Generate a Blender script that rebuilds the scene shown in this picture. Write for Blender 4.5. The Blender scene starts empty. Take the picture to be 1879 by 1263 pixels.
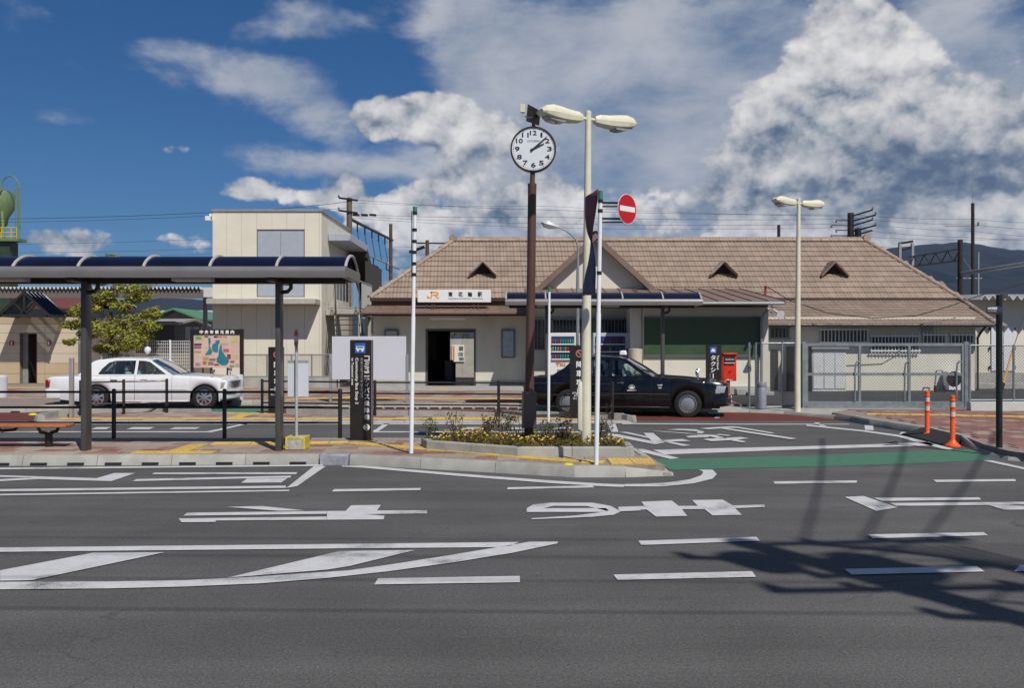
import bpy, bmesh, math, random
from mathutils import Vector, Matrix
random.seed(11)
R = math.radians
sc = bpy.context.scene
COL = sc.collection

# ------------------------------------------------------------------ camera
F, CX, CY, H = 1700.0, 939.5, 631.5, 1.7      # focal length in photo pixels, principal point, eye height
cam_d = bpy.data.cameras.new('camera'); cam = bpy.data.objects.new('camera', cam_d); COL.objects.link(cam)
cam.location = (0, 0, H); cam.rotation_euler = (R(90), 0, 0)
cam_d.sensor_width = 36.0; cam_d.lens = 36.0 * F / 1879.0
cam_d.clip_start = 0.05; cam_d.clip_end = 30000
sc.camera = cam
sc.view_settings.view_transform = 'Standard'; sc.view_settings.look = 'None'
sc.view_settings.gamma = 1.0; sc.view_settings.use_curve_mapping = False
sc.view_settings.exposure = -0.25
try:
    sc.cycles.max_bounces = 6; sc.cycles.transparent_max_bounces = 12
    sc.cycles.diffuse_bounces = 3; sc.cycles.glossy_bounces = 3; sc.cycles.volume_bounces = 0
    sc.cycles.use_denoising = True
    sc.cycles.sample_clamp_indirect = 6.0
except Exception:
    pass

# ------------------------------------------------------------------ sun
SUN_AZ, SUN_EL = 28.0, 50.0                    # degrees right of straight behind the camera; elevation
to_sun = Vector((math.sin(R(SUN_AZ)) * math.cos(R(SUN_EL)), -math.cos(R(SUN_AZ)) * math.cos(R(SUN_EL)), math.sin(R(SUN_EL))))
sun_d = bpy.data.lights.new('sun', 'SUN'); sun = bpy.data.objects.new('sun', sun_d); COL.objects.link(sun)
sun_d.energy = 5.0; sun_d.angle = R(0.53); sun_d.color = (1.0, 0.95, 0.87)
sun.rotation_euler = to_sun.to_track_quat('Z', 'Y').to_euler(); sun.location = (20, -30, 40)

# ------------------------------------------------------------------ sky with clouds (laid out by azimuth and elevation)
world = bpy.data.worlds.new('World'); sc.world = world; world.use_nodes = True
nt = world.node_tree; nt.nodes.clear()
class NG:
    """small helper for chaining nodes"""
    def __init__(s, tree): s.t = tree; s.n = tree.nodes; s.l = tree.links
    def put(s, sock, v):
        if hasattr(v, 'is_linked') or isinstance(v, bpy.types.NodeSocket): s.l.new(v, sock)
        elif isinstance(v, (int, float)) and sock.type in ('RGBA',): sock.default_value = (v, v, v, 1)
        elif isinstance(v, (int, float)) and sock.type == 'VECTOR': sock.default_value = (v, v, v)
        elif isinstance(v, (tuple, list)) and sock.type == 'RGBA': sock.default_value = tuple(v)[:3] + (1,)
        else: sock.default_value = v
    def m(s, op, a, b=0.0, c=None, clamp=False):
        n = s.n.new('ShaderNodeMath'); n.operation = op; n.use_clamp = clamp
        s.put(n.inputs[0], a); s.put(n.inputs[1], b)
        if c is not None: s.put(n.inputs[2], c)
        return n.outputs[0]
    def v(s, op, a, b=(0, 0, 0), out=0):
        n = s.n.new('ShaderNodeVectorMath'); n.operation = op
        s.put(n.inputs[0], a); s.put(n.inputs[1], b)
        return n.outputs['Value'] if op in ('DOT_PRODUCT', 'LENGTH') else n.outputs[0]
    def mix(s, f, a, b, kind='MIX'):
        n = s.n.new('ShaderNodeMix'); n.data_type = 'RGBA'; n.blend_type = kind
        s.put(n.inputs[0], f); s.put(n.inputs[6], a); s.put(n.inputs[7], b)
        return n.outputs[2]
    def ramp(s, f, lo, hi, a=0.0, b=1.0, smooth=True):
        n = s.n.new('ShaderNodeMapRange'); n.interpolation_type = 'SMOOTHSTEP' if smooth else 'LINEAR'; n.clamp = True
        s.put(n.inputs[0], f); s.put(n.inputs[1], lo); s.put(n.inputs[2], hi); s.put(n.inputs[3], a); s.put(n.inputs[4], b)
        return n.outputs[0]
    def noise(s, vec, scale, detail=6, rough=0.55, dist=0.0, dim='3D'):
        n = s.n.new('ShaderNodeTexNoise'); n.noise_dimensions = dim
        if vec is not None: s.put(n.inputs['Vector'], vec)
        n.inputs['Scale'].default_value = scale; n.inputs['Detail'].default_value = detail
        n.inputs['Roughness'].default_value = rough; n.inputs['Distortion'].default_value = dist
        return n.outputs['Fac']
def sky_world():
    g = NG(nt)
    tc = nt.nodes.new('ShaderNodeTexCoord')
    d = tc.outputs['Generated']
    sep = nt.nodes.new('ShaderNodeSeparateXYZ'); nt.links.new(d, sep.inputs[0])
    az = g.m('ARCTAN2', sep.outputs[0], sep.outputs[1])
    el = g.m('ARCSINE', sep.outputs[2])
    cmb = nt.nodes.new('ShaderNodeCombineXYZ'); g.put(cmb.inputs[0], az); g.put(cmb.inputs[1], el)
    uv = cmb.outputs[0]
    def AE(px, py):   # photo pixel -> azimuth, elevation
        x, y = (px - CX) / F, (CY - py) / F
        return math.atan(x), math.atan(y / math.sqrt(1 + x * x))
    def blobs(vec, lst):
        tot = None
        for (px, py, rx, ry, w) in lst:
            a, e = AE(px, py)
            q = g.v('MULTIPLY', g.v('SUBTRACT', vec, (a, e, 0)), (F / rx, F / ry, 0))
            r2 = g.v('DOT_PRODUCT', q, q)
            t = g.m('MAXIMUM', g.m('MULTIPLY_ADD', r2, -0.36, 1.0), 0.0); t = g.m('MULTIPLY', g.m('MULTIPLY', t, t), w)
            tot = t if tot is None else g.m('ADD', tot, t)
        return tot
    # nishita base
    sky = nt.nodes.new('ShaderNodeTexSky'); sky.sky_type = 'NISHITA'; sky.sun_disc = False
    sky.sun_elevation = R(SUN_EL); sky.sun_rotation = R(180 - SUN_AZ)
    sky.air_density = 1.0; sky.dust_density = 0.25; sky.ozone_density = 2.5; sky.altitude = 250
    tint = g.mix(g.ramp(el, 0.0, 0.34, smooth=False), (0.028, 0.042, 0.060), (0.020, 0.045, 0.070))
    base = g.mix(1.0, sky.outputs[0], tint, 'MULTIPLY')
    # cumulus: domain warped noise plus the heaps where they stand
    heaps = [(440, 345, 34, 24, .8), (492, 350, 44, 28, .95), (575, 366, 36, 16, .7), (628, 340, 42, 36, 1.05), (655, 380, 44, 36, .8), (738, 385, 46, 40, 1.05),
             (700, 205, 46, 32, .95), (672, 235, 46, 32, .65), (810, 195, 52, 34, 1.0), (765, 225, 90, 40, .8), (855, 235, 76, 50, .85), (905, 265, 100, 44, .65),
             (825, 330, 56, 28, .8), (985, 360, 80, 50, .85), (320, 275, 26, 12, .5), (120, 448, 80, 28, .95), (330, 437, 76, 12, .5), (365, 458, 50, 12, .55),
             (1515, 60, 70, 64, .9), (1590, 40, 64, 50, .95), (1658, 95, 56, 56, 1.0), (1555, 140, 110, 80, .8), (1500, 215, 140, 76, .7), (1640, 200, 110, 70, .75),
             (1748, 225, 80, 50, .95), (1700, 285, 110, 54, .75), (1830, 215, 80, 64, .7), (1382, 275, 70, 36, .85), (1600, 325, 200, 110, 1.1), (1480, 330, 150, 80, .6), (1410, 190, 110, 60, .55), (1835, 370, 110, 80, .75)]
    dark = [(1610, 315, 120, 70, 1.0), (1690, 350, 130, 60, .75), (1385, 350, 100, 54, .6), (930, 400, 50, 36, .8), (1560, 400, 160, 60, .55), (1480, 230, 110, 50, .3),
            (1640, 240, 80, 44, .35), (110, 430, 100, 9, .6), (1830, 330, 90, 70, .45), (830, 285, 160, 26, .45), (1250, 380, 140, 44, .3)]
    veil = [(440, 128, 150, 36, .7), (525, 165, 100, 42, .8), (605, 218, 84, 36, .85), (310, 92, 80, 20, .55), (575, 36, 95, 28, .95), (490, 60, 90, 18, .5),
            (850, 110, 90, 110, .8), (950, 60, 150, 70, .55), (1030, 215, 210, 105, 1.0), (1190, 110, 220, 90, .7), (1340, 195, 230, 115, .9), (1420, 60, 120, 70, .65), (1780, 110, 170, 70, .7),
            (1790, 320, 200, 130, .75), (1250, 330, 330, 110, .85), (580, 302, 110, 20, .7), (470, 275, 90, 18, .4), (100, 215, 56, 16, .45), (720, 310, 120, 40, .45)]
    wv = g.v('ADD', g.v('MULTIPLY', uv, (1.0, 1.25, 1)), (3.1, 7.7, 0.4))
    low = g.m('MULTIPLY', g.m('MULTIPLY', g.ramp(az, -0.20, -0.08), g.ramp(el, 0.205, 0.13)), 0.80)     # bank along the horizon
    B = g.m('MINIMUM', g.m('ADD', g.m('MULTIPLY', blobs(uv, heaps), 1.12), low), 1.25)
    nA = g.noise(wv, 15.0, 8, 0.54, 0.0, '2D')
    nB = g.noise(g.v('ADD', wv, (-0.007, 0.020, 0)), 15.0, 5, 0.55, 0.0, '2D')
    wn = nt.nodes.new('ShaderNodeTexNoise'); wn.noise_dimensions = '2D'; nt.links.new(wv, wn.inputs['Vector']); wn.inputs['Scale'].default_value = 30.0; wn.inputs['Detail'].default_value = 3.0
    vo = nt.nodes.new('ShaderNodeTexVoronoi'); vo.voronoi_dimensions = '2D'; vo.feature = 'F1'; vo.inputs['Scale'].default_value = 40.0; vo.inputs['Detail'].default_value = 1.6; vo.inputs['Roughness'].default_value = 0.6
    nt.links.new(g.v('ADD', wv, g.v('MULTIPLY', g.v('SUBTRACT', wn.outputs['Color'], (0.5, 0.5, 0.5)), (0.030, 0.030, 0))), vo.inputs['Vector'])
    cell = g.m('SUBTRACT', 0.36, vo.outputs['Distance'])
    D0 = g.m('ADD', g.m('ADD', B, g.m('MULTIPLY', g.m('SUBTRACT', nA, 0.5), 1.7)), g.m('MULTIPLY', cell, 0.30))
    puff = g.m('SUBTRACT', nA, nB)
    cov = g.ramp(D0, 0.38, 0.76)
    # veil: streaky stretched noise
    wq = g.v('ADD', g.v('MULTIPLY', g.v('ADD', uv, g.v('MULTIPLY', cmb.outputs[0], (0, 0, 0))), (1.0, 2.0, 1)), (1.2, 0.3, 2.0))
    nv = g.noise(wq, 6.5, 8, 0.60, 0.12, '2D')
    vcov = g.m('MULTIPLY', g.ramp(g.m('ADD', g.m('MINIMUM', g.m('ADD', blobs(uv, veil), g.ramp(az, -0.14, 0.02, 0.0, 0.50)), 1.2), g.m('MULTIPLY', g.m('SUBTRACT', nv, 0.5), 2.2)), 0.20, 1.10), 0.88)
    # elsewhere in the sky: broken cloud of the same kind
    far = g.ramp(g.m('ABSOLUTE', az), 0.56, 0.8)
    nO = g.noise(d, 3.0, 4, 0.6, 0.3)
    ocov = g.m('MULTIPLY', g.ramp(nO, 0.52, 0.68, 0.0, 0.30), g.m('MAXIMUM', far, g.ramp(el, 0.40, 0.6)))
    hor = g.ramp(el, -0.05, 0.02)
    dk = g.m('MINIMUM', blobs(uv, dark), 1.0)
    lit = g.m('ADD', g.m('ADD', g.m('MULTIPLY', puff, 1.5), g.m('MULTIPLY', cell, 0.20)), g.m('ADD', g.ramp(D0, 0.45, 1.30, 0.62, 0.76), g.m('MULTIPLY', g.m('SUBTRACT', g.noise(wv, 5.0, 3, 0.5, 0.0, '2D'), 0.5), 0.75)))
    lit = g.m('SUBTRACT', lit, g.m('MULTIPLY', dk, 0.40), clamp=True)
    r = nt.nodes.new('ShaderNodeValToRGB'); nt.links.new(lit, r.inputs[0])
    e = r.color_ramp.elements
    e[0].position = 0.0; e[0].color = (0.115, 0.17, 0.27, 1)
    e[1].position = 1.0; e[1].color = (0.92, 0.91, 0.90, 1)
    for p, c in ((0.22, (0.22, 0.275, 0.36, 1)), (0.45, (0.46, 0.49, 0.54, 1)), (0.7, (0.70, 0.70, 0.715, 1))):
        k = e.new(p); k.color = c
    vcol = g.mix(g.ramp(nv, 0.3, 0.75), (0.31, 0.375, 0.49), (0.60, 0.62, 0.67))
    c1 = g.mix(vcov, base, vcol)
    c1 = g.mix(ocov, c1, (0.45, 0.47, 0.5))
    c2 = g.mix(g.m('MULTIPLY', cov, hor), c1, r.outputs[0])
    bg = nt.nodes.new('ShaderNodeBackground'); nt.links.new(c2, bg.inputs[0]); bg.inputs[1].default_value = 1.0
    out = nt.nodes.new('ShaderNodeOutputWorld'); nt.links.new(bg.outputs[0], out.inputs[0])
sky_world()
try:
    world.cycles.sampling_method = 'NONE'
except Exception:
    pass

# ------------------------------------------------------------------ pixel helpers: a pixel is a direction, the depth comes from what it touches
def GP(px, py, z=0.0):
    Y = F * (H - z) / (py - CY); return ((px - CX) / F * Y, Y)
def YB(py, z=0.14): return F * (H - z) / (py - CY)
def XP(px, Y): return (px - CX) / F * Y
def ZP(py, Y): return H + (CY - py) / F * Y

# ------------------------------------------------------------------ mesh helpers
ORG = {}
def org(o): return ORG.get(o.name, Vector((0, 0, 0))) if o is not None else Vector((0, 0, 0))
def tag(o, label=None, cat=None, group=None, kind=None):
    if label: o['label'] = label
    if cat: o['category'] = cat
    if group: o['group'] = group
    if kind: o['kind'] = kind
    return o
def thing(name, label, cat, loc=(0, 0, 0), group=None, rz=0.0):
    o = bpy.data.objects.new(name, None); COL.objects.link(o)
    o.location = loc; o.rotation_euler = (0, 0, rz); o.empty_display_size = 0.2
    ORG[o.name] = Vector(loc)
    return tag(o, label, cat, group)
def link(name, me, parent=None, loc=None):
    o = bpy.data.objects.new(name, me); COL.objects.link(o)
    if parent is not None: o.parent = parent
    if loc is not None: o.location = Vector(loc) - org(parent)
    return o
class MB:
    def __init__(s): s.v = []; s.f = []
    def add(s, vs, fs):
        b = len(s.v); s.v += [tuple(p) for p in vs]; s.f += [tuple(i + b for i in f) for f in fs]; return s
    def box(s, x0, x1, y0, y1, z0, z1):
        return s.add([(x0, y0, z0), (x1, y0, z0), (x1, y1, z0), (x0, y1, z0), (x0, y0, z1), (x1, y0, z1), (x1, y1, z1), (x0, y1, z1)],
                     [(0, 3, 2, 1), (4, 5, 6, 7), (0, 1, 5, 4), (1, 2, 6, 5), (2, 3, 7, 6), (3, 0, 4, 7)])
    def quad(s, a, b, c, d): return s.add([a, b, c, d], [(0, 1, 2, 3)])
    def poly(s, pts): return s.add(pts, [tuple(range(len(pts)))])
    def prism(s, pts, z0, z1):      # pts counter-clockwise in plan
        n = len(pts)
        ar = sum(pts[i][0] * pts[(i + 1) % n][1] - pts[(i + 1) % n][0] * pts[i][1] for i in range(n))
        if ar < 0: pts = pts[::-1]
        vs = [(p[0], p[1], z0) for p in pts] + [(p[0], p[1], z1) for p in pts]
        fs = [tuple(range(n - 1, -1, -1)), tuple(range(n, 2 * n))] + [(i, (i + 1) % n, n + (i + 1) % n, n + i) for i in range(n)]
        return s.add(vs, fs)
    def slab(s, pts, d):            # pts: planar 3d loop, extruded by vector d
        n = len(pts); d = Vector(d); ps = [Vector(p) for p in pts]
        vs = ps + [p + d for p in ps]
        nor = Vector((0, 0, 0))
        for i in range(n): nor += ps[i].cross(ps[(i + 1) % n])
        fs = [tuple(range(n - 1, -1, -1)), tuple(range(n, 2 * n))] + [(i, (i + 1) % n, n + (i + 1) % n, n + i) for i in range(n)]
        if nor.dot(d) < 0: fs = [f[::-1] for f in fs]
        return s.add(vs, fs)
    def cyl(s, a, b, r0, r1=None, n=12, caps=True):
        r1 = r0 if r1 is None else r1
        a, b = Vector(a), Vector(b); w = (b - a).normalized()
        u = w.orthogonal().normalized(); t = w.cross(u)
        vs = []
        for p, r in ((a, r0), (b, r1)):
            for i in range(n):
                an = 2 * math.pi * i / n; vs.append(p + u * (r * math.cos(an)) + t * (r * math.sin(an)))
        fs = [(i, (i + 1) % n, n + (i + 1) % n, n + i) for i in range(n)]
        if caps: fs += [tuple(range(n - 1, -1, -1)), tuple(range(n, 2 * n))]
        return s.add(vs, fs)
    def tube(s, pts, r, n=8):
        ps = [Vector(p) for p in pts]; vs = []; fs = []
        ref = None
        for i, p in enumerate(ps):
            t = (ps[min(i + 1, len(ps) - 1)] - ps[max(i - 1, 0)]).normalized()
            if ref is None: ref = t.orthogonal().normalized()
            u = (ref - t * ref.dot(t)).normalized(); ref = u; w = t.cross(u)
            rr = r[i] if isinstance(r, (list, tuple)) else r
            for k in range(n):
                an = 2 * math.pi * k / n; vs.append(p + u * (rr * math.cos(an)) + w * (rr * math.sin(an)))
        for i in range(len(ps) - 1):
            for k in range(n):
                fs.append((i * n + k, i * n + (k + 1) % n, (i + 1) * n + (k + 1) % n, (i + 1) * n + k))
        fs += [tuple(range(n - 1, -1, -1)), tuple(range((len(ps) - 1) * n, len(ps) * n))]
        return s.add(vs, fs)
    def lathe(s, c, prof, n=20, axis='z'):       # prof: (radius, height)
        vs = []; fs = []; c = Vector(c)
        for (r, h) in prof:
            for k in range(n):
                an = 2 * math.pi * k / n; a, b = r * math.cos(an), r * math.sin(an)
                vs.append(c + (Vector((a, b, h)) if axis == 'z' else Vector((a, -h, b)) if axis == 'y' else Vector((h, a, b))))
        for i in range(len(prof) - 1):
            for k in range(n):
                fs.append((i * n + k, i * n + (k + 1) % n, (i + 1) * n + (k + 1) % n, (i + 1) * n + k))
        fs += [tuple(range(n - 1, -1, -1)), tuple(range((len(prof) - 1) * n, len(prof) * n))]
        return s.add(vs, fs)
    def extr(s, prof, x0, x1):                   # profile (y, z) extruded along x
        return s.slab([(x0, p[0], p[1]) for p in prof], (x1 - x0, 0, 0))
    def mesh(s, name, mat, bevel=0.0, smooth=None, off=Vector((0, 0, 0)), seg=1):
        me = bpy.data.meshes.new(name)
        me.from_pydata([(p[0] - off.x, p[1] - off.y, p[2] - off.z) for p in s.v], [], s.f)
        if bevel or smooth == 'fix':
            bm = bmesh.new(); bm.from_mesh(me)
            bmesh.ops.recalc_face_normals(bm, faces=bm.faces)
            if bevel:
                ed = [e for e in bm.edges if len(e.link_faces) == 2 and e.calc_face_angle(0) > 0.6]
                bmesh.ops.bevel(bm, geom=ed, offset=bevel, segments=seg, affect='EDGES', profile=0.6, clamp_overlap=True)
            bm.to_mesh(me); bm.free()
        if smooth is not False:
            me.polygons.foreach_set('use_smooth', [True] * len(me.polygons))
            me.set_sharp_from_angle(angle=smooth if isinstance(smooth, float) else 0.62)
        if mat is not None:
            for m_ in (mat if isinstance(mat, (list, tuple)) else [mat]): me.materials.append(m_)
        me.update()
        return me
    def build(s, name, mat, parent=None, bevel=0.0, smooth=None, local=False, seg=1):
        off = Vector((0, 0, 0)) if local else org(parent)
        o = bpy.data.objects.new(name, s.mesh(name, mat, bevel, smooth, off, seg)); COL.objects.link(o)
        if parent is not None:
            o.parent = parent; ORG[o.name] = off.copy()
        return o
def copy_tree(o, parent=None):
    c = o.copy(); COL.objects.link(c); c.parent = parent
    for ch in list(o.children): copy_tree(ch, c)
    return c

# ------------------------------------------------------------------ materials
MATS = {}
def mat(name, col, rough=0.6, metal=0.0, var=0.08, scale=6.0, bump=0.0, bscale=60.0, coat=0.0, spec=0.5, emit=None, dirt=0.0, island=0.0, detail=5, world=False):
    if name in MATS: return MATS[name]
    m = bpy.data.materials.new(name); m.use_nodes = True; MATS[name] = m
    t = m.node_tree; g = NG(t); b = t.nodes['Principled BSDF']
    b.inputs['Roughness'].default_value = rough; b.inputs['Metallic'].default_value = metal
    b.inputs['Coat Weight'].default_value = coat; b.inputs['Specular IOR Level'].default_value = spec
    tc = t.nodes.new('ShaderNodeTexCoord'); vec = tc.outputs['Object']
    if world: vec = t.nodes.new('ShaderNodeNewGeometry').outputs['Position']
    if var or dirt:
        n = g.noise(vec, scale, detail, 0.6)
        lo = tuple(c * (1 - var) for c in col); hi = tuple(min(1, c * (1 + var)) for c in col)
        c = g.mix(g.ramp(n, 0.3, 0.7), lo, hi)
        if dirt:
            n2 = g.noise(g.v('MULTIPLY', vec, (1, 1, 0.35)), scale * 0.6, 7, 0.65)
            c = g.mix(g.ramp(n2, 0.52, 0.75, 0.0, dirt), c, tuple(x * 0.45 for x in col))
        if island:
            geo = t.nodes.new('ShaderNodeNewGeometry'); oi = t.nodes.new('ShaderNodeObjectInfo')
            rnd = g.m('FRACT', g.m('ADD', geo.outputs['Random Per Island'], oi.outputs['Random']))
            k = g.m('ADD', 1.0 - island, g.m('MULTIPLY', rnd, 2 * island))
            kk = t.nodes.new('ShaderNodeCombineXYZ')
            for i in range(3): g.put(kk.inputs[i], k)
            c = g.mix(1.0, c, kk.outputs[0], 'MULTIPLY')
        t.links.new(c, b.inputs['Base Color'])
        rr = g.ramp(n, 0.25, 0.75, max(0.02, rough - 0.08), min(1, rough + 0.08))
        t.links.new(rr, b.inputs['Roughness'])
    else:
        b.inputs['Base Color'].default_value = tuple(col) + (1,)
    if bump:
        bn = t.nodes.new('ShaderNodeBump'); bn.inputs['Strength'].default_value = bump; bn.inputs['Distance'].default_value = 0.01
        t.links.new(g.noise(vec, bscale, 4, 0.6), bn.inputs['Height']); t.links.new(bn.outputs[0], b.inputs['Normal'])
    if emit:
        b.inputs['Emission Color'].default_value = tuple(emit[:3]) + (1,); b.inputs['Emission Strength'].default_value = emit[3]
    return m
def glass(name, tint, gloss=0.9, thick=0.25, rough=0.03):
    if name in MATS: return MATS[name]
    m = bpy.data.materials.new(name); m.use_nodes = True; MATS[name] = m
    t = m.node_tree; t.nodes.clear(); g = NG(t)
    tr = t.nodes.new('ShaderNodeBsdfTransparent'); tr.inputs[0].default_value = tuple(tint) + (1,)
    gl = t.nodes.new('ShaderNodeBsdfGlossy'); gl.inputs['Color'].default_value = (gloss, gloss, gloss, 1); gl.inputs['Roughness'].default_value = rough
    lw = t.nodes.new('ShaderNodeLayerWeight'); lw.inputs[0].default_value = thick
    f = g.m('ADD', g.m('MULTIPLY', lw.outputs['Fresnel'], 0.9), 0.03, clamp=True)
    mx = t.nodes.new('ShaderNodeMixShader'); t.links.new(f, mx.inputs[0]); t.links.new(tr.outputs[0], mx.inputs[1]); t.links.new(gl.outputs[0], mx.inputs[2])
    o = t.nodes.new('ShaderNodeOutputMaterial'); t.links.new(mx.outputs[0], o.inputs[0])
    return m

def asphalt_mat(name='asphalt', base=0.096, tintc=(1.03, 1.0, 0.98)):
    m = bpy.data.materials.new(name); m.use_nodes = True; MATS[name] = m
    t = m.node_tree; g = NG(t); b = t.nodes['Principled BSDF']
    tc = t.nodes.new('ShaderNodeTexCoord'); vec = tc.outputs['Object']
    n1 = g.noise(vec, 75.0, 4, 0.75); n2 = g.noise(vec, 0.55, 6, 0.6); n3 = g.noise(g.v('MULTIPLY', vec, (0.12, 1.6, 1)), 1.0, 5, 0.6)
    n4 = g.noise(vec, 34.0, 4, 0.65)
    k = g.m('MULTIPLY', g.ramp(n1, 0.30, 0.75, 0.45, 1.65, False), g.ramp(n2, 0.3, 0.7, 0.85, 1.13))
    k = g.m('MULTIPLY', k, g.ramp(n3, 0.35, 0.7, 0.86, 1.10))
    k = g.m('MULTIPLY', k, g.ramp(n4, 0.3, 0.7, 0.86, 1.14))
    # hairline cracks
    vo = t.nodes.new('ShaderNodeTexVoronoi'); vo.feature = 'DISTANCE_TO_EDGE'; vo.inputs['Scale'].default_value = 0.35
    t.links.new(g.v('ADD', vec, g.v('MULTIPLY', tuple((0, 0, 0)), (0, 0, 0))), vo.inputs['Vector'])
    wv = t.nodes.new('ShaderNodeTexNoise'); wv.inputs['Scale'].default_value = 1.6; wv.inputs['Detail'].default_value = 6; t.links.new(vec, wv.inputs['Vector'])
    t.links.new(g.v('ADD', vec, g.v('MULTIPLY', wv.outputs['Color'], (1.2, 1.2, 0))), vo.inputs['Vector'])
    crack = g.m('MULTIPLY', g.ramp(vo.outputs['Distance'], 0.0, 0.006, 1.0, 0.0), g.ramp(n2, 0.50, 0.62))
    k = g.m('MULTIPLY', k, g.m('SUBTRACT', 1.0, g.m('MULTIPLY', crack, 0.35)))
    # oil drips and dark spots
    sp = g.noise(vec, 2.3, 2, 0.4); k = g.m('MULTIPLY', k, g.ramp(sp, 0.70, 0.78, 1.0, 0.78))
    cc = t.nodes.new('ShaderNodeCombineXYZ')
    for i in range(3): g.put(cc.inputs[i], g.m('MULTIPLY', k, base * tintc[i]))
    t.links.new(cc.outputs[0], b.inputs['Base Color'])
    b.inputs['Roughness'].default_value = 0.88; b.inputs['Specular IOR Level'].default_value = 0.3
    bn = t.nodes.new('ShaderNodeBump'); bn.inputs['Strength'].default_value = 0.55; bn.inputs['Distance'].default_value = 0.006
    t.links.new(n1, bn.inputs['Height']); t.links.new(bn.outputs[0], b.inputs['Normal'])
    return m
def paint_mat(name, col, wear=0.5, under=(0.07, 0.07, 0.072), rough=0.7):
    m = bpy.data.materials.new(name); m.use_nodes = True; MATS[name] = m
    t = m.node_tree; g = NG(t); b = t.nodes['Principled BSDF']
    tc = t.nodes.new('ShaderNodeTexCoord'); vec = tc.outputs['Object']
    n1 = g.noise(vec, 95.0, 4, 0.75); n2 = g.noise(vec, 1.3, 6, 0.65); n3 = g.noise(vec, 7.0, 6, 0.7)
    f = g.ramp(g.m('ADD', g.m('MULTIPLY', n1, 0.45), g.m('MULTIPLY', n2, 0.75)), 0.62, 0.80, 0.0, wear)
    c = g.mix(g.ramp(n3, 0.3, 0.75), tuple(x * 0.84 for x in col), col)
    c = g.mix(f, c, under)
    t.links.new(c, b.inputs['Base Color']); b.inputs['Roughness'].default_value = rough; b.inputs['Specular IOR Level'].default_value = 0.3
    return m

asphalt = asphalt_mat()
lot = asphalt_mat('lot_asphalt', 0.052)
paintW = paint_mat('road_paint_white', (0.58, 0.58, 0.59), 0.9)
paintG = paint_mat('road_paint_green', (0.065, 0.185, 0.118), 0.9, (0.088, 0.105, 0.09))
paintR = paint_mat('road_paint_red', (0.155, 0.036, 0.026), 0.35)
M_kerb = mat('kerb_concrete', (0.335, 0.33, 0.30), 0.85, var=0.14, scale=3.0, bump=0.25, bscale=90, dirt=0.35, island=0.07)
M_conc = mat('concrete', (0.36, 0.355, 0.33), 0.85, var=0.12, scale=2.5, bump=0.2, bscale=70, dirt=0.35)
M_slot = mat('drain_dark', (0.012, 0.012, 0.012), 0.9, var=0)
M_joint = mat('paving_bed', (0.255, 0.20, 0.175), 0.9, var=0.2, scale=9)
M_cream = mat('cream_lamp_paint', (0.68, 0.65, 0.50), 0.45, var=0.05, scale=4)
M_white = mat('white_paint', (0.78, 0.79, 0.80), 0.4, var=0.04, scale=5)
M_black = mat('black_rail_paint', (0.016, 0.012, 0.011), 0.4, var=0.15, scale=5)
M_dkbrown = mat('dark_brown_steel', (0.030, 0.020, 0.017), 0.42, var=0.12, scale=4)
M_shpost = mat('shelter_grey_steel', (0.085, 0.078, 0.075), 0.38, metal=0.2, var=0.1, scale=3)
M_gutter = mat('gutter_grey_metal', (0.19, 0.18, 0.18), 0.42, metal=0.25, var=0.06, scale=2)
M_rib = mat('pale_rib_metal', (0.42, 0.40, 0.39), 0.45, var=0.05)
M_galv = mat('galvanised_steel', (0.235, 0.265, 0.28), 0.45, metal=0.35, var=0.12, scale=8)
M_grey = mat('grey_metal', (0.30, 0.31, 0.33), 0.5, metal=0.2, var=0.08)
M_wallc = mat('cream_render', (0.66, 0.63, 0.535), 0.9, var=0.05, scale=1.2, bump=0.12, bscale=120, dirt=0.26)
M_wallw = mat('white_render', (0.60, 0.575, 0.49), 0.9, var=0.06, scale=0.9, bump=0.12, bscale=110, dirt=0.30)
M_panel = mat('cream_cladding', (0.70, 0.655, 0.545), 0.6, var=0.03, scale=1.5, dirt=0.08)
M_tile = mat('brown_roof_tile', (0.292, 0.222, 0.175), 0.66, var=0.09, scale=1.6, island=0.085, dirt=0.30, world=True, detail=8)
M_ridge = mat('ridge_tile_clay', (0.315, 0.24, 0.19), 0.66, var=0.14, scale=3.0, island=0.14, dirt=0.25, world=True)
M_brmetal = mat('brown_sheet_metal', (0.20, 0.135, 0.105), 0.5, var=0.10, scale=2, dirt=0.2)
M_fascia = mat('maroon_fascia', (0.085, 0.042, 0.033), 0.6, var=0.15, scale=3)
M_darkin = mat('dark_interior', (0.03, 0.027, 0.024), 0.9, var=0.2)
M_win = mat('dark_window_glass', (0.012, 0.014, 0.017), 0.08, var=0.3, scale=1.5, spec=0.6)
M_signbk = mat('sign_black', (0.018, 0.015, 0.014), 0.35, var=0.1)
M_text = mat('sign_white', (0.78, 0.78, 0.76), 0.5, var=0)
M_textd = mat('sign_dark_text', (0.02, 0.02, 0.025), 0.5, var=0)
M_yellow = mat('tactile_yellow', (0.54, 0.36, 0.085), 0.75, var=0.14, scale=7, island=0.10, dirt=0.15)
M_tyre = mat('tyre_rubber', (0.012, 0.012, 0.012), 0.75, var=0.2, scale=20)
M_chrome = mat('chrome', (0.62, 0.62, 0.63), 0.14, metal=1.0, var=0)
M_wood = mat('weathered_pole_wood', (0.09, 0.055, 0.035), 0.85, var=0.25, scale=6, dirt=0.2)
M_cpole = mat('concrete_pole', (0.24, 0.23, 0.21), 0.85, var=0.1, scale=3)
M_wire = mat('cable_black', (0.015, 0.016, 0.018), 0.6, var=0)
M_navy = mat('navy_polycarbonate', (0.006, 0.007, 0.022), 0.22, var=0.25, scale=1.0, spec=0.22)
G_car = glass('car_glass', (0.60, 0.67, 0.66), .8)
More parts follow.
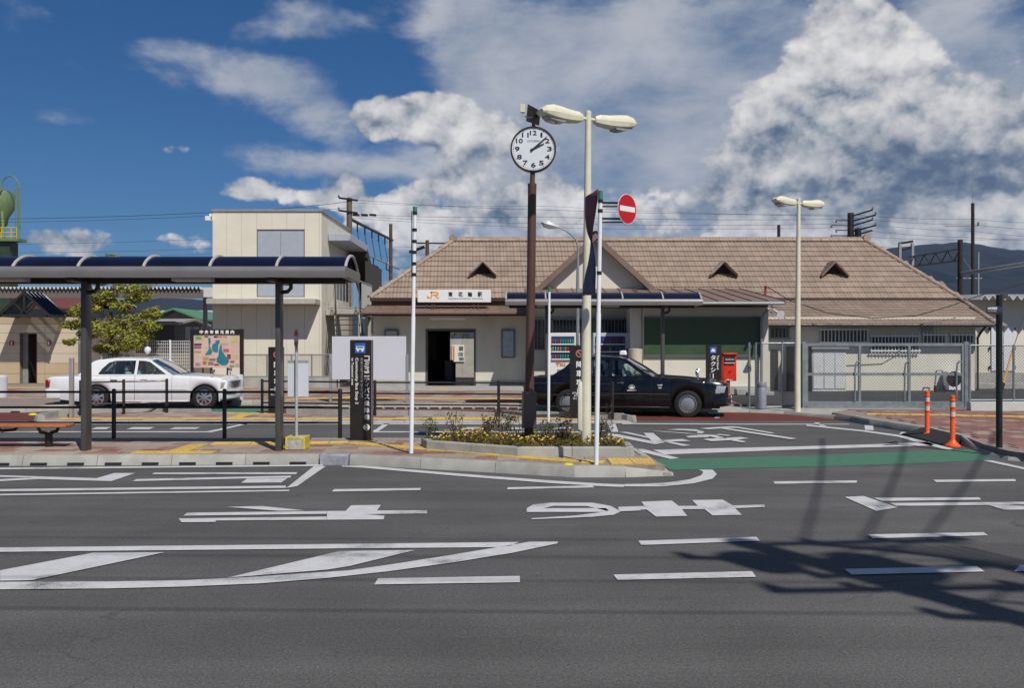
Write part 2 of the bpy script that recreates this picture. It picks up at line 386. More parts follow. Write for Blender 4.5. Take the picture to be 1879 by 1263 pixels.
G_pane = glass('pane_glass', (0.6, 0.65, 0.65))

# ------------------------------------------------------------------ lettering: flat print from text outlines
_txt = {}
def text_mesh(s):
    if s not in _txt:
        cu = bpy.data.curves.new('t', 'FONT'); cu.body = s; cu.size = 1.0; cu.resolution_u = 3
        o = bpy.data.objects.new('t', cu); COL.objects.link(o)
        dg = bpy.context.evaluated_depsgraph_get()
        me = bpy.data.meshes.new_from_object(o.evaluated_get(dg))
        vs = [v.co.copy() for v in me.vertices]; fs = [tuple(p.vertices) for p in me.polygons]
        bpy.data.objects.remove(o); bpy.data.curves.remove(cu); bpy.data.meshes.remove(me)
        _txt[s] = (vs, fs)
    return _txt[s]
def put_text(mb, s, x0, x1, z0, z1, y, rot=False, bold=0.0, keep=False):
    """letters filling the box x0..x1, z0..z1 on a plane facing -Y at depth y; rot = turned a quarter clockwise; keep = keep the letters' own shape"""
    vs, fs = text_mesh(s)
    if not vs: return mb
    if rot: P = [(v.y, -v.x) for v in vs]
    else: P = [(v.x, v.y) for v in vs]
    ax, bx = min(p[0] for p in P), max(p[0] for p in P); ay, by = min(p[1] for p in P), max(p[1] for p in P)
    sx = (x1 - x0) / max(bx - ax, 1e-6); sz = (z1 - z0) / max(by - ay, 1e-6)
    ox = oz = 0.0
    if keep:
        k = min(sx, sz); ox = ((x1 - x0) - (bx - ax) * k) / 2; oz = ((z1 - z0) - (by - ay) * k) / 2; sx = sz = k
    offs = [(0, 0)] if not bold else [(-bold, 0), (bold, 0), (0, bold), (0, -bold)]
    for i, (dx, dz) in enumerate(offs):
        mb.add([(x0 + ox + (p[0] - ax) * sx + dx, y - 0.0004 * i, z0 + oz + (p[1] - ay) * sz + dz) for p in P], fs)
    return mb
# ================================================================== GROUND, ROAD, PAVEMENTS
SZ = 0.14          # pavement height
def inside(p, poly):
    x, y = p; c = False; n = len(poly)
    for i in range(n):
        (x0, y0), (x1, y1) = poly[i], poly[(i + 1) % n]
        if (y0 > y) != (y1 > y) and x < (x1 - x0) * (y - y0) / (y1 - y0) + x0: c = not c
    return c
def shrink_ok(pts, poly, m=0.0): return all(inside(p, poly) for p in pts)

M_soil = mat('dry_ground', (0.16, 0.15, 0.11), 0.95, var=0.3, scale=0.05)
g_ = MB().quad((-9000, -3000, -0.03), (9000, -3000, -0.03), (9000, 15000, -0.03), (-9000, 15000, -0.03)).build('ground', M_soil); tag(g_, kind='structure')
road = MB().quad((-70, -25, 0), (70, -25, 0), (70, 27.5, 0), (-70, 27.5, 0)).build('road', asphalt); tag(road, kind='structure')

def paint(name, px_pts, m=None, z=0.004, lvl=0.0, parent=None):
    pts = []
    for (x, y) in px_pts:
        gx, gy = GP(x, y, lvl + z); pts.append((gx, gy, lvl + z))
    n = len(pts); ar = sum(pts[i][0] * pts[(i + 1) % n][1] - pts[(i + 1) % n][0] * pts[i][1] for i in range(n))
    if ar < 0: pts = pts[::-1]
    return MB().poly(pts).build(name, m or paintW, parent or road, smooth=False)
def Z(ox, oy, s, pts): return [(ox + x / s, oy + y / s) for x, y in pts]
z6 = lambda p: Z(0, 780, 2.936, p)
z7 = lambda p: Z(600, 780, 2.936, p)
z8 = lambda p: Z(1100, 740, 2.412, p)
q5 = lambda p: Z(1060, 690, 7.83, p)
q6 = lambda p: Z(1280, 690, 7.83, p)
qr = lambda p: Z(1480, 720, 4.709, p)
# red and green surfacing first (lowest sheets)
red = MB().poly([(-40, 20.6, .004), (-10.2, 20.6, .004), (-8.6, 22.2, .004), (-3.1, 21.2, .004), (2.6, 20.57, .004), (7.3, 20.45, .004), (7.25, 21.3, .004), (6.4, 22.9, .004), (2.4, 23.2, .004), (0.3, 24.3, .004),
                 (-4.9, 24.4, .004), (-5.6, 24.75, .004), (-6.6, 25.7, .004), (-10.9, 26.0, .004), (-12.0, 23.0, .004), (-40, 23.0, .004)]).build('red_lane_surfacing', paintR, road, smooth=False)
gx0, gx1 = XP(415, 24.2), XP(486, 24.2)
MB().poly([(gx0 - .2, 22.75, .008), (gx1 + .3, 22.75, .008), (gx1 + .1, 25.2, .008), (gx0 - .4, 25.4, .008)]).build('green_crossing_surfacing', paintG, road, smooth=False)
paint('green_crossing_surfacing', z8([(205, 250), (800, 235), (1500, 210), (1640, 205), (1735, 252), (1400, 268), (1000, 280), (320, 296)]), paintG)
ZW = 0.008
def pw(name, pts): return paint(name, pts, paintW, ZW)
pw('kerb_edge_line', z6([(-2400, 256), (1740, 214), (1740, 222), (-2400, 266)]))
pw('lane_line', z6([(-2400, 376), (1540, 328), (1540, 340), (-2400, 388)]))
pw('lane_line', z6([(-2400, 408), (1560, 350), (1555, 358), (-2400, 416)]))
pw('lane_line', z6([(1690, 224), (1755, 223), (1602, 330), (1542, 341)]))
pw('road_letter_stroke', z6([(-300, 268), (0, 272), (100, 275), (520, 288), (615, 260), (730, 260), (600, 304), (200, 292), (150, 284), (0, 281), (-300, 276)]))
pw('road_letter_stroke', z6([(-250, 306), (140, 286), (205, 293), (0, 304), (-250, 316)]))
pw('road_letter_stroke', z6([(832, 258), (1602, 256), (1595, 266), (818, 266)]))
pw('road_letter_stroke', z6([(735, 293), (1570, 274), (1562, 285), (1340, 289), (715, 304)]))
pw('road_letter_stroke', z6([(1330, 291), (1550, 287), (1515, 311), (1298, 313)]))
pw('road_letter_stroke', z6([(1010, 474), (1760, 465), (1760, 480), (985, 490)]) )
pw('road_letter_stroke', z6([(962, 505), (1700, 496), (1760, 495), (1760, 512), (1165, 516), (1160, 524), (978, 525)]))
paint('road_letter_stroke', z6([(1222, 443), (1412, 438), (1640, 462), (1500, 464)]), paintW, 0.0105)
pw('road_letter_stroke', z7([(0, 465), (100, 464), (130, 434), (290, 432), (270, 462), (540, 461), (538, 478), (200, 482), (310, 490), (305, 510), (0, 512)]))
hl = z6([(-3500, 698), (1879, 642)]) + z7([(1035, 632), (990, 652), (920, 660)]) + z6([(1879, 666), (-3500, 721)])
pw('hatching_border_line', hl)
up = z6([(-3500, 856), (-300, 848), (600, 845), (1000, 838), (1400, 818), (1879, 785)]) + z7([(330, 755), (650, 705), (950, 655), (1090, 631), (1245, 630)])
dn = z7([(1240, 640), (1000, 690), (680, 742), (330, 790), (0, 826)]) + z6([(1400, 855), (1000, 872), (600, 882), (-300, 890), (-3500, 898)])
pw('hatching_border_line', up + dn)
pw('hatching_stripe', z6([(0, 785), (500, 690), (890, 687), (170, 838), (0, 841)]))
for k in (1, 2, 3): pw('hatching_stripe', z6([(0 - k * 1330, 785 + 3 * k), (500 - k * 1330, 690 + 6 * k), (890 - k * 1330, 687 + 6 * k), (170 - k * 1330, 838 + 2 * k), (0 - k * 1330, 841 + 2 * k)]))
pw('hatching_stripe', [(417, 1061), (623, 1012), (762, 1010), (641, 1039.5), (600, 1046)])
for p in (z7([(40, 347), (505, 341), (503, 352), (25, 360)]), z7([(975, 337), (1430, 327), (1440, 338), (970, 348)]), z7([(275, 828), (1038, 815), (1040, 849), (255, 861)]),
          z8([(770, 347), (1140, 343), (1138, 353), (775, 358)]), z8([(1478, 340), (1840, 337), (1843, 346), (1490, 350)]), z8([(172, 610), (695, 593), (710, 610), (185, 629)]),
          z8([(1190, 582), (1700, 572), (1720, 586), (1210, 600)]), z8([(62, 760), (675, 745), (693, 770), (80, 784)]), z8([(1085, 735), (1670, 722), (1705, 746), (1115, 760)]),
          z8([(1860, 718), (2500, 702), (2530, 728), (1835, 745)])):
    pw('guide_dash', p)
# figure 9 with its bar and sleepers
pw('road_figure_stroke', z7([(1076, 470), (1076, 450), (1110, 430), (1200, 420), (1430, 420), (1530, 438), (1582, 466), (1503, 463), (1400, 438), (1220, 437), (1165, 450), (1500, 449), (1520, 461), (1480, 470)]))
pw('road_figure_stroke', z7([(1584, 467), (1545, 485), (1420, 497), (1105, 509), (1100, 504), (1330, 490), (1482, 471), (1520, 463)]))
paint('road_figure_stroke', z7([(1575, 450), (1690, 446), (1690, 462), (1575, 467)]), paintW, .0105)
pw('road_figure_stroke', z8([(84, 460), (200, 456), (185, 437), (320, 432), (350, 456), (435, 456), (410, 430), (545, 428), (590, 454), (730, 450), (733, 460), (600, 466), (630, 495), (500, 498), (465, 470), (365, 470), (388, 500), (250, 503), (210, 472), (84, 474)]), )
pw('road_figure_stroke', z8([(1085, 416), (1170, 412), (1320, 462), (1225, 478)]))
pw('road_figure_stroke', z8([(1215, 420), (1680, 418), (1690, 428), (1250, 434)]))
pw('road_figure_stroke', z8([(1285, 443), (2300, 434), (2300, 446), (1312, 456)]))
pw('road_figure_stroke', z8([(1722, 452), (2100, 458), (2100, 470), (1790, 473)]))
# edge line round the island nose
pw('kerb_edge_line', z7([(80, 219), (200, 220), (700, 262), (1200, 300), (1500, 318), (1600, 321), (1600, 335), (1480, 331), (1200, 314), (700, 275), (200, 232), (80, 226)]))
pw('kerb_edge_line', z8([(110, 359), (200, 358), (300, 352), (400, 338), (450, 320), (460, 305), (440, 295), (500, 295), (520, 315), (500, 335), (420, 355), (280, 370), (110, 369)]))
pw('stop_line', z8([(235, 207), (880, 192), (1300, 180), (1460, 172), (1480, 188), (900, 205), (290, 228)]))
pw('lane_line', q5([(868, 1052), (940, 1052), (1465, 1183), (1330, 1195), (880, 1085)]))
# letters painted before the stop line
for s in ([(600, 806), (700, 806), (1160, 905), (1110, 915)], [(415, 848), (450, 825), (600, 845), (1150, 955), (1110, 985)]): pw('road_letter_stroke', q5(s))
for s in ([(945, 820), (1085, 822), (1255, 962), (1110, 985)], [(1215, 925), (1500, 908), (1620, 938), (1250, 948)], [(1250, 952), (1350, 948), (1625, 1000), (1510, 1008)],
          [(1050, 790), (1200, 795), (1700, 832), (1560, 832)], [(1280, 775), (1450, 762), (1700, 770), (1825, 805), (1780, 828), (1710, 822), (1720, 800), (1500, 782)], [(1550, 870), (1700, 850), (1870, 855), (1879, 885), (1600, 888)]):
    pts = q5(s)
    paint('road_letter_stroke', pts, paintW, 0.0115)
for s in ([(0, 838), (250, 850), (420, 900), (300, 902), (190, 872), (0, 880)], [(260, 846), (300, 836), (480, 855), (440, 864)], [(75, 912), (150, 903), (400, 893), (620, 880), (740, 900), (470, 925), (200, 940)], [(475, 930), (560, 915), (700, 945), (650, 957)],
          [(30, 755), (140, 745), (450, 728), (560, 730), (1110, 820), (1060, 830), (560, 748), (420, 750), (160, 768)], [(330, 758), (430, 752), (1425, 900), (1330, 912)]):
    paint('road_letter_stroke', q6(s), paintW, 0.015)
pw('kerb_edge_line', q5([(640, 680), (2400, 690), (3900, 692), (3900, 700), (2400, 702), (640, 694)]))
pw('lane_line', q5([(440, 690), (545, 690), (585, 805), (480, 808)]))
pw('kerb_edge_line', qr([(0, 280), (500, 330), (800, 370), (1000, 420), (1270, 490), (1220, 500), (960, 435), (790, 385), (480, 340), (0, 292)]))
pw('road_stud_mark', qr([(500, 285), (575, 290), (580, 330), (505, 326)])); pw('road_stud_mark', qr([(820, 343), (890, 350), (870, 368), (800, 362)]))
pw('road_stud_mark', qr([(60, 262), (110, 265), (180, 296), (120, 292)]))
pw('kerb_edge_line', qr([(1520, 590), (1600, 590), (1879, 650), (2300, 740), (2300, 760), (1879, 668)]))
# bay markings on the inner road
pw('bay_line', [(-200, 792), (380, 792), (448, 777.5), (458, 777.5), (388, 793.8), (-200, 793.8)])
pw('bay_line', [(650, 792), (682, 792), (690, 788), (704, 778), (715, 778), (694, 792), (1062, 792), (1110, 790), (1110, 792), (1062, 794), (650, 794)])
for a, b in ((170, 200), (236, 280), (314, 364), (848, 880), (934, 966), (1018, 1050)):
    pw('bay_dash', [(a + 8, 784.3), (b + 4, 784.3), (b - 6, 788), (a - 4, 788)])
pw('kerb_edge_line', [(-200, 777.6), (1000, 777.6), (1000, 779.2), (-200, 779.2)])
pw('taxi_bay_mark', [(1302, 755.6), (1322, 756), (1322, 760), (1299, 759.5)]); pw('taxi_bay_mark', [(1313, 764), (1322, 763), (1320, 767.5), (1311, 768)])

# ---- pavements
def tile_mat(name, cols, rough=0.85):
    m = bpy.data.materials.new(name); m.use_nodes = True
    t = m.node_tree; g = NG(t); b = t.nodes['Principled BSDF']
    geo = t.nodes.new('ShaderNodeNewGeometry'); oi = t.nodes.new('ShaderNodeObjectInfo')
    rnd = g.m('FRACT', g.m('ADD', geo.outputs['Random Per Island'], oi.outputs['Random']))
    r = t.nodes.new('ShaderNodeValToRGB'); r.color_ramp.interpolation = 'CONSTANT'; t.links.new(rnd, r.inputs[0])
    e = r.color_ramp.elements
    for i, c in enumerate(cols):
        k = e[i] if i < 2 else e.new(0.5)
        k.position = i / len(cols); k.color = tuple(c) + (1,)
    tc = t.nodes.new('ShaderNodeTexCoord')
    wpos = geo.outputs['Position']
    n = g.noise(wpos, 1.1, 6, 0.65); n2 = g.noise(wpos, 26, 4, 0.7)
    k = g.m('MULTIPLY', g.ramp(n, 0.3, 0.72, 0.80, 1.12), g.ramp(n2, 0.3, 0.7, 0.9, 1.1))
    kk = t.nodes.new('ShaderNodeCombineXYZ')
    for i in range(3): g.put(kk.inputs[i], k)
    t.links.new(g.mix(1.0, r.outputs[0], kk.outputs[0], 'MULTIPLY'), b.inputs['Base Color'])
    b.inputs['Roughness'].default_value = rough; b.inputs['Specular IOR Level'].default_value = 0.3
    return m
PINK, PINK2, BEI, BEI2, GRY = (0.275, 0.155, 0.125), (0.235, 0.118, 0.100), (0.345, 0.275, 0.225), (0.31, 0.255, 0.205), (0.30, 0.26, 0.23)
M_pav = tile_mat('paving_pink_beige', [BEI, PINK, BEI2, PINK2, BEI, GRY, PINK, BEI2])
M_pav2 = tile_mat('paving_red_beige', [PINK2, PINK, BEI2, PINK2, (0.21, 0.095, 0.08), PINK, GRY])
def tile_mesh(name, sx, sy, h, m, ch=0.006):
    b = MB(); a, c = sx / 2, sy / 2
    vs = [(-a, -c, -h), (a, -c, -h), (a, c, -h), (-a, c, -h), (-a, -c, -ch), (a, -c, -ch), (a, c, -ch), (-a, c, -ch),
          (-a + ch, -c + ch, 0), (a - ch, -c + ch, 0), (a - ch, c - ch, 0), (-a + ch, c - ch, 0)]
    fs = [(0, 1, 5, 4), (1, 2, 6, 5), (2, 3, 7, 6), (3, 0, 4, 7), (4, 5, 9, 8), (5, 6, 10, 9), (6, 7, 11, 10), (7, 4, 8, 11), (8, 9, 10, 11)]
    b.add(vs, fs); return b.mesh(name, m, smooth=False)
TACT = []
def pave(parent, poly, z, m, sx=0.3, sy=0.3, gap=0.006, lim=300, avoid=None, bond=True, xlim=None):
    """tiles laid on the bed; the nearest ones are pieces of their own, those beyond the limit are one mesh"""
    xs = [p[0] for p in poly]; ys = [p[1] for p in poly]
    x0, x1 = min(xs), max(xs)
    if xlim: x0, x1 = max(x0, xlim[0]), min(x1, xlim[1])
    cells = []
    j = 0; y = min(ys)
    while y < max(ys):
        x = x0 + (sx / 2 if (bond and j % 2) else 0)
        while x < x1:
            c = (x + sx / 2, y + sy / 2)
            e = 0.48
            if all(inside((c[0] + sx * dx, c[1] + sy * dy), poly) for dx in (-e, e) for dy in (-e, e)):
                # in view?
                if abs(c[0]) < c[1] * 0.60 + 0.3 and not (avoid and avoid(c)): cells.append(c)
            x += sx
        y += sy; j += 1
    cells.sort(key=lambda c: c[1])
    me = tile_mesh('paving_tile', sx - gap, sy - gap, 0.02, m)
    for c in cells[:lim]:
        link('paving_tile', me, parent, (c[0], c[1], z + random.uniform(-0.0012, 0.0012)))
    if cells[lim:]:
        b = MB(); a, d = (sx - gap) / 2, (sy - gap) / 2
        for c in cells[lim:]:
            zz = z + random.uniform(-0.001, 0.001)
            b.add([(c[0] - a, c[1] - d, zz), (c[0] + a, c[1] - d, zz), (c[0] + a, c[1] + d, zz), (c[0] - a, c[1] + d, zz),
                   (c[0] - a, c[1] - d, z - .01), (c[0] + a, c[1] - d, z - .01)], [(0, 1, 2, 3), (4, 5, 1, 0)])
        tag(b.build('paving_tiles', m, parent, smooth=False), kind='stuff')
_tact = {}
def tact_mesh(kind):
    if kind in _tact: return _tact[kind]
    b = MB(); s = 0.294 / 2
    b.box(-s, s, -s, s, -0.02, 0.0)
    if kind == 'dots':
        for i in range(5):
            for k in range(5):
                cx, cy = (i - 2) * 0.056, (k - 2) * 0.056
                b.add([(cx - .014, cy - .014, 0), (cx + .014, cy - .014, 0), (cx + .014, cy + .014, 0), (cx - .014, cy + .014, 0), (cx - .008, cy - .008, .005), (cx + .008, cy - .008, .005), (cx + .008, cy + .008, .005), (cx - .008, cy + .008, .005)],
                      [(4, 5, 6, 7), (0, 1, 5, 4), (1, 2, 6, 5), (2, 3, 7, 6), (3, 0, 4, 7)])
    else:
        for k in range(4):
            cy = (k - 1.5) * 0.072
            b.add([(-.135, cy - .016, 0), (.135, cy - .016, 0), (.135, cy + .016, 0), (-.135, cy + .016, 0), (-.13, cy - .009, .005), (.13, cy - .009, .005), (.13, cy + .009, .005), (-.13, cy + .009, .005)],
                  [(4, 5, 6, 7), (0, 1, 5, 4), (1, 2, 6, 5), (2, 3, 7, 6), (3, 0, 4, 7)])
    _tact[kind] = b.mesh('tactile_tile_' + kind, M_yellow, smooth=False); return _tact[kind]
def tactile(parent, pts, z, kind='bars'):
    for (a, b) in zip(pts[:-1], pts[1:]):
        a, b = Vector(a), Vector(b); n = max(1, round((b - a).length / 0.3)); an = math.atan2(b.y - a.y, b.x - a.x)
        for i in range(n):
            p = a + (b - a) * ((i + 0.5) / n)
            o = link('tactile_tile', tact_mesh(kind), parent, (p.x, p.y, z + 0.0035)); o.rotation_euler = (0, 0, an)
            TACT.append((p.x, p.y))
def near_tact(c): return any(abs(c[0] - t[0]) < 0.20 and abs(c[1] - t[1]) < 0.20 for t in TACT)

def kerb(parent, pts, z, w=0.15, length=1.0, base=0.0, side=1, slots=False, zs=None, name='kerb_stone', slope=0.03, cham=0.02):
    """kerb stones along a polyline; side = +1 when the pavement lies to the left of travel"""
    P = [Vector(p) for p in pts]
    dist = [0.0]
    for a, b in zip(P[:-1], P[1:]): dist.append(dist[-1] + (b - a).length)
    def at(s):
        for i in range(len(P) - 1):
            if s <= dist[i + 1] or i == len(P) - 2:
                t = (s - dist[i]) / max(dist[i + 1] - dist[i], 1e-6); return P[i].lerp(P[i + 1], t), (P[i + 1] - P[i]).normalized()
    n = max(1, round(dist[-1] / length)); L = dist[-1] / n
    for i in range(n):
        (a, ta), (b, tb) = at(i * L + 0.004), at((i + 1) * L - 0.004)
        t = (b - a).normalized(); nn = Vector((-t.y, t.x)) * side
        mid = (a + b) / 2
        if abs(mid.x) > mid.y * 0.62 + 1.5: continue
        za = z if zs is None else zs(i / n); zb = z if zs is None else zs((i + 1) / n)
        m_ = MB()
        prof = lambda p, zz: [p + nn * 0 + Vector((0, 0)), p + nn * slope, p + nn * (slope + cham), p + nn * w, p + nn * w]
        def sec(p, zz): return [(p.x, p.y, base - 0.02), ((p + nn * slope).x, (p + nn * slope).y, zz - cham), ((p + nn * (slope + cham)).x, (p + nn * (slope + cham)).y, zz), ((p + nn * w).x, (p + nn * w).y, zz), ((p + nn * w).x, (p + nn * w).y, base - 0.02)]
        A, B = sec(a, za), sec(b, zb)
        fs = [(k, (k + 1) % 5, 5 + (k + 1) % 5, 5 + k) for k in range(5)] + [(4, 3, 2, 1, 0), (5, 6, 7, 8, 9)]
        m_.add(A + B, fs)
        k_ = m_.build(name, M_kerb, parent, smooth='fix')
        if slots:
            for u in (0.22, 0.72):
                c = a + (b - a) * u; e1 = c - t * 0.115; e2 = c + t * 0.115
                f1 = nn * -0.002; s_ = MB()
                s_.add([((e1 + f1).x, (e1 + f1).y, 0.012), ((e2 + f1).x, (e2 + f1).y, 0.012), ((e2 + f1 + nn * .010).x, (e2 + f1 + nn * .010).y, 0.040), ((e1 + f1 + nn * .010).x, (e1 + f1 + nn * .010).y, 0.040),
                        ((e1 + nn * .05).x, (e1 + nn * .05).y, 0.012), ((e2 + nn * .05).x, (e2 + nn * .05).y, 0.012), ((e2 + nn * .05).x, (e2 + nn * .05).y, 0.040), ((e1 + nn * .05).x, (e1 + nn * .05).y, 0.040)],
                       [(0, 1, 2, 3), (4, 7, 6, 5), (0, 4, 5, 1), (3, 2, 6, 7), (0, 3, 7, 4), (1, 5, 6, 2)])
                s_.build('drain_slot', M_slot, k_, smooth=False)

# --- bus island (near)
A_front = [(-13.0, 12.72), (-2.72, 13.03), (-2.376, 13.04), (-0.84, 12.46), (0.22, 12.02), (0.79, 11.78), (1.33, 11.76), (2.09, 11.92)]
A_nose = [(2.09, 11.92), (1.945, 13.2), (1.91, 13.8), (1.78, 14.5)]
A_back = [(1.78, 14.5), (1.2, 15.05), (-1.5, 15.42), (-13.0, 15.45)]
A_poly = A_front + A_nose[1:] + A_back[1:]
def inset(poly, d):
    n = len(poly); out = []
    for i in range(n):
        p0, p1, p2 = Vector(poly[i - 1]), Vector(poly[i]), Vector(poly[(i + 1) % n])
        a = (p1 - p0).normalized(); b = (p2 - p1).normalized()
        na, nb = Vector((-a.y, a.x)), Vector((-b.y, b.x)); m_ = (na + nb)
        m_ = m_ / max(0.35, m_.dot(na)) if m_.length > 1e-4 else na
        out.append(tuple(p1 + m_ * d))
    return out
islA = MB().prism(inset(A_poly, 0.10), -0.02, SZ - 0.012).build('bus_island_pavement', M_joint, smooth=False); tag(islA, kind='structure')
kerb(islA, A_front[:2], SZ, slots=True, w=0.18, slope=0.05)
b_ = MB(); b_.box(-2.705, -2.30, 13.0, 13.25, -0.02, SZ + .004)
gp = b_.build('kerb_stone', mat('kerb_metal_plate', (0.30, 0.31, 0.36), 0.5, var=0.2, scale=8, dirt=0.5), islA, bevel=0.012)
kerb(islA, [(-2.29, 13.0)] + A_front[3:6], SZ, length=0.95, w=0.17)
kerb(islA, A_front[5:], SZ, length=0.55, w=0.17, zs=lambda u: SZ - 0.10 * max(0, (u - 0.45) / 0.55))
kerb(islA, A_nose, SZ, length=0.6, w=0.14, zs=lambda u: 0.045 + 0.095 * min(1, u / 0.4))
kerb(islA, A_back, SZ, length=1.0, w=0.13)
tactile(islA, [(-4.86, 13.5), (-4.86, 14.4)], SZ); tactile(islA, [(-5.45, 13.33), (-4.28, 13.33)], SZ, 'dots')
tactile(islA, [(-4.70, 14.53), (-2.59, 14.68), (-1.51, 13.92), (-0.63, 13.42), (0.10, 12.83), (0.87, 12.32), (1.28, 12.22)], SZ)
for dy in (0.0, 0.3): tactile(islA, [(1.29, 12.22 + dy), (1.89, 12.22 + dy)], SZ - 0.003, 'dots')
# flower bed outline (used to keep tiles out)
BED = [(-1.27, 13.72), (0.07, 12.86), (1.60, 12.86), (1.72, 13.0), (1.74, 13.55), (1.30, 14.45), (-0.9, 14.75), (-1.40, 14.2)]
pave(islA, inset(A_poly, 0.19), SZ, M_pav, avoid=lambda c: near_tact(c) or inside(c, BED))
# --- middle island
Bz = 0.05
B_poly = [(-10.62, 20.3), (-10.2, 19.86), (2.62, 19.86), (2.78, 20.1), (2.5, 20.5), (2.2, 20.62), (0.0, 21.36), (-3.17, 21.5), (-5.97, 22.25), (-8.6, 22.9), (-10.1, 22.45), (-10.6, 21.4)]
islB = MB().prism(inset(B_poly, 0.08), -0.02, Bz - 0.01).build('middle_island_pavement', M_joint, smooth=False); tag(islB, kind='structure')
kerb(islB, [(-10.2, 19.86), (2.62, 19.86)], Bz, length=1.0, w=0.13)
kerb(islB, [(2.62, 19.86), (2.78, 20.1), (2.5, 20.5)], 0.15, length=0.4, w=0.16)
kerb(islB, [(2.5, 20.5), (2.2, 20.62), (0.0, 21.36), (-3.17, 21.5), (-5.3, 22.1)], 0.17, length=1.0, w=0.17)
kerb(islB, [(-5.3, 22.1), (-7.3, 22.55)], Bz, length=1.0, w=0.15)
kerb(islB, [(-7.3, 22.55), (-8.6, 22.9), (-10.1, 22.45), (-10.6, 21.4), (-10.62, 20.3), (-10.2, 19.86)], 0.15, length=0.8, w=0.17)
tactile(islB, [(-10.0, 20.42), (1.9, 20.42)], Bz); tactile(islB, [(-6.2, 20.7), (-6.2, 21.9)], Bz); tactile(islB, [(-6.9, 22.1), (-5.6, 21.85)], Bz, 'dots')
tactile(islB, [(-1.8, 20.72), (-0.3, 20.72)], Bz, 'dots')
pave(islB, inset(B_poly, 0.2), Bz, M_pav, avoid=near_tact)
# --- station pavement, running round the corner to the main road
S_front = [(-40, 22.9), (-12.0, 22.9), (-11.1, 24.2), (-10.6, 25.75), (-6.7, 25.6), (-5.6, 24.7), (-4.9, 24.3), (0.2, 24.2), (1.4, 23.25), (2.4, 23.05), (5.4, 23.03), (6.41, 22.67), (7.23, 21.17), (7.44, 18.95), (7.70, 17.46), (7.60, 15.75), (7.29, 14.41), (7.21, 13.6), (7.31, 13.23), (8.0, 12.80), (60, 12.75)]
st = MB().prism([(p[0], p[1] + 0.09) for p in S_front[:10]] + [(4.98, 23.12), (4.98, 24.3), (6.02, 24.3), (6.02, 60), (-40, 60)], -0.02, SZ - 0.012).build('station_pavement', M_joint, smooth=False); tag(st, kind='structure')
cnr = MB().prism([(p[0] + 0.09, p[1] + 0.04) for p in S_front[12:]] + [(60, 22.1), (8.05, 22.1), (7.6, 21.6)], -0.02, SZ - 0.012).build('corner_pavement', M_joint, smooth=False); tag(cnr, kind='structure')
LZ = 0.06
apr = MB().prism([(4.98, 23.08), (5.42, 23.08), (6.44, 22.74), (7.05, 21.65), (7.35, 21.2), (7.62, 21.6), (8.07, 22.1), (8.3, 23.5), (6.0, 24.5), (4.98, 24.5)], -0.02, LZ).build('dropped_kerb_apron', M_conc, smooth=False); tag(apr, kind='structure')
kerb(st, S_front[:2], SZ, slots=True, w=0.15); kerb(st, S_front[1:6], SZ, w=0.15); kerb(st, S_front[5:8], SZ, slots=True, w=0.15, length=0.62)
kerb(st, S_front[7:10] + [(4.98, 23.03)], SZ, length=0.9, w=0.17); kerb(apr, [(4.98, 23.03), (5.4, 23.03), (6.41, 22.67), (7.0, 21.6)], LZ + .006, length=0.8, w=0.15)
kerb(cnr, [(7.0, 21.6), (7.23, 21.17), (7.36, 20.2)], SZ, length=0.8, w=0.17, zs=lambda u: LZ + (SZ - LZ) * u); kerb(cnr, [(7.36, 20.2)] + S_front[13:16], SZ, length=0.9, w=0.17)
kerb(cnr, S_front[15:20], SZ, length=0.6, w=0.17, zs=lambda u: SZ - 0.09 * min(1, u / .3)); kerb(cnr, S_front[19:], 0.06, length=1.0, w=0.17)
rp = MB(); rp.poly([(7.32, 17.3, .02), (7.25, 15.6, .02), (7.66, 15.7, SZ + .012), (7.72, 17.35, SZ + .012)]); rp.poly([(7.25, 15.6, .02), (7.20, 14.9, .02), (7.5, 14.9, .03), (7.66, 15.7, SZ + .012)])
ra = MB(); ra.prism([(7.30, 17.35), (7.20, 15.55), (7.62, 15.7), (7.72, 17.3)], 0.0, 0.02)
ra.v[4:] = [(7.30, 17.35, .02), (7.20, 15.55, .02), (7.62, 15.7, SZ + .01), (7.72, 17.3, SZ + .01)]
rr_ = ra.build('kerb_ramp', mat('black_rubber', (0.02, 0.02, 0.02), 0.8, var=0.2), None, smooth='fix'); tag(rr_, 'black rubber kerb ramp wedge beside the orange bollards', 'kerb ramp')
tactile(cnr, [(7.9, 20.7), (13.5, 19.2)], SZ)
tactile(cnr, [(7.62, 13.35), (9.42, 13.35)], SZ, 'dots'); tactile(cnr, [(7.62, 13.65), (9.42, 13.65)], SZ, 'dots')
pave(cnr, [(8.05, 21.95), (7.78, 20.9), (7.78, 17.4), (7.76, 15.8), (7.55, 14.5), (7.45, 13.7), (7.6, 13.4), (8.1, 13.05), (16, 13.0), (16, 21.95)], SZ, M_pav2, avoid=near_tact)
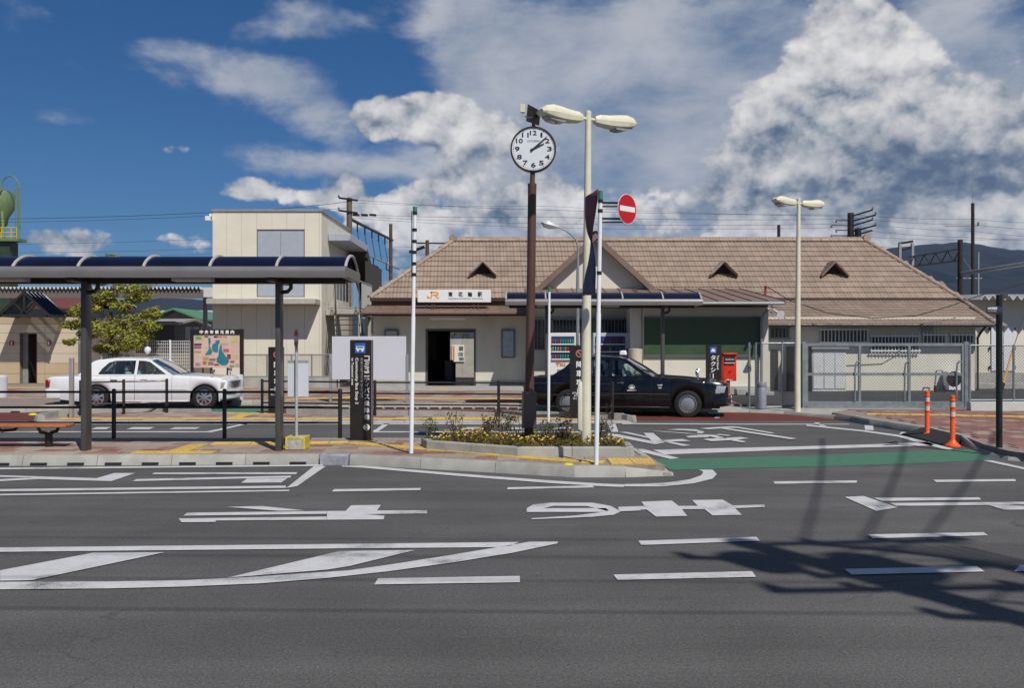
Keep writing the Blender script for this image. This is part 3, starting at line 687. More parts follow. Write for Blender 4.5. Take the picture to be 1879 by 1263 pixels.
# forecourt before the entrance: far enough that its tiles are one mesh
tactile(st, [(-9.0, 25.1), (-9.0 + .01, 25.1)], SZ)
tactile(st, [(-5.2, 26.9), (0.4, 26.3)], SZ); tactile(st, [(-4.4, 27.6), (-6.4, 25.9)], SZ); tactile(st, [(-3.4, 31.6), (-1.5, 31.6)], SZ, 'dots'); tactile(st, [(-2.45, 31.9), (-2.45, 34.0)], SZ)
tactile(st, [(-20, 33.2), (-9.2, 33.2)], SZ)
pave(st, [(-21, 26.2), (-6.4, 26.2), (-5.2, 24.9), (0.4, 24.5), (1.6, 23.7), (5.2, 23.45), (5.2, 27.5), (0, 31), (-4.8, 31), (-8, 33), (-21, 33)], SZ, M_pav, sx=0.6, sy=0.3, lim=0, avoid=near_tact)
MB().prism([(-5.0, 31.2), (0.4, 31.2), (0.4, 34.4), (-5.0, 34.4)], SZ - .02, SZ + .004).build('entrance_apron', M_conc, st, smooth=False)
MB().prism([(XP(850, 25.2), 24.6), (XP(985, 25.2), 24.6), (XP(985, 25.4), 25.6), (XP(890, 25.6), 25.7)], SZ - .02, SZ + .006).build('red_bay_patch', paintR, st, smooth=False)
yard = MB().prism([(6.02, 24.3), (8.1, 23.3), (8.3, 22.1), (60, 22.1), (60, 34), (6.02, 34)], -0.02, 0.10).build('railway_yard', lot, smooth=False); tag(yard, kind='structure')
ballast = MB().quad((-80, 44, 0.05), (80, 44, 0.05), (80, 62, 0.05), (-80, 62, 0.05)).build('track_bed', mat('ballast', (0.20, 0.17, 0.14), 0.95, var=0.3, scale=18), smooth=False); tag(ballast, kind='structure')
# ================================================================== STATION BUILDING
stn = thing('station_building', 'long low cream railway station with brown tiled hip roof and central gable', 'station', (4.0, 34.5, SZ))
YW = 34.5
# --- entrance wing: wall with a real opening and a room behind it
ex0, ex1, ezt = XP(784, YW), XP(870, YW), ZP(607, YW)
wl, wr = XP(685, YW), 0.55
w = MB(); w.box(wl, ex0, YW, YW + .18, .1, 3.34); w.box(ex1, wr, YW, YW + .18, .1, 3.34); w.box(ex0, ex1, YW, YW + .18, ezt, 3.34)
w.box(wl, wl + .18, YW + .18, 40.8, .1, 3.34)
w.build('entrance_wall', M_wallw, stn, smooth=False)
w = MB(); w.box(wl, wr, YW - .02, YW, .1, .42); w.v = [(min(v[0], v[0]), v[1], v[2]) for v in w.v]
MB().box(wl - .005, ex0 - .07, YW - .025, YW - .002, .1, .34).build('wall_plinth', M_conc, stn, smooth=False); MB().box(ex1 + .07, wr, YW - .025, YW - .002, .1, .34).build('wall_plinth', M_conc, stn, smooth=False)
f = MB(); f.box(ex0 - .06, ex0 + .01, YW - .02, YW + .2, .1, ezt + .06); f.box(ex1 - .01, ex1 + .06, YW - .02, YW + .2, .1, ezt + .06); f.box(ex0 - .06, ex1 + .06, YW - .018, YW + .2, ezt - .01, ezt + .062)
f.build('door_frame', mat('dark_frame', (0.10, 0.09, 0.085), .5, metal=.3), stn, smooth=False)
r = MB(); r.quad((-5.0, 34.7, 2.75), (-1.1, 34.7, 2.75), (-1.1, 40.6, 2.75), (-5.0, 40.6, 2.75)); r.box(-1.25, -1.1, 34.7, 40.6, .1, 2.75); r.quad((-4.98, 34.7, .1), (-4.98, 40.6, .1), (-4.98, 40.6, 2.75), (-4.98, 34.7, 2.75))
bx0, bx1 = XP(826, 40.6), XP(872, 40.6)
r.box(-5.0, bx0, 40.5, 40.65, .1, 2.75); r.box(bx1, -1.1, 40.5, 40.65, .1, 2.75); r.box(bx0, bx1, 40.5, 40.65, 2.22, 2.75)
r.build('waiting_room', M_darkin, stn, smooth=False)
MB().quad((-5.0, 34.7, SZ + .012), (-1.1, 34.7, SZ + .012), (-1.1, 40.6, SZ + .012), (-5.0, 40.6, SZ + .012)).build('waiting_room_floor', mat('dark_floor', (.10, .095, .09), .45), stn, smooth=False)
g1 = MB(); g1.box(bx0 - .02, bx0 + .35, 37.4, 37.55, SZ, 1.05); g1.cyl((bx0 + .35, 37.47, .95), (bx0 + .35, 37.47, SZ), .09, n=10); g1.build('ticket_gate', mat('gate_dark_metal', (.05, .05, .055), .4), stn, bevel=.02)
tk = MB(); tk.box(-4.9, -4.3, 36.0, 38.5, SZ, 1.9); tk.build('ticket_machine', mat('machine_grey', (.11, .11, .115), .4), stn, bevel=.02)
nb = MB(); nb.box(-4.5, -3.3, 40.38, 40.47, 1.0, 2.1); nb.build('timetable_board', mat('board_brown', (.16, .12, .085), .6), stn, smooth=False)
# platform wall and poster seen through the room
pwl = thing('platform_wall', 'low grey concrete wall on the platform seen through the station entrance', 'wall', (-2, 45, SZ))
pw_ = MB()
for i in range(5): MB().box(-6 + i * 1.8, -6 + i * 1.8 + 1.79, 45, 45.15, .1, 1.95).build('wall_panel', M_conc, pwl, smooth=False)
po = MB(); a, c = XP(829, 44.9), XP(852, 44.9); po.box(a, c, 44.93, 44.97, ZP(664, 44.9), ZP(633, 44.9))
pst = po.build('wall_poster', mat('poster_white', (.75, .74, .70), .5, var=0), None, smooth=False); tag(pst, 'white poster with orange text and photographs on the platform wall', 'poster')
q = MB(); zz = lambda y: ZP(y, 44.9)
for (x0, x1, y0, y1, m_) in ((842, 850, 636, 644, 'p1'), (841, 850, 647, 654, 'p2'), (842, 851, 656, 662, 'p3')):
    MB().box(XP(x0, 44.9), XP(x1, 44.9), 44.922, 44.931, zz(y1), zz(y0)).build('poster_photo', mat('poster_' + m_, {'p1': (.12, .13, .08), 'p2': (.25, .22, .2), 'p3': (.15, .18, .2)}[m_], .5, var=.6, scale=14), pst, smooth=False)
MB().box(XP(830.5, 44.9), XP(834, 44.9), 44.922, 44.931, zz(661), zz(635)).build('poster_text', mat('poster_orange', (.65, .25, .06), .5, var=.3, scale=30), pst, smooth=False)
# --- lean-to metal eave over the entrance
def metal_roof(parent, x0, x1, yA, zA, yB, zB, seam=0.45, th=0.06, name='lean_to_roof', lx=0.0, rx=0.0):
    b = MB(); b.slab([(x0, yA, zA), (x1, yA, zA), (x1 - rx, yB, zB), (x0 + lx, yB, zB)], (0, 0, -th))
    o = b.build(name, M_brmetal, parent, smooth='fix')
    n = int((x1 - x0) / seam)
    for i in range(n + 1):
        x = x0 + 0.03 + i * (x1 - x0 - .06) / n
        t = (x - x0) / (x1 - x0); xb = x0 + lx + t * (x1 - rx - x0 - lx)
        s = MB(); s.slab([(x - .012, yA, zA - .005), (x + .012, yA, zA - .005), (xb + .012, yB, zB - .005), (xb - .012, yB, zB - .005)], (0, 0, .035)); s.build('roof_seam', M_brmetal, o, smooth='fix')
    return o
metal_roof(stn, wl - .22, .75, 33.0, ZP(574, 33.0), 34.5, ZP(560, 34.5), seam=.52)
g = MB(); g.tube([(wl - .25, 32.97, ZP(576, 33.0)), (.75, 32.97, ZP(576, 33.0))], .04, 8); g.build('eave_gutter', M_fascia, stn)
MB().box(wl - .05, wr, 34.36, 34.5, 3.08, 3.37).build('fascia_band', M_fascia, stn, smooth=False)
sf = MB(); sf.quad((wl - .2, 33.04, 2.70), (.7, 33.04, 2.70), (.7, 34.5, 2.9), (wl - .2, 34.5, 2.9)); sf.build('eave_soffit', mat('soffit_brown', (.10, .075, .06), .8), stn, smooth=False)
# --- recess with the barred windows, between the wings
YR = 33.9
w = MB(); w.box(wr, 4.3, YR, YR + .18, .1, 3.5); w.box(wr - .02, wr + .14, YR, YW + .2, .1, 3.4); w.build('recess_wall', M_wallw, stn, smooth=False)
def barred_window(parent, x0, x1, z0, z1, y, pitch=0.115, proud=0.12, drop=0.0, name='barred_window', barm=None):
    o = MB().box(x0, x1, y - .03, y + .01, z0, z1).build(name, mat('window_frame_grey', (.25, .26, .26), .5), parent, smooth=False)
    n = max(2, round((x1 - x0) / .7)); e = .03
    for i in range(n):
        a = x0 + e + i * (x1 - x0 - e) / n; MB().box(a, a + (x1 - x0 - e) / n - e, y - .040, y - .031, z0 + e, z1 - e).build('pane', M_win, o, smooth=False)
    g = MB(); yb = y - proud; k = int((x1 - x0) / pitch)
    for i in range(k + 1):
        x = x0 + i * (x1 - x0) / k; g.box(x - .009, x + .009, yb - .009, yb + .009, z0 - drop, z1 + .10)
    for zz_ in (z0 + .02, z1 - .02): g.box(x0 - .05, x1 + .05, yb - .022, yb - .008, zz_ - .022, zz_ + .022)
    for x in (x0, x1):
        for zz_ in (z0 + .02, z1 - .02): g.box(x - .012, x + .012, yb, y, zz_ - .012, zz_ + .012)
    g.build('window_grille', barm or M_galv, o, smooth=False)
    return o
xa = wr + .25
barred_window(stn, xa, XP(1012, YR), ZP(643, YR), ZP(585, YR), YR); barred_window(stn, XP(1014, YR), XP(1088, YR), ZP(622, YR), ZP(585, YR), YR); barred_window(stn, XP(1090, YR), XP(1164, YR), ZP(622, YR), ZP(585, YR), YR)
bl = metal_roof(stn, .45, 4.4, 31.9, ZP(538, 31.9), 33.5, ZP(529, 33.5), seam=.5)
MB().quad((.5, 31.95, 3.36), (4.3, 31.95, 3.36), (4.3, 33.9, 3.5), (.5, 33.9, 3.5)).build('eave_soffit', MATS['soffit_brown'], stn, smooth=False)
# --- wing with the green panel
YG = 29.5
gx0, gx1 = XP(1180, YG), XP(1410, YG)
w = MB(); w.box(gx0, gx1, YG, YG + .18, .1, 2.95); w.box(gx0, gx0 + .18, YG + .18, 34, .1, 2.95); w.box(gx1 - .18, gx1, YG + .18, 34, .1, 2.95); w.build('wing_wall', M_wallc, stn, smooth=False)
MB().box(gx0 - .02, gx1 + .02, YG - .10, YG - .002, .05, .36).build('wing_plinth', M_conc, stn, bevel=.015)
for i, (x0_, x1_, d_) in enumerate(((7.0, 7.75, .55), (7.3, 8.1, .8))): MB().box(x0_, x1_, YG - .1 - d_, YG - .1 - d_ + .35, .1, .30 - .08 * i).build('kerb_step', M_conc, stn, bevel=.015)
M_green = mat('dark_green_panel', (0.036, 0.078, 0.032), 0.5, var=.10, scale=2)
pg0, pg1 = gx0 + .03, XP(1396, YG)
gp_ = MB().box(pg0, pg1, YG - .05, YG - .003, ZP(653, YG), ZP(583, YG)).build('green_panel', M_green, stn, smooth=False)
fr = MB(); z0, z1 = ZP(653, YG), ZP(583, YG)
for (a, b, c, d) in ((pg0, pg1, z1 - .03, z1 + .03), (pg0, pg1, z0 - .04, z0 + .03)): fr.box(a, b, YG - .075, YG - .051, c, d)
fr.build('panel_frame', mat('panel_frame_grey', (.12, .13, .12), .5, metal=.3), gp_, smooth=False)
cp = MB(); cp.box(XP(1160, YG), gx0 - .01, YG + .15, YG + .55, .1, 2.95); cp.build('porch_column', M_wallc, stn, bevel=.02)
metal_roof(stn, 3.75, XP(1443, 28.6), 28.6, ZP(553, 28.6), 33.6, ZP(530, 33.6), seam=.48, th=.09, rx=.2)
gt = MB(); gt.tube([(3.75, 28.56, ZP(557, 28.6)), (XP(1441, 28.4), 28.56, ZP(557, 28.6))], .05, 8); gt.tube([(XP(1398, 29.3), 28.5, 2.80), (XP(1398, 29.3), 29.2, 2.62), (XP(1398, 29.3), 29.34, 2.4), (XP(1398, 29.3), 29.34, .12)], .045, 8); gt.build('downpipe', mat('pipe_grey_green', (.26, .30, .30), .5), stn)
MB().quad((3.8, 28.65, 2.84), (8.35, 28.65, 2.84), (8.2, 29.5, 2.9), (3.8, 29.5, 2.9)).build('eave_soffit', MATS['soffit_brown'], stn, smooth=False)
sp = MB(); c = Vector((XP(1421, 28.6), 28.6, ZP(570, 28.6))); e = Vector((XP(1429, 28.4), 28.2, ZP(578, 28.4)))
sp.cyl(c, c.lerp(e, .6), .035, .05, 10); sp.cyl(c.lerp(e, .6), e, .05, .13, 14); sp.cyl(c, c + Vector((-.1, .2, .3)), .02, n=6)
spk = sp.build('horn_speaker', M_white, None); tag(spk, 'white horn loudspeaker hanging under the corner of the green wing eave', 'loudspeaker')
# --- right part: yard wall
YY = 31.8
yx0, yx1 = gx1 - .05, XP(1790, YY)
w = MB(); w.box(yx0, yx1, YY, YY + .18, .0, 2.62); w.box(yx1 - .18, yx1, YY + .18, 40.5, 0, 2.62); w.build('yard_wall', M_wallc, stn, smooth=False)
for (a, b, c, d) in ((1412, 1447, 600, 622), (1504, 1590, 604, 630), (1597, 1684, 616, 645), (1692, 1733, 614, 632), (1743, 1784, 614, 632)):
    barred_window(stn, XP(a, YY), XP(b, YY), ZP(d, YY), ZP(c, YY), YY, drop=.08, barm=M_white if a > 1500 else M_galv)
MB().box(XP(1690, YY), XP(1712, YY), YY - .04, YY - .003, ZP(611, YY), ZP(599, YY)).build('wall_vent', M_grey, stn, smooth=False)
dr = MB().box(XP(1412, YY), XP(1427, YY), YY - .05, YY - .003, .12, ZP(645, YY)).build('louvre_door', mat('louvre_dark', (.05, .045, .04), .6), stn, smooth=False)
for i in range(12): MB().box(XP(1413, YY), XP(1426, YY), YY - .07, YY - .05, .2 + i * .11, .28 + i * .11).build('louvre_slat', MATS['louvre_dark'], dr, smooth=False)
MB().box(XP(1408, YY), XP(1412, YY), YY - .07, YY, .12, ZP(640, YY)).build('door_jamb', M_wallc, stn, smooth=False); MB().box(XP(1427, YY), XP(1431, YY), YY - .07, YY, .12, ZP(640, YY)).build('door_jamb', M_wallc, stn, smooth=False)
MB().box(XP(1443, YY), XP(1466, YY), YY - .9, YY - .003, .1, ZP(636, YY)).build('niche_stand_in', mat('niche_shade_dark', (.045, .035, .03), .7), stn, smooth=False)  # dark box standing in for an open niche, its shade put into the colour
gt = MB(); gt.tube([(yx0, 31.14, 2.34), (16.2, 31.14, 2.34)], .055, 8); gt.tube([(yx1 + .05, 31.2, 2.3), (yx1 + .05, 31.6, 2.05), (yx1 + .05, 31.75, 1.9), (yx1 + .05, 31.75, .1)], .04, 8); gt.build('downpipe', mat('pipe_dark', (.05, .04, .035), .5), stn)

# --- tiled roof
EL, ER = (-5.25, 34.2, 3.38), (16.6, 33.97, 3.21)
RL, RR = (-2.37, 37.4, 5.85), (14.3, 37.4, 5.85)
def corr(x, w): return 0.024 * (0.5 - 0.5 * math.cos(4 * math.pi * x / w))
TW, TE = 0.27, 0.36
def tile_piece(slope_dir, up):
    b = MB(); n = 8
    top = []
    for t, lift in ((-0.02, .042), (TE + 0.04, .004)):
        for i in range(n + 1):
            x = i * (TW - .004) / n; top.append(Vector((x, 0, 0)) + slope_dir * t + up * (corr(x, TW) + lift))
    base = [top[i] - up * .040 for i in range(n + 1)]
    fs = [(i, i + 1, n + 2 + i, n + 1 + i) for i in range(n)] + [(2 * n + 2 + i, 2 * n + 3 + i, i + 1, i) for i in range(n)]
    return [tuple(p) for p in top + base], fs
LEFT = [300]
def tile_plane(parent, pa, pb, sd, rows, xl, xr, skip=None, count=None):
    """rows of tiles from the eave up; xl(t), xr(t) give the edges at slope distance t"""
    up = Vector((0, -sd.z, sd.y)).normalized()
    vs, fs = tile_piece(sd, up); b = MB(); b.add(vs, fs); me = b.mesh('roof_tile', M_tile, smooth=0.9)
    st_ = MB(); used = 0
    for r_ in range(rows):
        t = r_ * TE; x = xl(t)
        while x < xr(t) - TW * .5:
            y0 = pa[1]; p = Vector((x, y0, pa[2])) + sd * t
            if not (skip and skip(p)):
                if used < LEFT[0] * count:
                    link('roof_tile', me, parent, p); used += 1
                else:
                    b0 = [(v[0] + p.x, v[1] + p.y, v[2] + p.z) for v in vs]; st_.add(b0, fs)
            x += TW
    if st_.v: tag(st_.build('roof_tiles', M_tile, parent, smooth=0.9), kind='stuff')
roof = MB()
roof.slab([EL, (16.6, 34.2, 3.38), RR, RL], (0, .03, -.08))
roof.slab([(16.6, 34.2, 3.38), (16.6, 41.5, 2.7), RR], (0, 0, -.08)); roof.slab([EL, RL, (-5.25, 41.5, 2.7)], (0, 0, -.08)); roof.slab([RL, RR, (16.6, 41.5, 2.7), (-5.25, 41.5, 2.7)], (0, 0, -.08))
roof.slab([(8.0, 31.2, 2.36), (16.25, 31.2, 2.36), (16.6, 33.97, 3.20), (8.0, 33.97, 3.20)], (0, 0, -.07))
roof.slab([(16.25, 31.2, 2.36), (16.9, 31.6, 2.36), (16.6, 33.97, 3.20)], (0, 0, -.05)); roof.slab([(16.9, 31.6, 2.36), (16.9, 41.0, 2.36), (16.6, 33.97, 3.2)], (0, 0, -.05))
rf = roof.build('roof', M_tile, stn, smooth='fix')
sd = (Vector(RL) - Vector((RL[0], EL[1], EL[2]))).normalized(); SL = (Vector((0, RL[1], RL[2])) - Vector((0, EL[1], EL[2]))).length
gab_c, gab_z, gab_h = 2.97, 5.52, 2.25
def under_gable(p): return abs(p.x + .13 - gab_c) < (gab_z - p.z) / 1.0 - .05 and p.z < gab_z - .1
tile_plane(rf, EL, ER, sd, int(SL / TE) + 1, lambda t: EL[0] + (RL[0] - EL[0]) * t / SL, lambda t: 16.6 + (RR[0] - 16.6) * t / SL, under_gable, 0.55)
sd2 = Vector((0, 33.97 - 31.2, 3.20 - 2.36)); SL2 = sd2.length; sd2.normalize()
tile_plane(rf, (8.0, 31.2, 2.36), None, sd2, int(SL2 / TE) + 1, lambda t: 8.0, lambda t: 16.25 + .35 * t / SL2, None, 0.45)
# ridge and hip tiles
def ridge_run(a, b, r=.11, step=.37, name='ridge_tile'):
    a, b = Vector(a), Vector(b); n = round((b - a).length / step); d = (b - a) / n; w_ = d.normalized()
    side = w_.cross(Vector((0, 0, 1))).normalized(); up = side.cross(w_)
    m_ = MB(); k = 8; vs = []
    for t, rr in ((-.02, r + .012), (.06, r + .012), (.061, r), (d.length + .0, r)):
        for i in range(k + 1):
            an = math.pi * i / k; vs.append(w_ * t + side * (rr * math.cos(an)) + up * (rr * math.sin(an) * .9))
    fs = []
    for j in range(3):
        for i in range(k): fs.append((j * (k + 1) + i, j * (k + 1) + i + 1, (j + 1) * (k + 1) + i + 1, (j + 1) * (k + 1) + i))
    m_.add([tuple(v) for v in vs], fs); me = m_.mesh(name, M_ridge, smooth=.7)
    for i in range(n): link(name, me, rf, a + d * i)
ridge_run(Vector(RL) + Vector((0, 0, .02)), Vector(RR) + Vector((0, 0, .02))); ridge_run(Vector(EL) + Vector((0, 0, .03)), Vector(RL) + Vector((0, 0, .03)), .10); ridge_run(Vector((16.6, 34.1, 3.32)), Vector(RR) + Vector((0, 0, .03)), .10); ridge_run(Vector((16.3, 31.25, 2.40)), Vector((16.6, 33.97, 3.25)), .10)
for p in (RL, RR):
    f_ = MB(); x, y, z = p; f_.slab([(x - .13, y - .13, z), (x + .13, y - .13, z), (x + .16, y - .13, z + .16), (x + .05, y - .13, z + .30), (x - .05, y - .13, z + .30), (x - .16, y - .13, z + .16)], (0, .2, 0)); f_.build('ridge_end_tile', M_ridge, rf, bevel=.02)
# small roof vents
for (px_, tiled) in ((886, True), (1327, True), (1530, False)):
    Yv = 35.35; X_ = XP(px_, Yv); zb, za = ZP(508, Yv), ZP(484, Yv); hw = .50
    v_ = MB()
    for s in (-1, 1):
        v_.slab([(X_ + s * hw * 1.05, Yv - .22, zb - .02), (X_, Yv - .22, za + .02), (X_, Yv + 1.1, za + .02), (X_ + s * hw * 1.05, Yv + 1.1, zb - .02)], (0, 0, .09))
    o = v_.build('roof_vent', M_ridge if tiled else M_brmetal, rf, smooth='fix')
    MB().poly([(X_ - hw * .8, Yv + .12, zb), (X_ + hw * .8, Yv + .12, zb), (X_, Yv + .12, za)]).build('vent_louvre', M_darkin, o, smooth=False)
    if tiled:
        for s in (-1, 1):
            for i in range(4):
                t = i / 4; cc = MB(); p0 = Vector((X_ + s * hw * (1.05 - t), Yv - .25, zb + .07 + (za - zb) * t)); p1 = Vector((X_ + s * hw * (1.05 - t - .3), Yv - .25, zb + .07 + (za - zb) * (t + .28))); cc.tube([p0, p1], .045, 7); cc.build('vent_edge_tile', M_ridge, o)
# central gable
gy = 33.4
hw, zb = 2.02, ZP(531, gy)
gw = MB(); gw.slab([(gab_c - hw, gy, zb - .1), (gab_c + hw, gy, zb - .1), (gab_c, gy, gab_z - .05)], (0, .15, 0)); gw.build('gable_wall', M_wallc, stn, smooth=False)
gr_ = MB()
for s in (-1, 1):
    gr_.slab([(gab_c + s * (hw + .22), gy - .40, zb - .16), (gab_c, gy - .40, gab_z + .06), (gab_c, 37.2, gab_z + .06), (gab_c + s * (hw + .22), 37.2, zb - .16)], (0, 0, .07))
go = gr_.build('gable_roof', M_tile, stn, smooth='fix')
for s in (-1, 1):
    bb = MB(); d_ = Vector((s * (hw + .22), 0, zb - .16 - gab_z - .06)).normalized(); nrm = Vector((s * -d_.z * s, 0, 0))
    p0 = Vector((gab_c, gy - .45, gab_z + .13)); p1 = Vector((gab_c + s * (hw + .26), gy - .45, zb - .12))
    bb.slab([p0, p1, p1 + Vector((0, 0, -.26)), p0 + Vector((0, 0, -.26))], (0, .06, 0)); bb.build('barge_board', M_brmetal, go, smooth='fix')
ridge_run((gab_c, gy - .4, gab_z + .12), (gab_c, 37.0, gab_z + .12), .1)

# --- station name sign
ss = thing('station_name_sign', 'long white station name sign board mounted above the entrance eave', 'sign', (XP(833, 33.6), 33.6, ZP(555, 33.6)))
sx0, sx1, sz0, sz1 = XP(766, 33.6), XP(901, 33.6), ZP(555, 33.6), ZP(532, 33.6)
M_signw = mat('sign_face_white', (.78, .78, .77), .4, var=.03)
MB().box(sx0, sx1, 33.6, 33.75, sz0, sz1).build('sign_box', M_signw, ss, bevel=.01)
M_jr = mat('orange_logo', (.80, .30, .03), .5, var=0)
T = lambda px_: XP(px_, 33.6); U = lambda py_: ZP(py_, 33.6)
jr = MB()
def stroke(mb, pts, wd, y, close=False):
    for a, b in zip(pts[:-1], pts[1:]):
        a, b = Vector((a[0], 0, a[1])), Vector((b[0], 0, b[1])); d_ = (b - a).normalized(); n_ = Vector((-d_.z, 0, d_.x)) * wd / 2; a = a - d_ * wd * .35; b = b + d_ * wd * .35
        mb.add([(a + n_).xz.to_tuple()[:1] + (y,) + ((a + n_).z,), ((b + n_).x, y, (b + n_).z), ((b - n_).x, y, (b - n_).z), ((a - n_).x, y, (a - n_).z)], [(0, 1, 2, 3)])
        y -= .0008
for pts in ([(792, 536.5), (792, 544), (790, 546.5), (785, 546.5), (785, 543.5)], [(790, 536.5), (801, 536.5), (804, 538.5), (803, 541.5), (795, 541.5)], [(798, 541.5), (804.5, 548)]):
    stroke(jr, [(T(a), U(b)) for a, b in pts], .045, 33.594)
jr.build('logo', M_jr, ss, smooth=False)
t_ = MB()
for ch, cx in zip('東花輪駅', (826.5, 845, 862.5, 880.5)): put_text(t_, ch, T(cx - 3.8), T(cx + 3.8), U(544.5), U(536), 33.594, bold=.006)
put_text(t_, 'HIGASHI-HANAWA  STATION', T(823), T(886), U(549.6), U(547), 33.594)
t_.build('lettering', M_textd, ss, smooth=False)
put_text(MB(), '', 0, 1, 0, 1, 0); t_ = MB(); put_text(t_, 'JR central', T(790), T(802), U(551), U(549), 33.594); t_.build('lettering', M_jr, ss, smooth=False)
for px_ in (793, 797, 870, 878):
    MB().box(T(px_) - .02, T(px_) + .02, 33.66, 33.70, sz0 - .28, sz0 + .01).build('sign_bracket', M_fascia, ss, smooth=False)
ll = thing('entrance_light', 'long pale fluorescent light fitting under the entrance eave', 'light', (XP(821, 33.7), 33.7, 2.55))
MB().box(XP(788, 33.7), XP(856, 33.7), 33.6, 33.8, ZP(585, 33.7), ZP(579, 33.7)).build('light_body', mat('fitting_cream', (.62, .58, .48), .5, var=.03), ll, bevel=.015)
MB().cyl((XP(790, 33.7), 33.7, ZP(586, 33.7)), (XP(854, 33.7), 33.7, ZP(586, 33.7)), .018, n=8).build('light_tube', M_white, ll)
MB().box(XP(800, 33.7), XP(803, 33.7), 33.68, 33.72, ZP(580, 33.7), 2.85).build('light_stem', M_fascia, ll, smooth=False); MB().box(XP(842, 33.7), XP(845, 33.7), 33.68, 33.72, ZP(580, 33.7), 2.85).build('light_stem', M_fascia, ll, smooth=False)
def notice_case(x0, x1, y0, y1, label):
    n = thing('notice_case', label, 'notice case', (XP((x0 + x1) / 2, YW), YW, ZP(y1, YW)))
    MB().box(XP(x0, YW), XP(x1, YW), YW - .10, YW - .002, ZP(y1, YW), ZP(y0, YW)).build('case_frame', mat('case_blue_grey', (.13, .15, .17), .4, metal=.4), n, bevel=.01)
    MB().box(XP(x0 + 3, YW), XP(x1 - 3, YW), YW - .112, YW - .101, ZP(y1 - 3, YW), ZP(y0 + 3, YW)).build('case_panel', mat('case_panel_grey', (.33, .37, .40), .25), n, smooth=False)
notice_case(920, 945, 605, 657, 'blue grey framed notice case on the wall right of the entrance')
notice_case(706, 732, 605, 640, 'small framed notice case on the wall left of the entrance')

# --- drinks machines
def vending(x0, x1, cols, label, sticker=None, body=(.72, .72, .70)):
    Yv = 31.9; n = thing('vending_machine', label, 'vending machine', ((XP(x0, Yv) + XP(x1, Yv)) / 2, Yv, SZ), 'vending machines in the station recess')
    a, b = XP(x0, Yv), XP(x1, Yv); zt = ZP(611, Yv); W = b - a
    MB().box(a, b, Yv, Yv + .75, SZ, zt).build('cabinet', mat('vending_body_%d' % x0, body, .35, var=.03), n, bevel=.015)
    MB().box(a + .05, b - .22 * W / 1.2, Yv - .012, Yv - .001, 1.14, zt - .12).build('display_window', mat('vending_inside', (.03, .05, .14), .3), n, smooth=False)
    wx0, wx1 = a + .06, b - .23 * W / 1.2
    for r_ in range(3):
        zz = 1.19 + r_ * (zt - .14 - 1.17) / 3.0
        MB().box(wx0, wx1, Yv - .07, Yv - .013, zz - .035, zz).build('shelf', M_white, n, smooth=False)
        k = 9
        for i in range(k):
            c = cols[(r_ * 3 + i // 3 + (i * 7 + r_) % 2) % len(cols)]
            cx = wx0 + (i + .5) * (wx1 - wx0) / k
            cm = mat('can_%02x%02x%02x' % tuple(int(v * 255) for v in c), c, .25, metal=.2, var=.35, scale=30)
            MB().lathe((cx, Yv - .042, zz), [(.026, 0), (.031, .012), (.031, .13), (.022, .15), (.020, .155)], 8).build('drink_can', cm, n)
    MB().box(b - .18 * W / 1.2, b - .05, Yv - .015, Yv - .001, 1.0, 1.55).build('coin_panel', mat('coin_panel', (.10, .11, .12), .4), n, bevel=.004)
    MB().box(a + .25, b - .35, Yv - .02, Yv - .001, .62, .82).build('delivery_flap', mat('flap_grey', (.2, .2, .2), .4), n, bevel=.006)
    if sticker:
        t = MB(); put_text(t, sticker, XP(1020, Yv), XP(1037, Yv), ZP(671.5, Yv), ZP(666, Yv), Yv - .022, bold=.008); t.build('sticker_text', mat('sticker_orange', (.75, .20, .04), .5, var=0), n, smooth=False)
vending(1009, 1064, [(.45, .03, .03), (.05, .2, .55), (.06, .3, .12), (.1, .35, .4), (.35, .25, .05), (.04, .12, .45)], 'white drinks vending machine with orange TKI lettering below its window', 'TKI')
vending(1089, 1160, [(.10, .3, .08), (.05, .08, .4), (.15, .15, .3), (.3, .06, .06), (.05, .05, .12)], 'white and blue drinks vending machine beside the cream porch column', None, (.55, .56, .60))
tb = MB(); tb.lathe((XP(1166, 29.2), 29.2, SZ), [(.2, 0), (.22, 1.35), (.23, 1.4), (.05, 1.42)], 14)
tag(tb.build('litter_bin', mat('bin_cream', (.60, .57, .45), .5), None), 'cream litter bin standing beside the porch column behind the black taxi', 'litter bin')
tag(MB().box(XP(1490, 31.0), XP(1553, 31.0), 31.0, 31.55, .1, ZP(641, 31)).build('electrical_cabinet', mat('cabinet_white', (.60, .61, .60), .45, var=.05, dirt=.2), None, bevel=.02), 'large white electrical cabinet standing against the yard wall behind the gate', 'cabinet')
ec = bpy.data.objects['electrical_cabinet']
for i in range(3): MB().box(XP(1492 + i * 20, 31), XP(1511 + i * 20, 31), 30.975, 30.998, .2, ZP(648, 31)).build('cabinet_door', MATS['cabinet_white'], ec, bevel=.006)
MB().box(XP(1488, 31), XP(1556, 31), 30.9, 31.6, ZP(641, 31), ZP(637, 31)).build('cabinet_roof', M_grey, ec, smooth=False)
ac = thing('air_conditioner_unit', 'small white air conditioner unit on the ground against the yard wall', 'air conditioner', (XP(1748, 31.4), 31.4, .1))
MB().box(XP(1738, 31.4), XP(1766, 31.4), 31.3, 31.7, .14, ZP(682, 31.4)).build('casing', M_white, ac, bevel=.015)
MB().lathe((XP(1748, 31.4), 31.298, .52), [(.26, 0), (.26, .01), (.02, .02)], 18, 'y').build('fan_grille', M_signbk, ac)
dk = thing('hand_trolley', 'dark folded hand trolley leaning by the air conditioner', 'trolley', (XP(1724, 31.2), 31.2, .1))
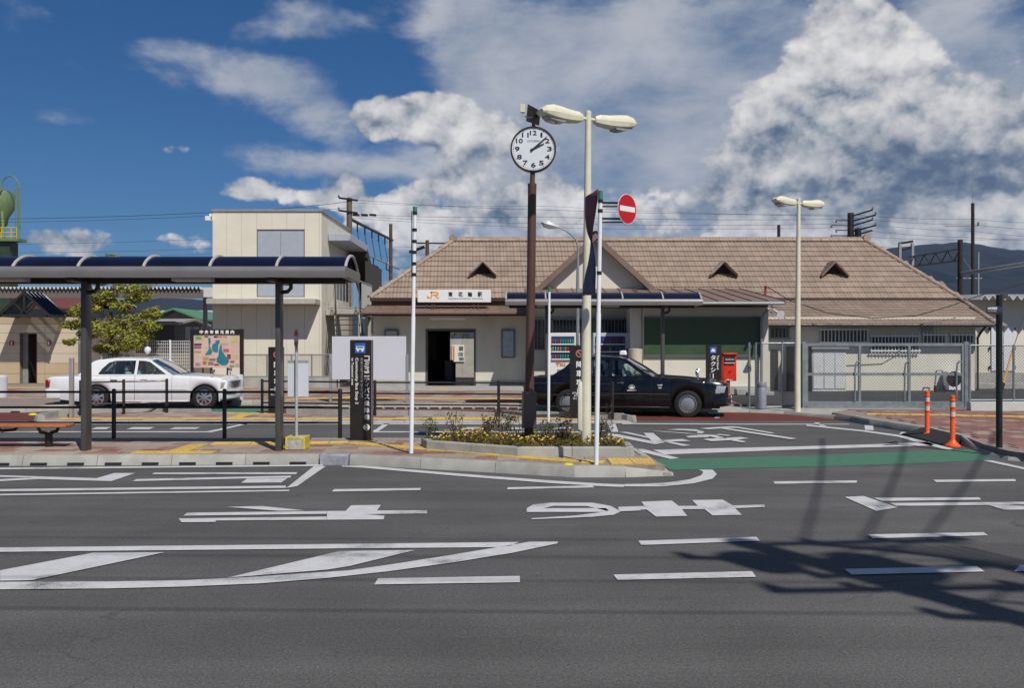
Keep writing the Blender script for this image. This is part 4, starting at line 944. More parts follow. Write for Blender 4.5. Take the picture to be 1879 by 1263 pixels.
d_ = MB(); d_.tube([(XP(1712, 31.2), 31.1, .15), (XP(1722, 31.2), 31.35, .8), (XP(1733, 31.2), 31.35, .8), (XP(1731, 31.2), 31.1, .15)], .025, 6); d_.box(XP(1712, 31.2), XP(1732, 31.2), 30.9, 31.15, .14, .18); d_.build('trolley_frame', M_signbk, dk)
for px_ in (1714, 1730): MB().lathe((XP(px_, 31.2), 31.1, .2), [(.1, -.02), (.1, .02)], 12, 'x').build('trolley_wheel', M_tyre, dk)
# ================================================================== WHITE STAIR AND LIFT BUILDING
YB_ = 36.0
lb = thing('footbridge_building', 'two storey cream clad footbridge stair building with flat grey roof edge', 'building', (-9.5, YB_, SZ))
bx0, bx1, bzt = XP(390, YB_), XP(590, YB_), ZP(387, YB_)
ledz0, ledz1 = ZP(558, 35.0), ZP(548, 35.0)
MB().box(bx0 + .03, bx1 - .03, YB_ + .03, 42.0, .1, bzt - .02).build('wall_core', mat('joint_grey', (.30, .28, .24), .8), lb, smooth=False)
dx0, dx1, dz0, dz1 = XP(472, YB_), XP(558, YB_), ZP(545, YB_), ZP(421, YB_)
edges = [bx0] + [XP(p, YB_) for p in (416, 443, 471, 499, 526, 559, 586)] + [bx1]
def panel(x0, x1, z0, z1): MB().box(x0 + .004, x1 - .004, YB_, YB_ + .028, z0, z1).build('cladding_panel', M_panel, lb, smooth=False)
for a, b in zip(edges[:-1], edges[1:]):
    if a >= dx0 - .05 and b <= dx1 + .05:
        panel(a, b, dz1 + .004, bzt - .03); panel(a, b, ledz0 - .02, dz0 - .004)
    else: panel(a, b, ledz0 - .02, bzt - .03)
    panel(a, b, 1.25, ledz0 - .028); panel(a, b, .12, 1.242)
for y0, y1 in ((YB_ + .03, 38.0), (38.0, 40.0), (40.0, 42.0)):
    MB().box(bx1 - .03, bx1, y0 + .004, y1 - .004, 3.3, bzt - .03).build('cladding_panel', M_panel, lb, smooth=False); MB().box(bx1 - .03, bx1, y0 + .004, y1 - .004, .12, 3.292).build('cladding_panel', M_panel, lb, smooth=False)
    MB().box(bx0, bx0 + .03, y0 + .004, y1 - .004, .12, bzt - .03).build('cladding_panel', M_panel, lb, smooth=False)
MB().box(bx0 - .05, bx1 + .05, YB_ - .05, 42.05, bzt - .03, bzt + .06).build('roof_edge', M_grey, lb, bevel=.01)
sh = MB().box(dx0, dx1, YB_ + .01, YB_ + .03, dz0, dz1).build('shutter_recess', mat('shutter_dark', (.08, .085, .1), .5), lb, smooth=False)
M_shut = mat('shutter_grey_blue', (.40, .43, .49), .45, metal=.1, var=.04)
for i in range(2):
    a = dx0 + .02 + i * (dx1 - dx0 - .02) / 2; MB().box(a, a + (dx1 - dx0 - .05) / 2, YB_ - .012, YB_ + .009, dz0 + .02, dz1 - .07).build('shutter_leaf', M_shut, lb, bevel=.004)
MB().box(XP(378, 35.0), XP(578, 35.0), 35.0, YB_ - .002, ledz0, ledz1).build('canopy_ledge', mat('ledge_beige', (.43, .40, .36), .6), lb, bevel=.012)
cm = MB(); cm.box(XP(381, 36), XP(390, 36), 35.7, 35.9, ZP(406, 36), ZP(398, 36)); cm.box(bx0 - .06, bx0, 35.8, 36.2, ZP(404, 36), ZP(393, 36)); tag(cm.build('security_camera', M_white, None, smooth=False), 'small white camera fixed to the upper left corner of the footbridge building', 'camera')
# stair side: awning, landing, railings, flight
aw = MB(); X0, X1, Ya, Yb = bx1 + .02, -6.5, 37.2, 42.0; za, zb = ZP(442, 37.2), ZP(428, 37.2)
aw.box(X0, X1, Ya, Yb, za, zb); aw.build('stair_awning', M_shut, lb, bevel=.02)
M_dkstair = mat('stair_dark_steel', (.045, .035, .028), .6, var=.15)
st_ = MB(); st_.slab([(X0 + .05, 41.6, 5.6), (X1, 41.6, 5.6), (X1 + .05, 46.5, 2.9), (X0 + .05, 46.5, 2.9)], (0, 0, .45)); st_.build('stair_roof', M_dkstair, lb, smooth='fix')
MB().box(X1 - .03, X1 + .03, 41.2, 46.0, .2, 5.4).build('stair_side_wall', M_dkstair, lb, smooth=False)
M_stairbeige = mat('stair_beige_steel', (.40, .38, .33), .5)
lx0, lx1, ly0, ly1, lz = bx1 + .02, -5.95, 36.7, 39.5, 3.08
MB().box(lx0, lx1, ly0, ly1, lz - .24, lz).build('stair_landing', M_stairbeige, lb, bevel=.01)
def railing(pts, zf, h=1.1, pitch=.125):
    r_ = MB()
    for a, b in zip(pts[:-1], pts[1:]):
        a, b = Vector(a), Vector(b); n = max(1, round((b - a).length / pitch))
        for i in range(n + 1):
            p = a + (b - a) * i / n; r_.box(p.x - .009, p.x + .009, p.y - .009, p.y + .009, zf, zf + h)
        for hh in (.06, h): r_.tube([(a.x, a.y, zf + hh), (b.x, b.y, zf + hh)], .022, 6)
    return r_
railing([(lx0 + .05, ly0 + .03), (lx1 - .03, ly0 + .03), (lx1 - .03, ly1)], lz).build('landing_railing', mat('railing_pale', (.42, .42, .40), .45, metal=.2), lb, smooth=False)
for i in range(13):
    t = i / 13; MB().box(-7.0 + .75 * t, -6.15 + .75 * t, 36.65 - 3.0 * t - .27, 36.65 - 3.0 * t, lz - .2 - 2.75 * t - .03, lz - .2 - 2.75 * t).build('stair_tread', M_dkstair, lb, smooth=False)
for s_, m_ in ((-7.05, M_stairbeige), (-6.10, M_stairbeige)):
    q = MB(); q.slab([(s_, 36.7, lz - .28), (s_ + .75, 33.6, lz - 3.0), (s_ + .75, 33.6, lz - 2.75), (s_, 36.7, lz)], (.045, 0, 0)); q.build('stair_stringer', m_, lb, smooth='fix')
for s_ in (-7.03, -6.08):
    q = MB(); q.tube([(s_, 36.7, lz + 1.0), (s_ + .75, 33.6, lz - 1.95)], .022, 6)
    for i in range(6):
        t = (i + .5) / 6; q.cyl((s_ + .75 * t, 36.7 - 3.1 * t, lz - .2 - 2.8 * t), (s_ + .75 * t, 36.7 - 3.1 * t, lz + 1.0 - 2.95 * t), .014, n=6)
    q.build('stair_handrail', M_dkstair, lb)
for p in ((lx1 - .1, ly0 + .15), (lx1 - .1, ly1 - .15)): MB().box(p[0] - .06, p[0] + .06, p[1] - .06, p[1] + .06, .1, lz - .24).build('stair_post', M_stairbeige, lb, smooth=False)

# ================================================================== FENCES
def chain_link(x0, x1, y, z0, z1, parent, cell=.075, r=.0040, mt=None):
    m_ = MB(); Hh = z1 - z0
    def wire(a, b):
        (xa, za), (xb, zb) = a, b
        if abs(xb - xa) < .01: return
        m_.add([(xa, y - r, za), (xa, y + r, za - r), (xa, y + r, za + r), (xb, y - r, zb), (xb, y + r, zb - r), (xb, y + r, zb + r)], [(0, 1, 4, 3), (1, 2, 5, 4), (2, 0, 3, 5)])
    k = x0 - Hh
    while k < x1:
        a = (k, z0); b = (k + Hh, z1)
        xs, xe = max(k, x0), min(k + Hh, x1)
        if xe > xs:
            wire((xs, z0 + xs - k), (xe, z0 + xe - k)); wire((xs, z1 - (xs - k)), (xe, z1 - (xe - k)))
        k += cell
    o = m_.build('chain_link_mesh', mt or M_galv, parent, smooth=False); tag(o, kind='stuff'); return o
def fence_frame(parent, x0, x1, y, z0, z1, posts, r=.024, mid=(), m_=None):
    for x in posts: MB().cyl((x, y, z0 - .05), (x, y, z1 + .02), r * 1.15, n=10).build('post', m_ or M_galv, parent)
    for z in (z0 + .04, z1) + tuple(mid): MB().cyl((x0, y, z), (x1, y, z), r * .8, n=8).build('rail', m_ or M_galv, parent)
FY = 23.6; SG = .06
f1 = thing('chain_link_fence', 'short galvanised chain link fence between the grey ashtray stand and the lamp post', 'fence', (XP(1425, FY), FY, SG), 'chain link fences round the yard')
fx0, fx1 = XP(1387, FY), XP(1472, FY); zt = ZP(630, FY)
fence_frame(f1, fx0, fx1, FY, SG, zt, (fx0, XP(1435, FY), fx1)); chain_link(fx0, fx1, FY, SG + .05, zt, f1)
f1b = MB().cyl((XP(1384, FY), FY + .5, SG - .05), (XP(1384, FY), FY + .5, zt + .02), .03, n=10).build('post', M_galv, f1)
FY = 23.0; SG = .10; zt = ZP(631, FY)
gt_ = thing('yard_gate', 'wide galvanised sliding gate of framed chain link across the yard', 'gate', (XP(1625, FY), FY, SG))
gx0_, gx1_ = XP(1480, FY), XP(1768, FY)
for z_ in (SG + .14, ZP(687, FY), zt - .02): MB().box(gx0_, gx1_, FY - .03, FY + .03, z_ - .035, z_ + .035).build('gate_rail', M_galv, gt_, smooth=False)
MB().box(gx0_, gx1_, FY - .04, FY + .04, SG + .02, SG + .1).build('gate_bottom_rail', M_galv, gt_, smooth=False)
for px_ in (1480, 1577, 1668, 1766): MB().box(XP(px_, FY) - .03, XP(px_, FY) + .03, FY - .032, FY + .032, SG + .05, zt + .01).build('gate_stile', M_galv, gt_, smooth=False)
for px_ in (1571, 1662, 1757):
    h_ = MB(); x_ = XP(px_, FY); h_.tube([(x_ + .07, FY - .05, ZP(665, FY)), (x_ + .02, FY - .06, ZP(663.5, FY)), (x_ - .03, FY - .06, ZP(667, FY)), (x_ - .05, FY - .06, ZP(680, FY)), (x_ - .05, FY - .05, ZP(735, FY))], .022, 8); h_.build('gate_pull_bar', M_galv, gt_)
chain_link(gx0_, gx1_, FY, SG + .1, zt, gt_)
for px_ in (1475, 1772): MB().box(XP(px_, FY) - .05, XP(px_, FY) + .05, FY - .05, FY + .05, SG - .1, zt + .05).build('gate_post', M_galv, gt_, bevel=.008)
for px_ in (1530, 1640, 1720): MB().lathe((XP(px_, FY), FY, SG + .04), [(.05, -.02), (.05, .02)], 10, 'y').build('gate_wheel', M_signbk, gt_)
MB().box(gx0_ - .3, gx1_ + .3, FY - .35, FY + .25, SG - .09, SG + .012).build('gate_track_slab', M_conc, gt_, smooth=False)
lw = thing('low_wall_fence', 'low white concrete wall with chain link fence on top at the yard corner', 'wall', (13, 21.7, SZ), None)
wx0, wx1 = XP(1777, 21.7), 15.5
nseg = 3
for i in range(nseg): MB().box(wx0 + i * (wx1 - wx0) / nseg + .004, wx0 + (i + 1) * (wx1 - wx0) / nseg - .004, 21.6, 21.8, SZ - .05, ZP(738, 21.6)).build('wall_block', mat('wall_white_concrete', (.52, .52, .50), .85, var=.06, dirt=.3), lw, bevel=.012)
zt2 = ZP(634, 21.7); fence_frame(lw, wx0, wx1, 21.7, ZP(738, 21.6), zt2, (wx0 + .03, XP(1860, 21.7), wx1)); chain_link(wx0, wx1, 21.7, ZP(738, 21.6), zt2, lw)
# white mesh fence and chain link at the left, behind the taxi
mf = thing('white_mesh_fence', 'white wire mesh fence behind the white taxi and the pruned tree', 'fence', (XP(250, 35), 35, SZ))
mx0, mx1 = XP(146, 35), XP(352, 35); mzt = ZP(626, 35)
for px_ in (146, 186, 228, 270, 312, 352): MB().cyl((XP(px_, 35), 35, SZ), (XP(px_, 35), 35, mzt + .04), .035, n=8).build('post', M_white, mf)
g_m = MB(); n_ = 60
for i in range(n_ + 1): x_ = mx0 + (mx1 - mx0) * i / n_; g_m.box(x_ - .005, x_ + .005, 34.995, 35.005, SZ + .1, mzt)
for i in range(14): z_ = SZ + .1 + (mzt - SZ - .1) * i / 13; g_m.box(mx0, mx1, 34.985, 34.995, z_ - .007, z_ + .007)
tag(g_m.build('wire_mesh', M_white, mf, smooth=False), kind='stuff')
f2 = thing('chain_link_fence', 'long galvanised chain link fence before the cream footbridge building', 'fence', (XP(520, 33.5), 33.5, SZ), 'chain link fences round the yard')
a_, b_ = XP(446, 33.5), XP(612, 33.5); z2 = ZP(651, 33.5)
MB().box(a_ - .1, b_ + .1, 33.42, 33.62, SZ - .02, SZ + .36).build('fence_plinth', M_conc, f2, smooth=False)
fence_frame(f2, a_, b_, 33.5, SZ + .34, z2, (a_, XP(490, 33.5), XP(535, 33.5), XP(572, 33.5), b_)); chain_link(a_, b_, 33.5, SZ + .36, z2, f2)
bw = thing('boundary_wall', 'low brown boundary wall behind the white mesh fence', 'wall', (XP(250, 36.5), 36.5, SZ))
for i in range(6): MB().box(-16.9 + i * .9, -16.01 + i * .9, 36.5, 36.65, .1, ZP(648, 36.5)).build('wall_panel', mat('wall_brown_panel', (.20, .16, .12), .8, var=.12, dirt=.3), bw, smooth=False)

# ================================================================== TOILET BLOCK (left edge)
YT = 36.5
tb_ = thing('toilet_block', 'beige panelled toilet block with dark glazed gable over its doorway', 'building', (XP(70, YT), YT, SZ))
M_beige = mat('beige_panel', (.60, .51, .38), .75, var=.04, scale=1.0, dirt=.12); M_beige2 = mat('tan_panel', (.50, .39, .25), .75, var=.05, scale=1.0, dirt=.12)
tx0, tx1, tzt = -24.0, XP(143, YT), ZP(582, YT); tdx0, tdx1, tdz = XP(36, YT), XP(68, YT), ZP(613, YT)
MB().box(tx0, tdx0, YT + .03, 42, .1, tzt).build('wall_core', M_joint, tb_, smooth=False); MB().box(tdx1, tx1 - .01, YT + .03, 42, .1, tzt).build('wall_core', M_joint, tb_, smooth=False); MB().box(tdx0, tdx1, YT + .03, 42, tdz, tzt).build('wall_core', M_joint, tb_, smooth=False)
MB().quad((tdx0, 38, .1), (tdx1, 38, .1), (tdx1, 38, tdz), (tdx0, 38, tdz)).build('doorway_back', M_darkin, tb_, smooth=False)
MB().box(tdx0 + .02, tdx0 + .22, YT + .2, YT + .26, SZ, tdz).build('door_leaf', mat('door_grey', (.24, .26, .25), .5), tb_, smooth=False); MB().box(tdx1 - .05, tdx1 - .01, YT + .02, YT + .5, SZ, tdz).build('door_edge', mat('door_maroon', (.12, .02, .03), .5), tb_, smooth=False)
zs = [SZ, ZP(686, YT), ZP(667, YT), ZP(649, YT), ZP(630, YT), ZP(611, YT), ZP(595, YT), tzt]
for k, (a, b) in enumerate(zip(zs[:-1], zs[1:])):
    m_ = M_beige2 if k in (0, 1, 6) else M_beige
    MB().box(tx0, tdx0 - .002, YT, YT + .028, a + .006, b - .006).build('wall_panel', m_, tb_, smooth=False); MB().box(tdx1 + .002, XP(82, YT), YT, YT + .028, a + .006, b - .006).build('wall_panel', m_, tb_, smooth=False); MB().box(XP(82, YT) + .01, tx1, YT + .01, YT + .028, a + .006, b - .006).build('wall_panel', m_, tb_, smooth=False)
    if b > tdz + .05: MB().box(tdx0, tdx1, YT, YT + .028, max(a, tdz) + .006, b - .006).build('wall_panel', m_, tb_, smooth=False)
YTg = 35.2; gl_, gr2, gzb, gza = XP(-40, YTg), XP(88, YTg), ZP(577, YTg), ZP(534, YTg); gxm = XP(44, YTg); gl2 = 2 * gxm - gr2
M_gfr = mat('gable_frame_dark', (.025, .024, .026), .4)
fr = MB(); fr.box(gl2 - .1, gr2 + .1, YTg, YTg + .12, gzb - .10, gzb); fr.box(gxm - .04, gxm + .04, YTg, YTg + .1, gzb, gza - .05)
for s in (-1, 1):
    p0, p1 = Vector((gxm, YTg - .01, gza)), Vector((gxm + s * (gr2 - gxm + .08), YTg - .01, gzb - .02)); fr.slab([p0, p1, p1 + Vector((0, 0, -.11)), p0 + Vector((0, 0, -.11))], (0, .12, 0))
    q_ = gxm + s * (gr2 - gxm) * .5; fr.slab([(gxm, YTg, gzb + .02), (gxm + .09, YTg, gzb + .02), (q_ + .09, YTg, (gza + gzb) / 2), (q_, YTg, (gza + gzb) / 2)], (0, .05, 0))
fr.build('gable_frame', M_gfr, tb_, smooth='fix')
gg = MB(); gg.poly([(gl2, YTg + .06, gzb), (gr2, YTg + .06, gzb), (gxm, YTg + .06, gza - .05)]); gg.build('gable_glass', G_pane, tb_, smooth=False)
gr3 = MB()
for s in (-1, 1): gr3.quad((gxm, YTg, gza), (gxm, YT, gza), (gxm + s * (gr2 - gxm + .1), YT, gzb), (gxm + s * (gr2 - gxm + .1), YTg, gzb))
gr3.build('gable_glass_roof', glass('roof_glass', (.16, .18, .20), .07, .12), tb_, smooth=False)
for i in range(5):
    t = i / 4
    for s in (-1, 1):
        q_ = MB(); yy = YTg + .15 + 1.25 * t; q_.tube([(gxm, yy, gza - .03), (gxm + s * (gr2 - gxm), yy, gzb - .03)], .045, 6); q_.build('gable_rafter', M_gfr, tb_)
for s in (-1, 1):
    q_ = MB(); q_.box(gxm + s * (gr2 - gxm) - .05, gxm + s * (gr2 - gxm) + .05, YTg, YT + .1, gzb - .10, gzb); q_.build('gable_beam', M_gfr, tb_, smooth=False)
M_redsgn = mat('sign_red', (.42, .02, .02), .5, var=.05)
for (a, b, c, d, hm, lab) in ((18, 26, 626, 634, 1, 'small red toilet sign left of the doorway'), (87, 93, 625, 634, 0, 'small red toilet sign on the wall right of the doorway')):
    o = MB().box(XP(a, YT), XP(b, YT), YT - .03, YT - .002, ZP(d, YT), ZP(c, YT)).build('toilet_sign', M_redsgn, None, smooth=False); tag(o, lab, 'sign')
    q_ = MB(); cx = XP((a + b) / 2, YT); zc = ZP((c + d) / 2, YT); q_.lathe((cx, YT - .032, zc + .055), [(.018, 0), (.018, .003)], 10, 'y'); q_.add([(cx - .03, YT - .036, zc + .03), (cx + .03, YT - .036, zc + .03), (cx + .018, YT - .036, zc - .07), (cx - .018, YT - .036, zc - .07)], [(3, 2, 1, 0)]); q_.build('pictogram', M_text, o, smooth=False)

# ================================================================== PLATFORM ROOFS AND FAR BUILDINGS
def folded_roof(name, label, x0, x1, y0, y1, z, pitch, amp, facd, mt, group=None, posts=()):
    t = thing(name, label, 'roof', ((x0 + x1) / 2, y0, 0), group)
    n = int((x1 - x0) / pitch); m_ = MB(); vs = []; fs = []
    prof = []
    for i in range(n):
        x = x0 + i * pitch; prof += [(x, z), (x + pitch * .2, z), (x + pitch * .5, z + amp), (x + pitch * .7, z + amp)]
    prof.append((x0 + n * pitch, z))
    for (x, zz) in prof: vs += [(x, y0, zz), (x, y1, zz)]
    for i in range(len(prof) - 1): fs.append((2 * i, 2 * i + 2, 2 * i + 3, 2 * i + 1))
    m_.add(vs, fs); m_.build('roof_sheet', mt, t, smooth=False)
    if facd: MB().box(x0, x1, y0 + .15, y0 + .3, z - facd, z - .01).build('roof_beam', mat('beam_taupe', (.15, .125, .11), .7), t, smooth=False); MB().quad((x0, y0 + .3, z - .03), (x1, y0 + .3, z - .03), (x1, y1, z - .03), (x0, y1, z - .03)).build('ceiling', mat('platform_ceiling', (.22, .2, .17), .8), t, smooth=False)
    for x in posts: MB().box(x - .09, x + .09, y0 + 1.5, y0 + 1.7, 0, z).build('post', M_cpole, t, smooth=False)
    return t
M_folded = mat('folded_roof_white', (.62, .62, .60), .5, var=.05)
YPf = 48.0
folded_roof('platform_roof', 'white corrugated platform roof beyond the toilet block and pruned tree', -34, XP(371, YPf), YPf, YPf + 5, ZP(531, YPf), .205, .14, .45, M_folded, posts=(-31, -26.5, -22, XP(358, YPf)))
pe = MB(); pe.box(XP(371, YPf) - .02, XP(388, YPf), YPf + .2, YPf + 4, ZP(545, YPf), ZP(527, YPf)); tag(pe.build('platform_roof_end', M_folded, None, smooth=False), 'white end box of the platform roof beside the footbridge building', 'roof end')
# shed at the right edge
YS = 34.0
sh_ = thing('cream_shed', 'cream walled shed with white double doors and corrugated roof at the yard corner', 'shed', (XP(1850, YS), YS, .1))
sx0 = XP(1782, YS); 
MB().box(sx0, 24, YS, 40, .1, ZP(549, YS)).build('wall', M_wallc, sh_, smooth=False)
MB().box(sx0 - .02, 24, YS - .06, YS - .002, .1, ZP(684, YS)).build('plinth', M_conc, sh_, smooth=False)
for i in range(2): MB().box(XP(1818 + 22.5 * i, YS), XP(1839.5 + 22.5 * i, YS), YS - .05, YS - .003, ZP(681, YS), ZP(597, YS)).build('door', mat('door_white', (.66, .67, .70), .45, var=.03), sh_, bevel=.008)
for px_, py_ in ((1815, 604), (1815, 640), (1815, 675), (1861, 604), (1861, 640), (1861, 675)): MB().box(XP(px_, YS) - .02, XP(px_, YS) + .02, YS - .06, YS - .002, ZP(py_ + 3, YS), ZP(py_ - 3, YS)).build('hinge', M_signbk, sh_, smooth=False)
MB().box(XP(1836, YS), XP(1838, YS), YS - .08, YS - .05, ZP(652, YS), ZP(646, YS)).build('door_handle', M_signbk, sh_, smooth=False)
nf = 10; x_ = sx0 - .1; pit = .29; prof = []
while x_ < 24: prof += [(x_, ZP(550, YS - .9)), (x_ + pit * .5, ZP(540, YS - .9))]; x_ += pit
m_ = MB(); vs = []
for (x, z) in prof: vs += [(x, YS - .9, z), (x, 40, z + .25), (x, YS - .9, z - .03)]
m_.add(vs, [(3 * i, 3 * i + 3, 3 * i + 4, 3 * i + 1) for i in range(len(prof) - 1)] + [(3 * i + 2, 3 * i + 5, 3 * i + 3, 3 * i) for i in range(len(prof) - 1)]); m_.build('roof_sheet', M_folded, sh_, smooth=False)
for i in range(3): MB().box(15.9 + i * 1.4, 15.9 + i * 1.4 + 1.1, 32.6, 33.0, .1, .32).build('sleeper_block', M_conc, sh_, bevel=.02)
gw_ = thing('guy_wire_guard', 'yellow and orange guy wire guard slanting before the cream shed', 'guy wire', (XP(1842, 30), 30, .1))
MB().cyl((XP(1841, 30), 30, ZP(703, 30)), (XP(1877, 30), 30.5, ZP(632, 30)), .035, n=8).build('guard_tube', mat('guard_orange', (.62, .30, .03), .5), gw_); MB().cyl((XP(1836, 30), 30, .1), (XP(1841, 30), 30, ZP(703, 30)), .06, n=8).build('anchor', M_signbk, gw_); MB().cyl((XP(1877, 30), 30.5, ZP(632, 30)), (XP(1990, 30), 31.8, ZP(410, 30)), .012, n=6).build('wire', M_wire, gw_)
def house(name, label, x0, x1, y0, y1, zb, zt, wall, roofc, ridge='x', over=.4, rise=None):
    t = thing(name, label, 'house', ((x0 + x1) / 2, y0, 0), None)
    MB().box(x0, x1, y0, y1, 0, zb).build('wall', wall, t, smooth=False); r_ = MB()
    if ridge == 'x':
        ym = (y0 + y1) / 2
        r_.slab([(x0 - over, y0 - over, zb - .1), (x1 + over, y0 - over, zb - .1), (x1 + over, ym, zt), (x0 - over, ym, zt)], (0, 0, -.12)); r_.slab([(x0 - over, y1 + over, zb - .1), (x1 + over, y1 + over, zb - .1), (x1 + over, ym, zt), (x0 - over, ym, zt)], (0, 0, -.12))
    else:
        xm = (x0 + x1) / 2
        for a in (x0 - over, x1 + over): r_.slab([(a, y0 - over, zb - .1), (xm, y0 - over, zt), (xm, y1 + over, zt), (a, y1 + over, zb - .1)], (0, 0, -.12))
        MB().slab([(x0, y0, zb), (x1, y0, zb), (xm, y0, zt - .12)], (0, .1, 0)).build('gable', wall, t, smooth=False)
    r_.build('roof', roofc, t, smooth='fix'); return t
Yh = 62.0
hz = lambda p: ZP(p, Yh); hx = lambda p: XP(p, Yh)
hg = house('green_roofed_house', 'small house with green roof beyond the platform left of the footbridge building', hx(300), hx(352), Yh, Yh + 9, hz(583), hz(566), mat('house_wall_grey', (.30, .29, .27), .8), mat('roof_green', (.09, .22, .13), .6), 'y', .9)
for i in range(3): MB().box(hx(306 + 16 * i), hx(318 + 16 * i), Yh - .06, Yh - .003, hz(602), hz(588)).build('window', M_win, hg, smooth=False)
h2 = house('low_grey_shed', 'low pale roofed shed beyond the tracks behind the pruned tree', hx(190), hx(392), Yh + 8, Yh + 16, hz(578), hz(558), mat('shed_wall', (.34, .35, .36), .8), mat('roof_pale_grey', (.50, .51, .55), .5), 'x', .6)
h3 = house('red_roofed_building', 'long building with dark red roof beyond the platform above the toilet block', hx(30), hx(136), Yh, Yh + 8, hz(562), hz(540), mat('house_wall_blue_grey', (.22, .24, .27), .8), mat('roof_dark_red', (.16, .045, .035), .6), 'x', .5)
for i in range(4): MB().box(hx(95 + 10 * i), hx(102 + 10 * i), Yh - .06, Yh - .003, hz(590), hz(574)).build('window', M_win, h3, smooth=False)
h4 = house('dark_workshop', 'dark workshop with lean roof beside the footbridge building', hx(338), hx(400), Yh - 8, Yh - 3, ZP(590, 54), ZP(583, 54), mat('workshop_dark', (.09, .085, .08), .8), mat('roof_grey_old', (.28, .27, .26), .7), 'x', .4)
for i in range(3): MB().box(XP(341 + 14 * i, 54), XP(351 + 14 * i, 54), 53.94, 53.99, ZP(622, 54), ZP(600, 54)).build('window', mat('window_pale', (.45, .47, .48), .4), h4, smooth=False)
# silo at the left edge
YV = 75.0; sx, sz = (lambda p: XP(p, YV)), (lambda p: ZP(p, YV))
si = thing('green_silo', 'tall green industrial silo with ladder cage and yellow railing', 'silo', (sx(-8), YV, 0))
M_silo = mat('silo_green', (.14, .22, .10), .55, var=.12, dirt=.2); M_yrail = mat('rail_yellow', (.55, .40, .03), .5)
c_ = (sx(-2), YV, 0); r_ = sx(24) - sx(-2)
MB().lathe(c_, [(r_ * .15, sz(425)), (r_ * .55, sz(412)), (r_ * .62, sz(400)), (r_, sz(383)), (r_, sz(356)), (r_ * .93, sz(352)), (r_ * .2, sz(346))], 20).build('tank', M_silo, si)
MB().box(sx(-35), sx(52), YV - 1.5, YV - .2, sz(446), sz(441)).build('platform_deck', M_silo, si, smooth=False); MB().box(sx(-40), sx(32), YV - 1.2, YV + .1, 0, sz(446)).build('base_housing', mat('silo_dark_green', (.03, .05, .03), .6), si, smooth=False)
q_ = MB()
for px_ in (-30, -5, 21, 38, 48): q_.cyl((sx(px_), YV - 1.45, sz(441)), (sx(px_), YV - 1.45, sz(422)), .05, n=6)
for py_ in (422, 431, 438): q_.cyl((sx(-34), YV - 1.45, sz(py_)), (sx(49), YV - 1.45, sz(py_)), .045, n=6)
q_.build('deck_railing', M_yrail, si, smooth=False)
for px_ in (-34, 18):
    MB().cyl((sx(px_), YV - .9, sz(441)), (sx(px_ * .6), YV - .6, sz(384)), .12, n=8).build('support_leg', M_silo, si)
q_ = MB()
for (xa, rr, yb) in ((33, 17, 420), (24, 10, 352)):
    pts = [(sx(xa + rr), YV - 1.2, sz(yb))] + [(sx(xa + rr * math.cos(a)), YV - 1.2, sz(352 - 20 * math.sin(a) * rr / 14)) for a in [i * math.pi / 10 for i in range(0, 11)]] + [(sx(xa - rr), YV - 1.2, sz(352))]
    q_.tube(pts, .06, 6)
for px_ in (42, 46, 50): q_.cyl((sx(px_), YV - 1.1, sz(441)), (sx(px_), YV - 1.1, sz(345 + abs(px_ - 42))), .04, n=6)
q_.build('ladder_cage', M_silo, si)
MB().cyl((sx(-2), YV - 1.6, sz(450)), (sx(16), YV - 1.6, sz(474)), .16, n=8).build('brace', mat('pipe_pale', (.45, .45, .42), .5), si)

# hills
def hill(name, pts, y, col, depth):
    m_ = MB(); vs = []; fs = []; n = len(pts); k = 10
    for j in range(k + 1):
        t = j / k
        for i, (px_, py_) in enumerate(pts):
            zt_ = ZP(py_, y); yy = y - depth * (1 - t)
            z = (zt_ + 5) * (t ** 1.15) * (1 + .16 * math.sin(i * 2.3 + j * 1.1) * (1 - t)) - 5
            vs.append((XP(px_, y) * (1 - .0 * t), yy, z))
    for j in range(k):
        for i in range(n - 1): fs.append((j * n + i, j * n + i + 1, (j + 1) * n + i + 1, (j + 1) * n + i))
    m_.add(vs, fs); o = m_.build(name, col, None); tag(o, kind='structure'); return o
M_hill = mat('forested_hill', (.006, .012, .017), .95, var=.35, scale=.006, detail=9)
rp = [(1450, 540), (1560, 500), (1600, 470), (1620, 458), (1660, 452), (1700, 449), (1740, 446), (1762, 443), (1790, 447), (1810, 452), (1850, 458), (1879, 459), (1960, 452), (2080, 470), (2250, 500)]
import bisect
def dense(pts, st=14):
    out = []; x = pts[0][0]; xs = [p[0] for p in pts]
    while x <= pts[-1][0]:
        i = min(max(bisect.bisect(xs, x) - 1, 0), len(pts) - 2); t = (x - xs[i]) / (xs[i + 1] - xs[i])
        out.append((x, pts[i][1] + (pts[i + 1][1] - pts[i][1]) * t + random.uniform(-1.0, 1.0))); x += st
    return out
hill('hills', dense(rp), 5200, M_hill, 2600)
hill('hills', dense([(-600, 560), (-300, 545), (-100, 548), (0, 545), (60, 548), (150, 552), (300, 547), (420, 552), (560, 566), (700, 590), (900, 600)]), 4200, M_hill, 1900)
hill('hills', dense([(1200, 600), (1500, 560), (1640, 535), (1720, 520), (1800, 515), (1879, 505), (2000, 490), (2300, 500)]), 3600, mat('forested_hill_near', (.005, .011, .014), .95, var=.35, scale=.008, detail=9), 1500)
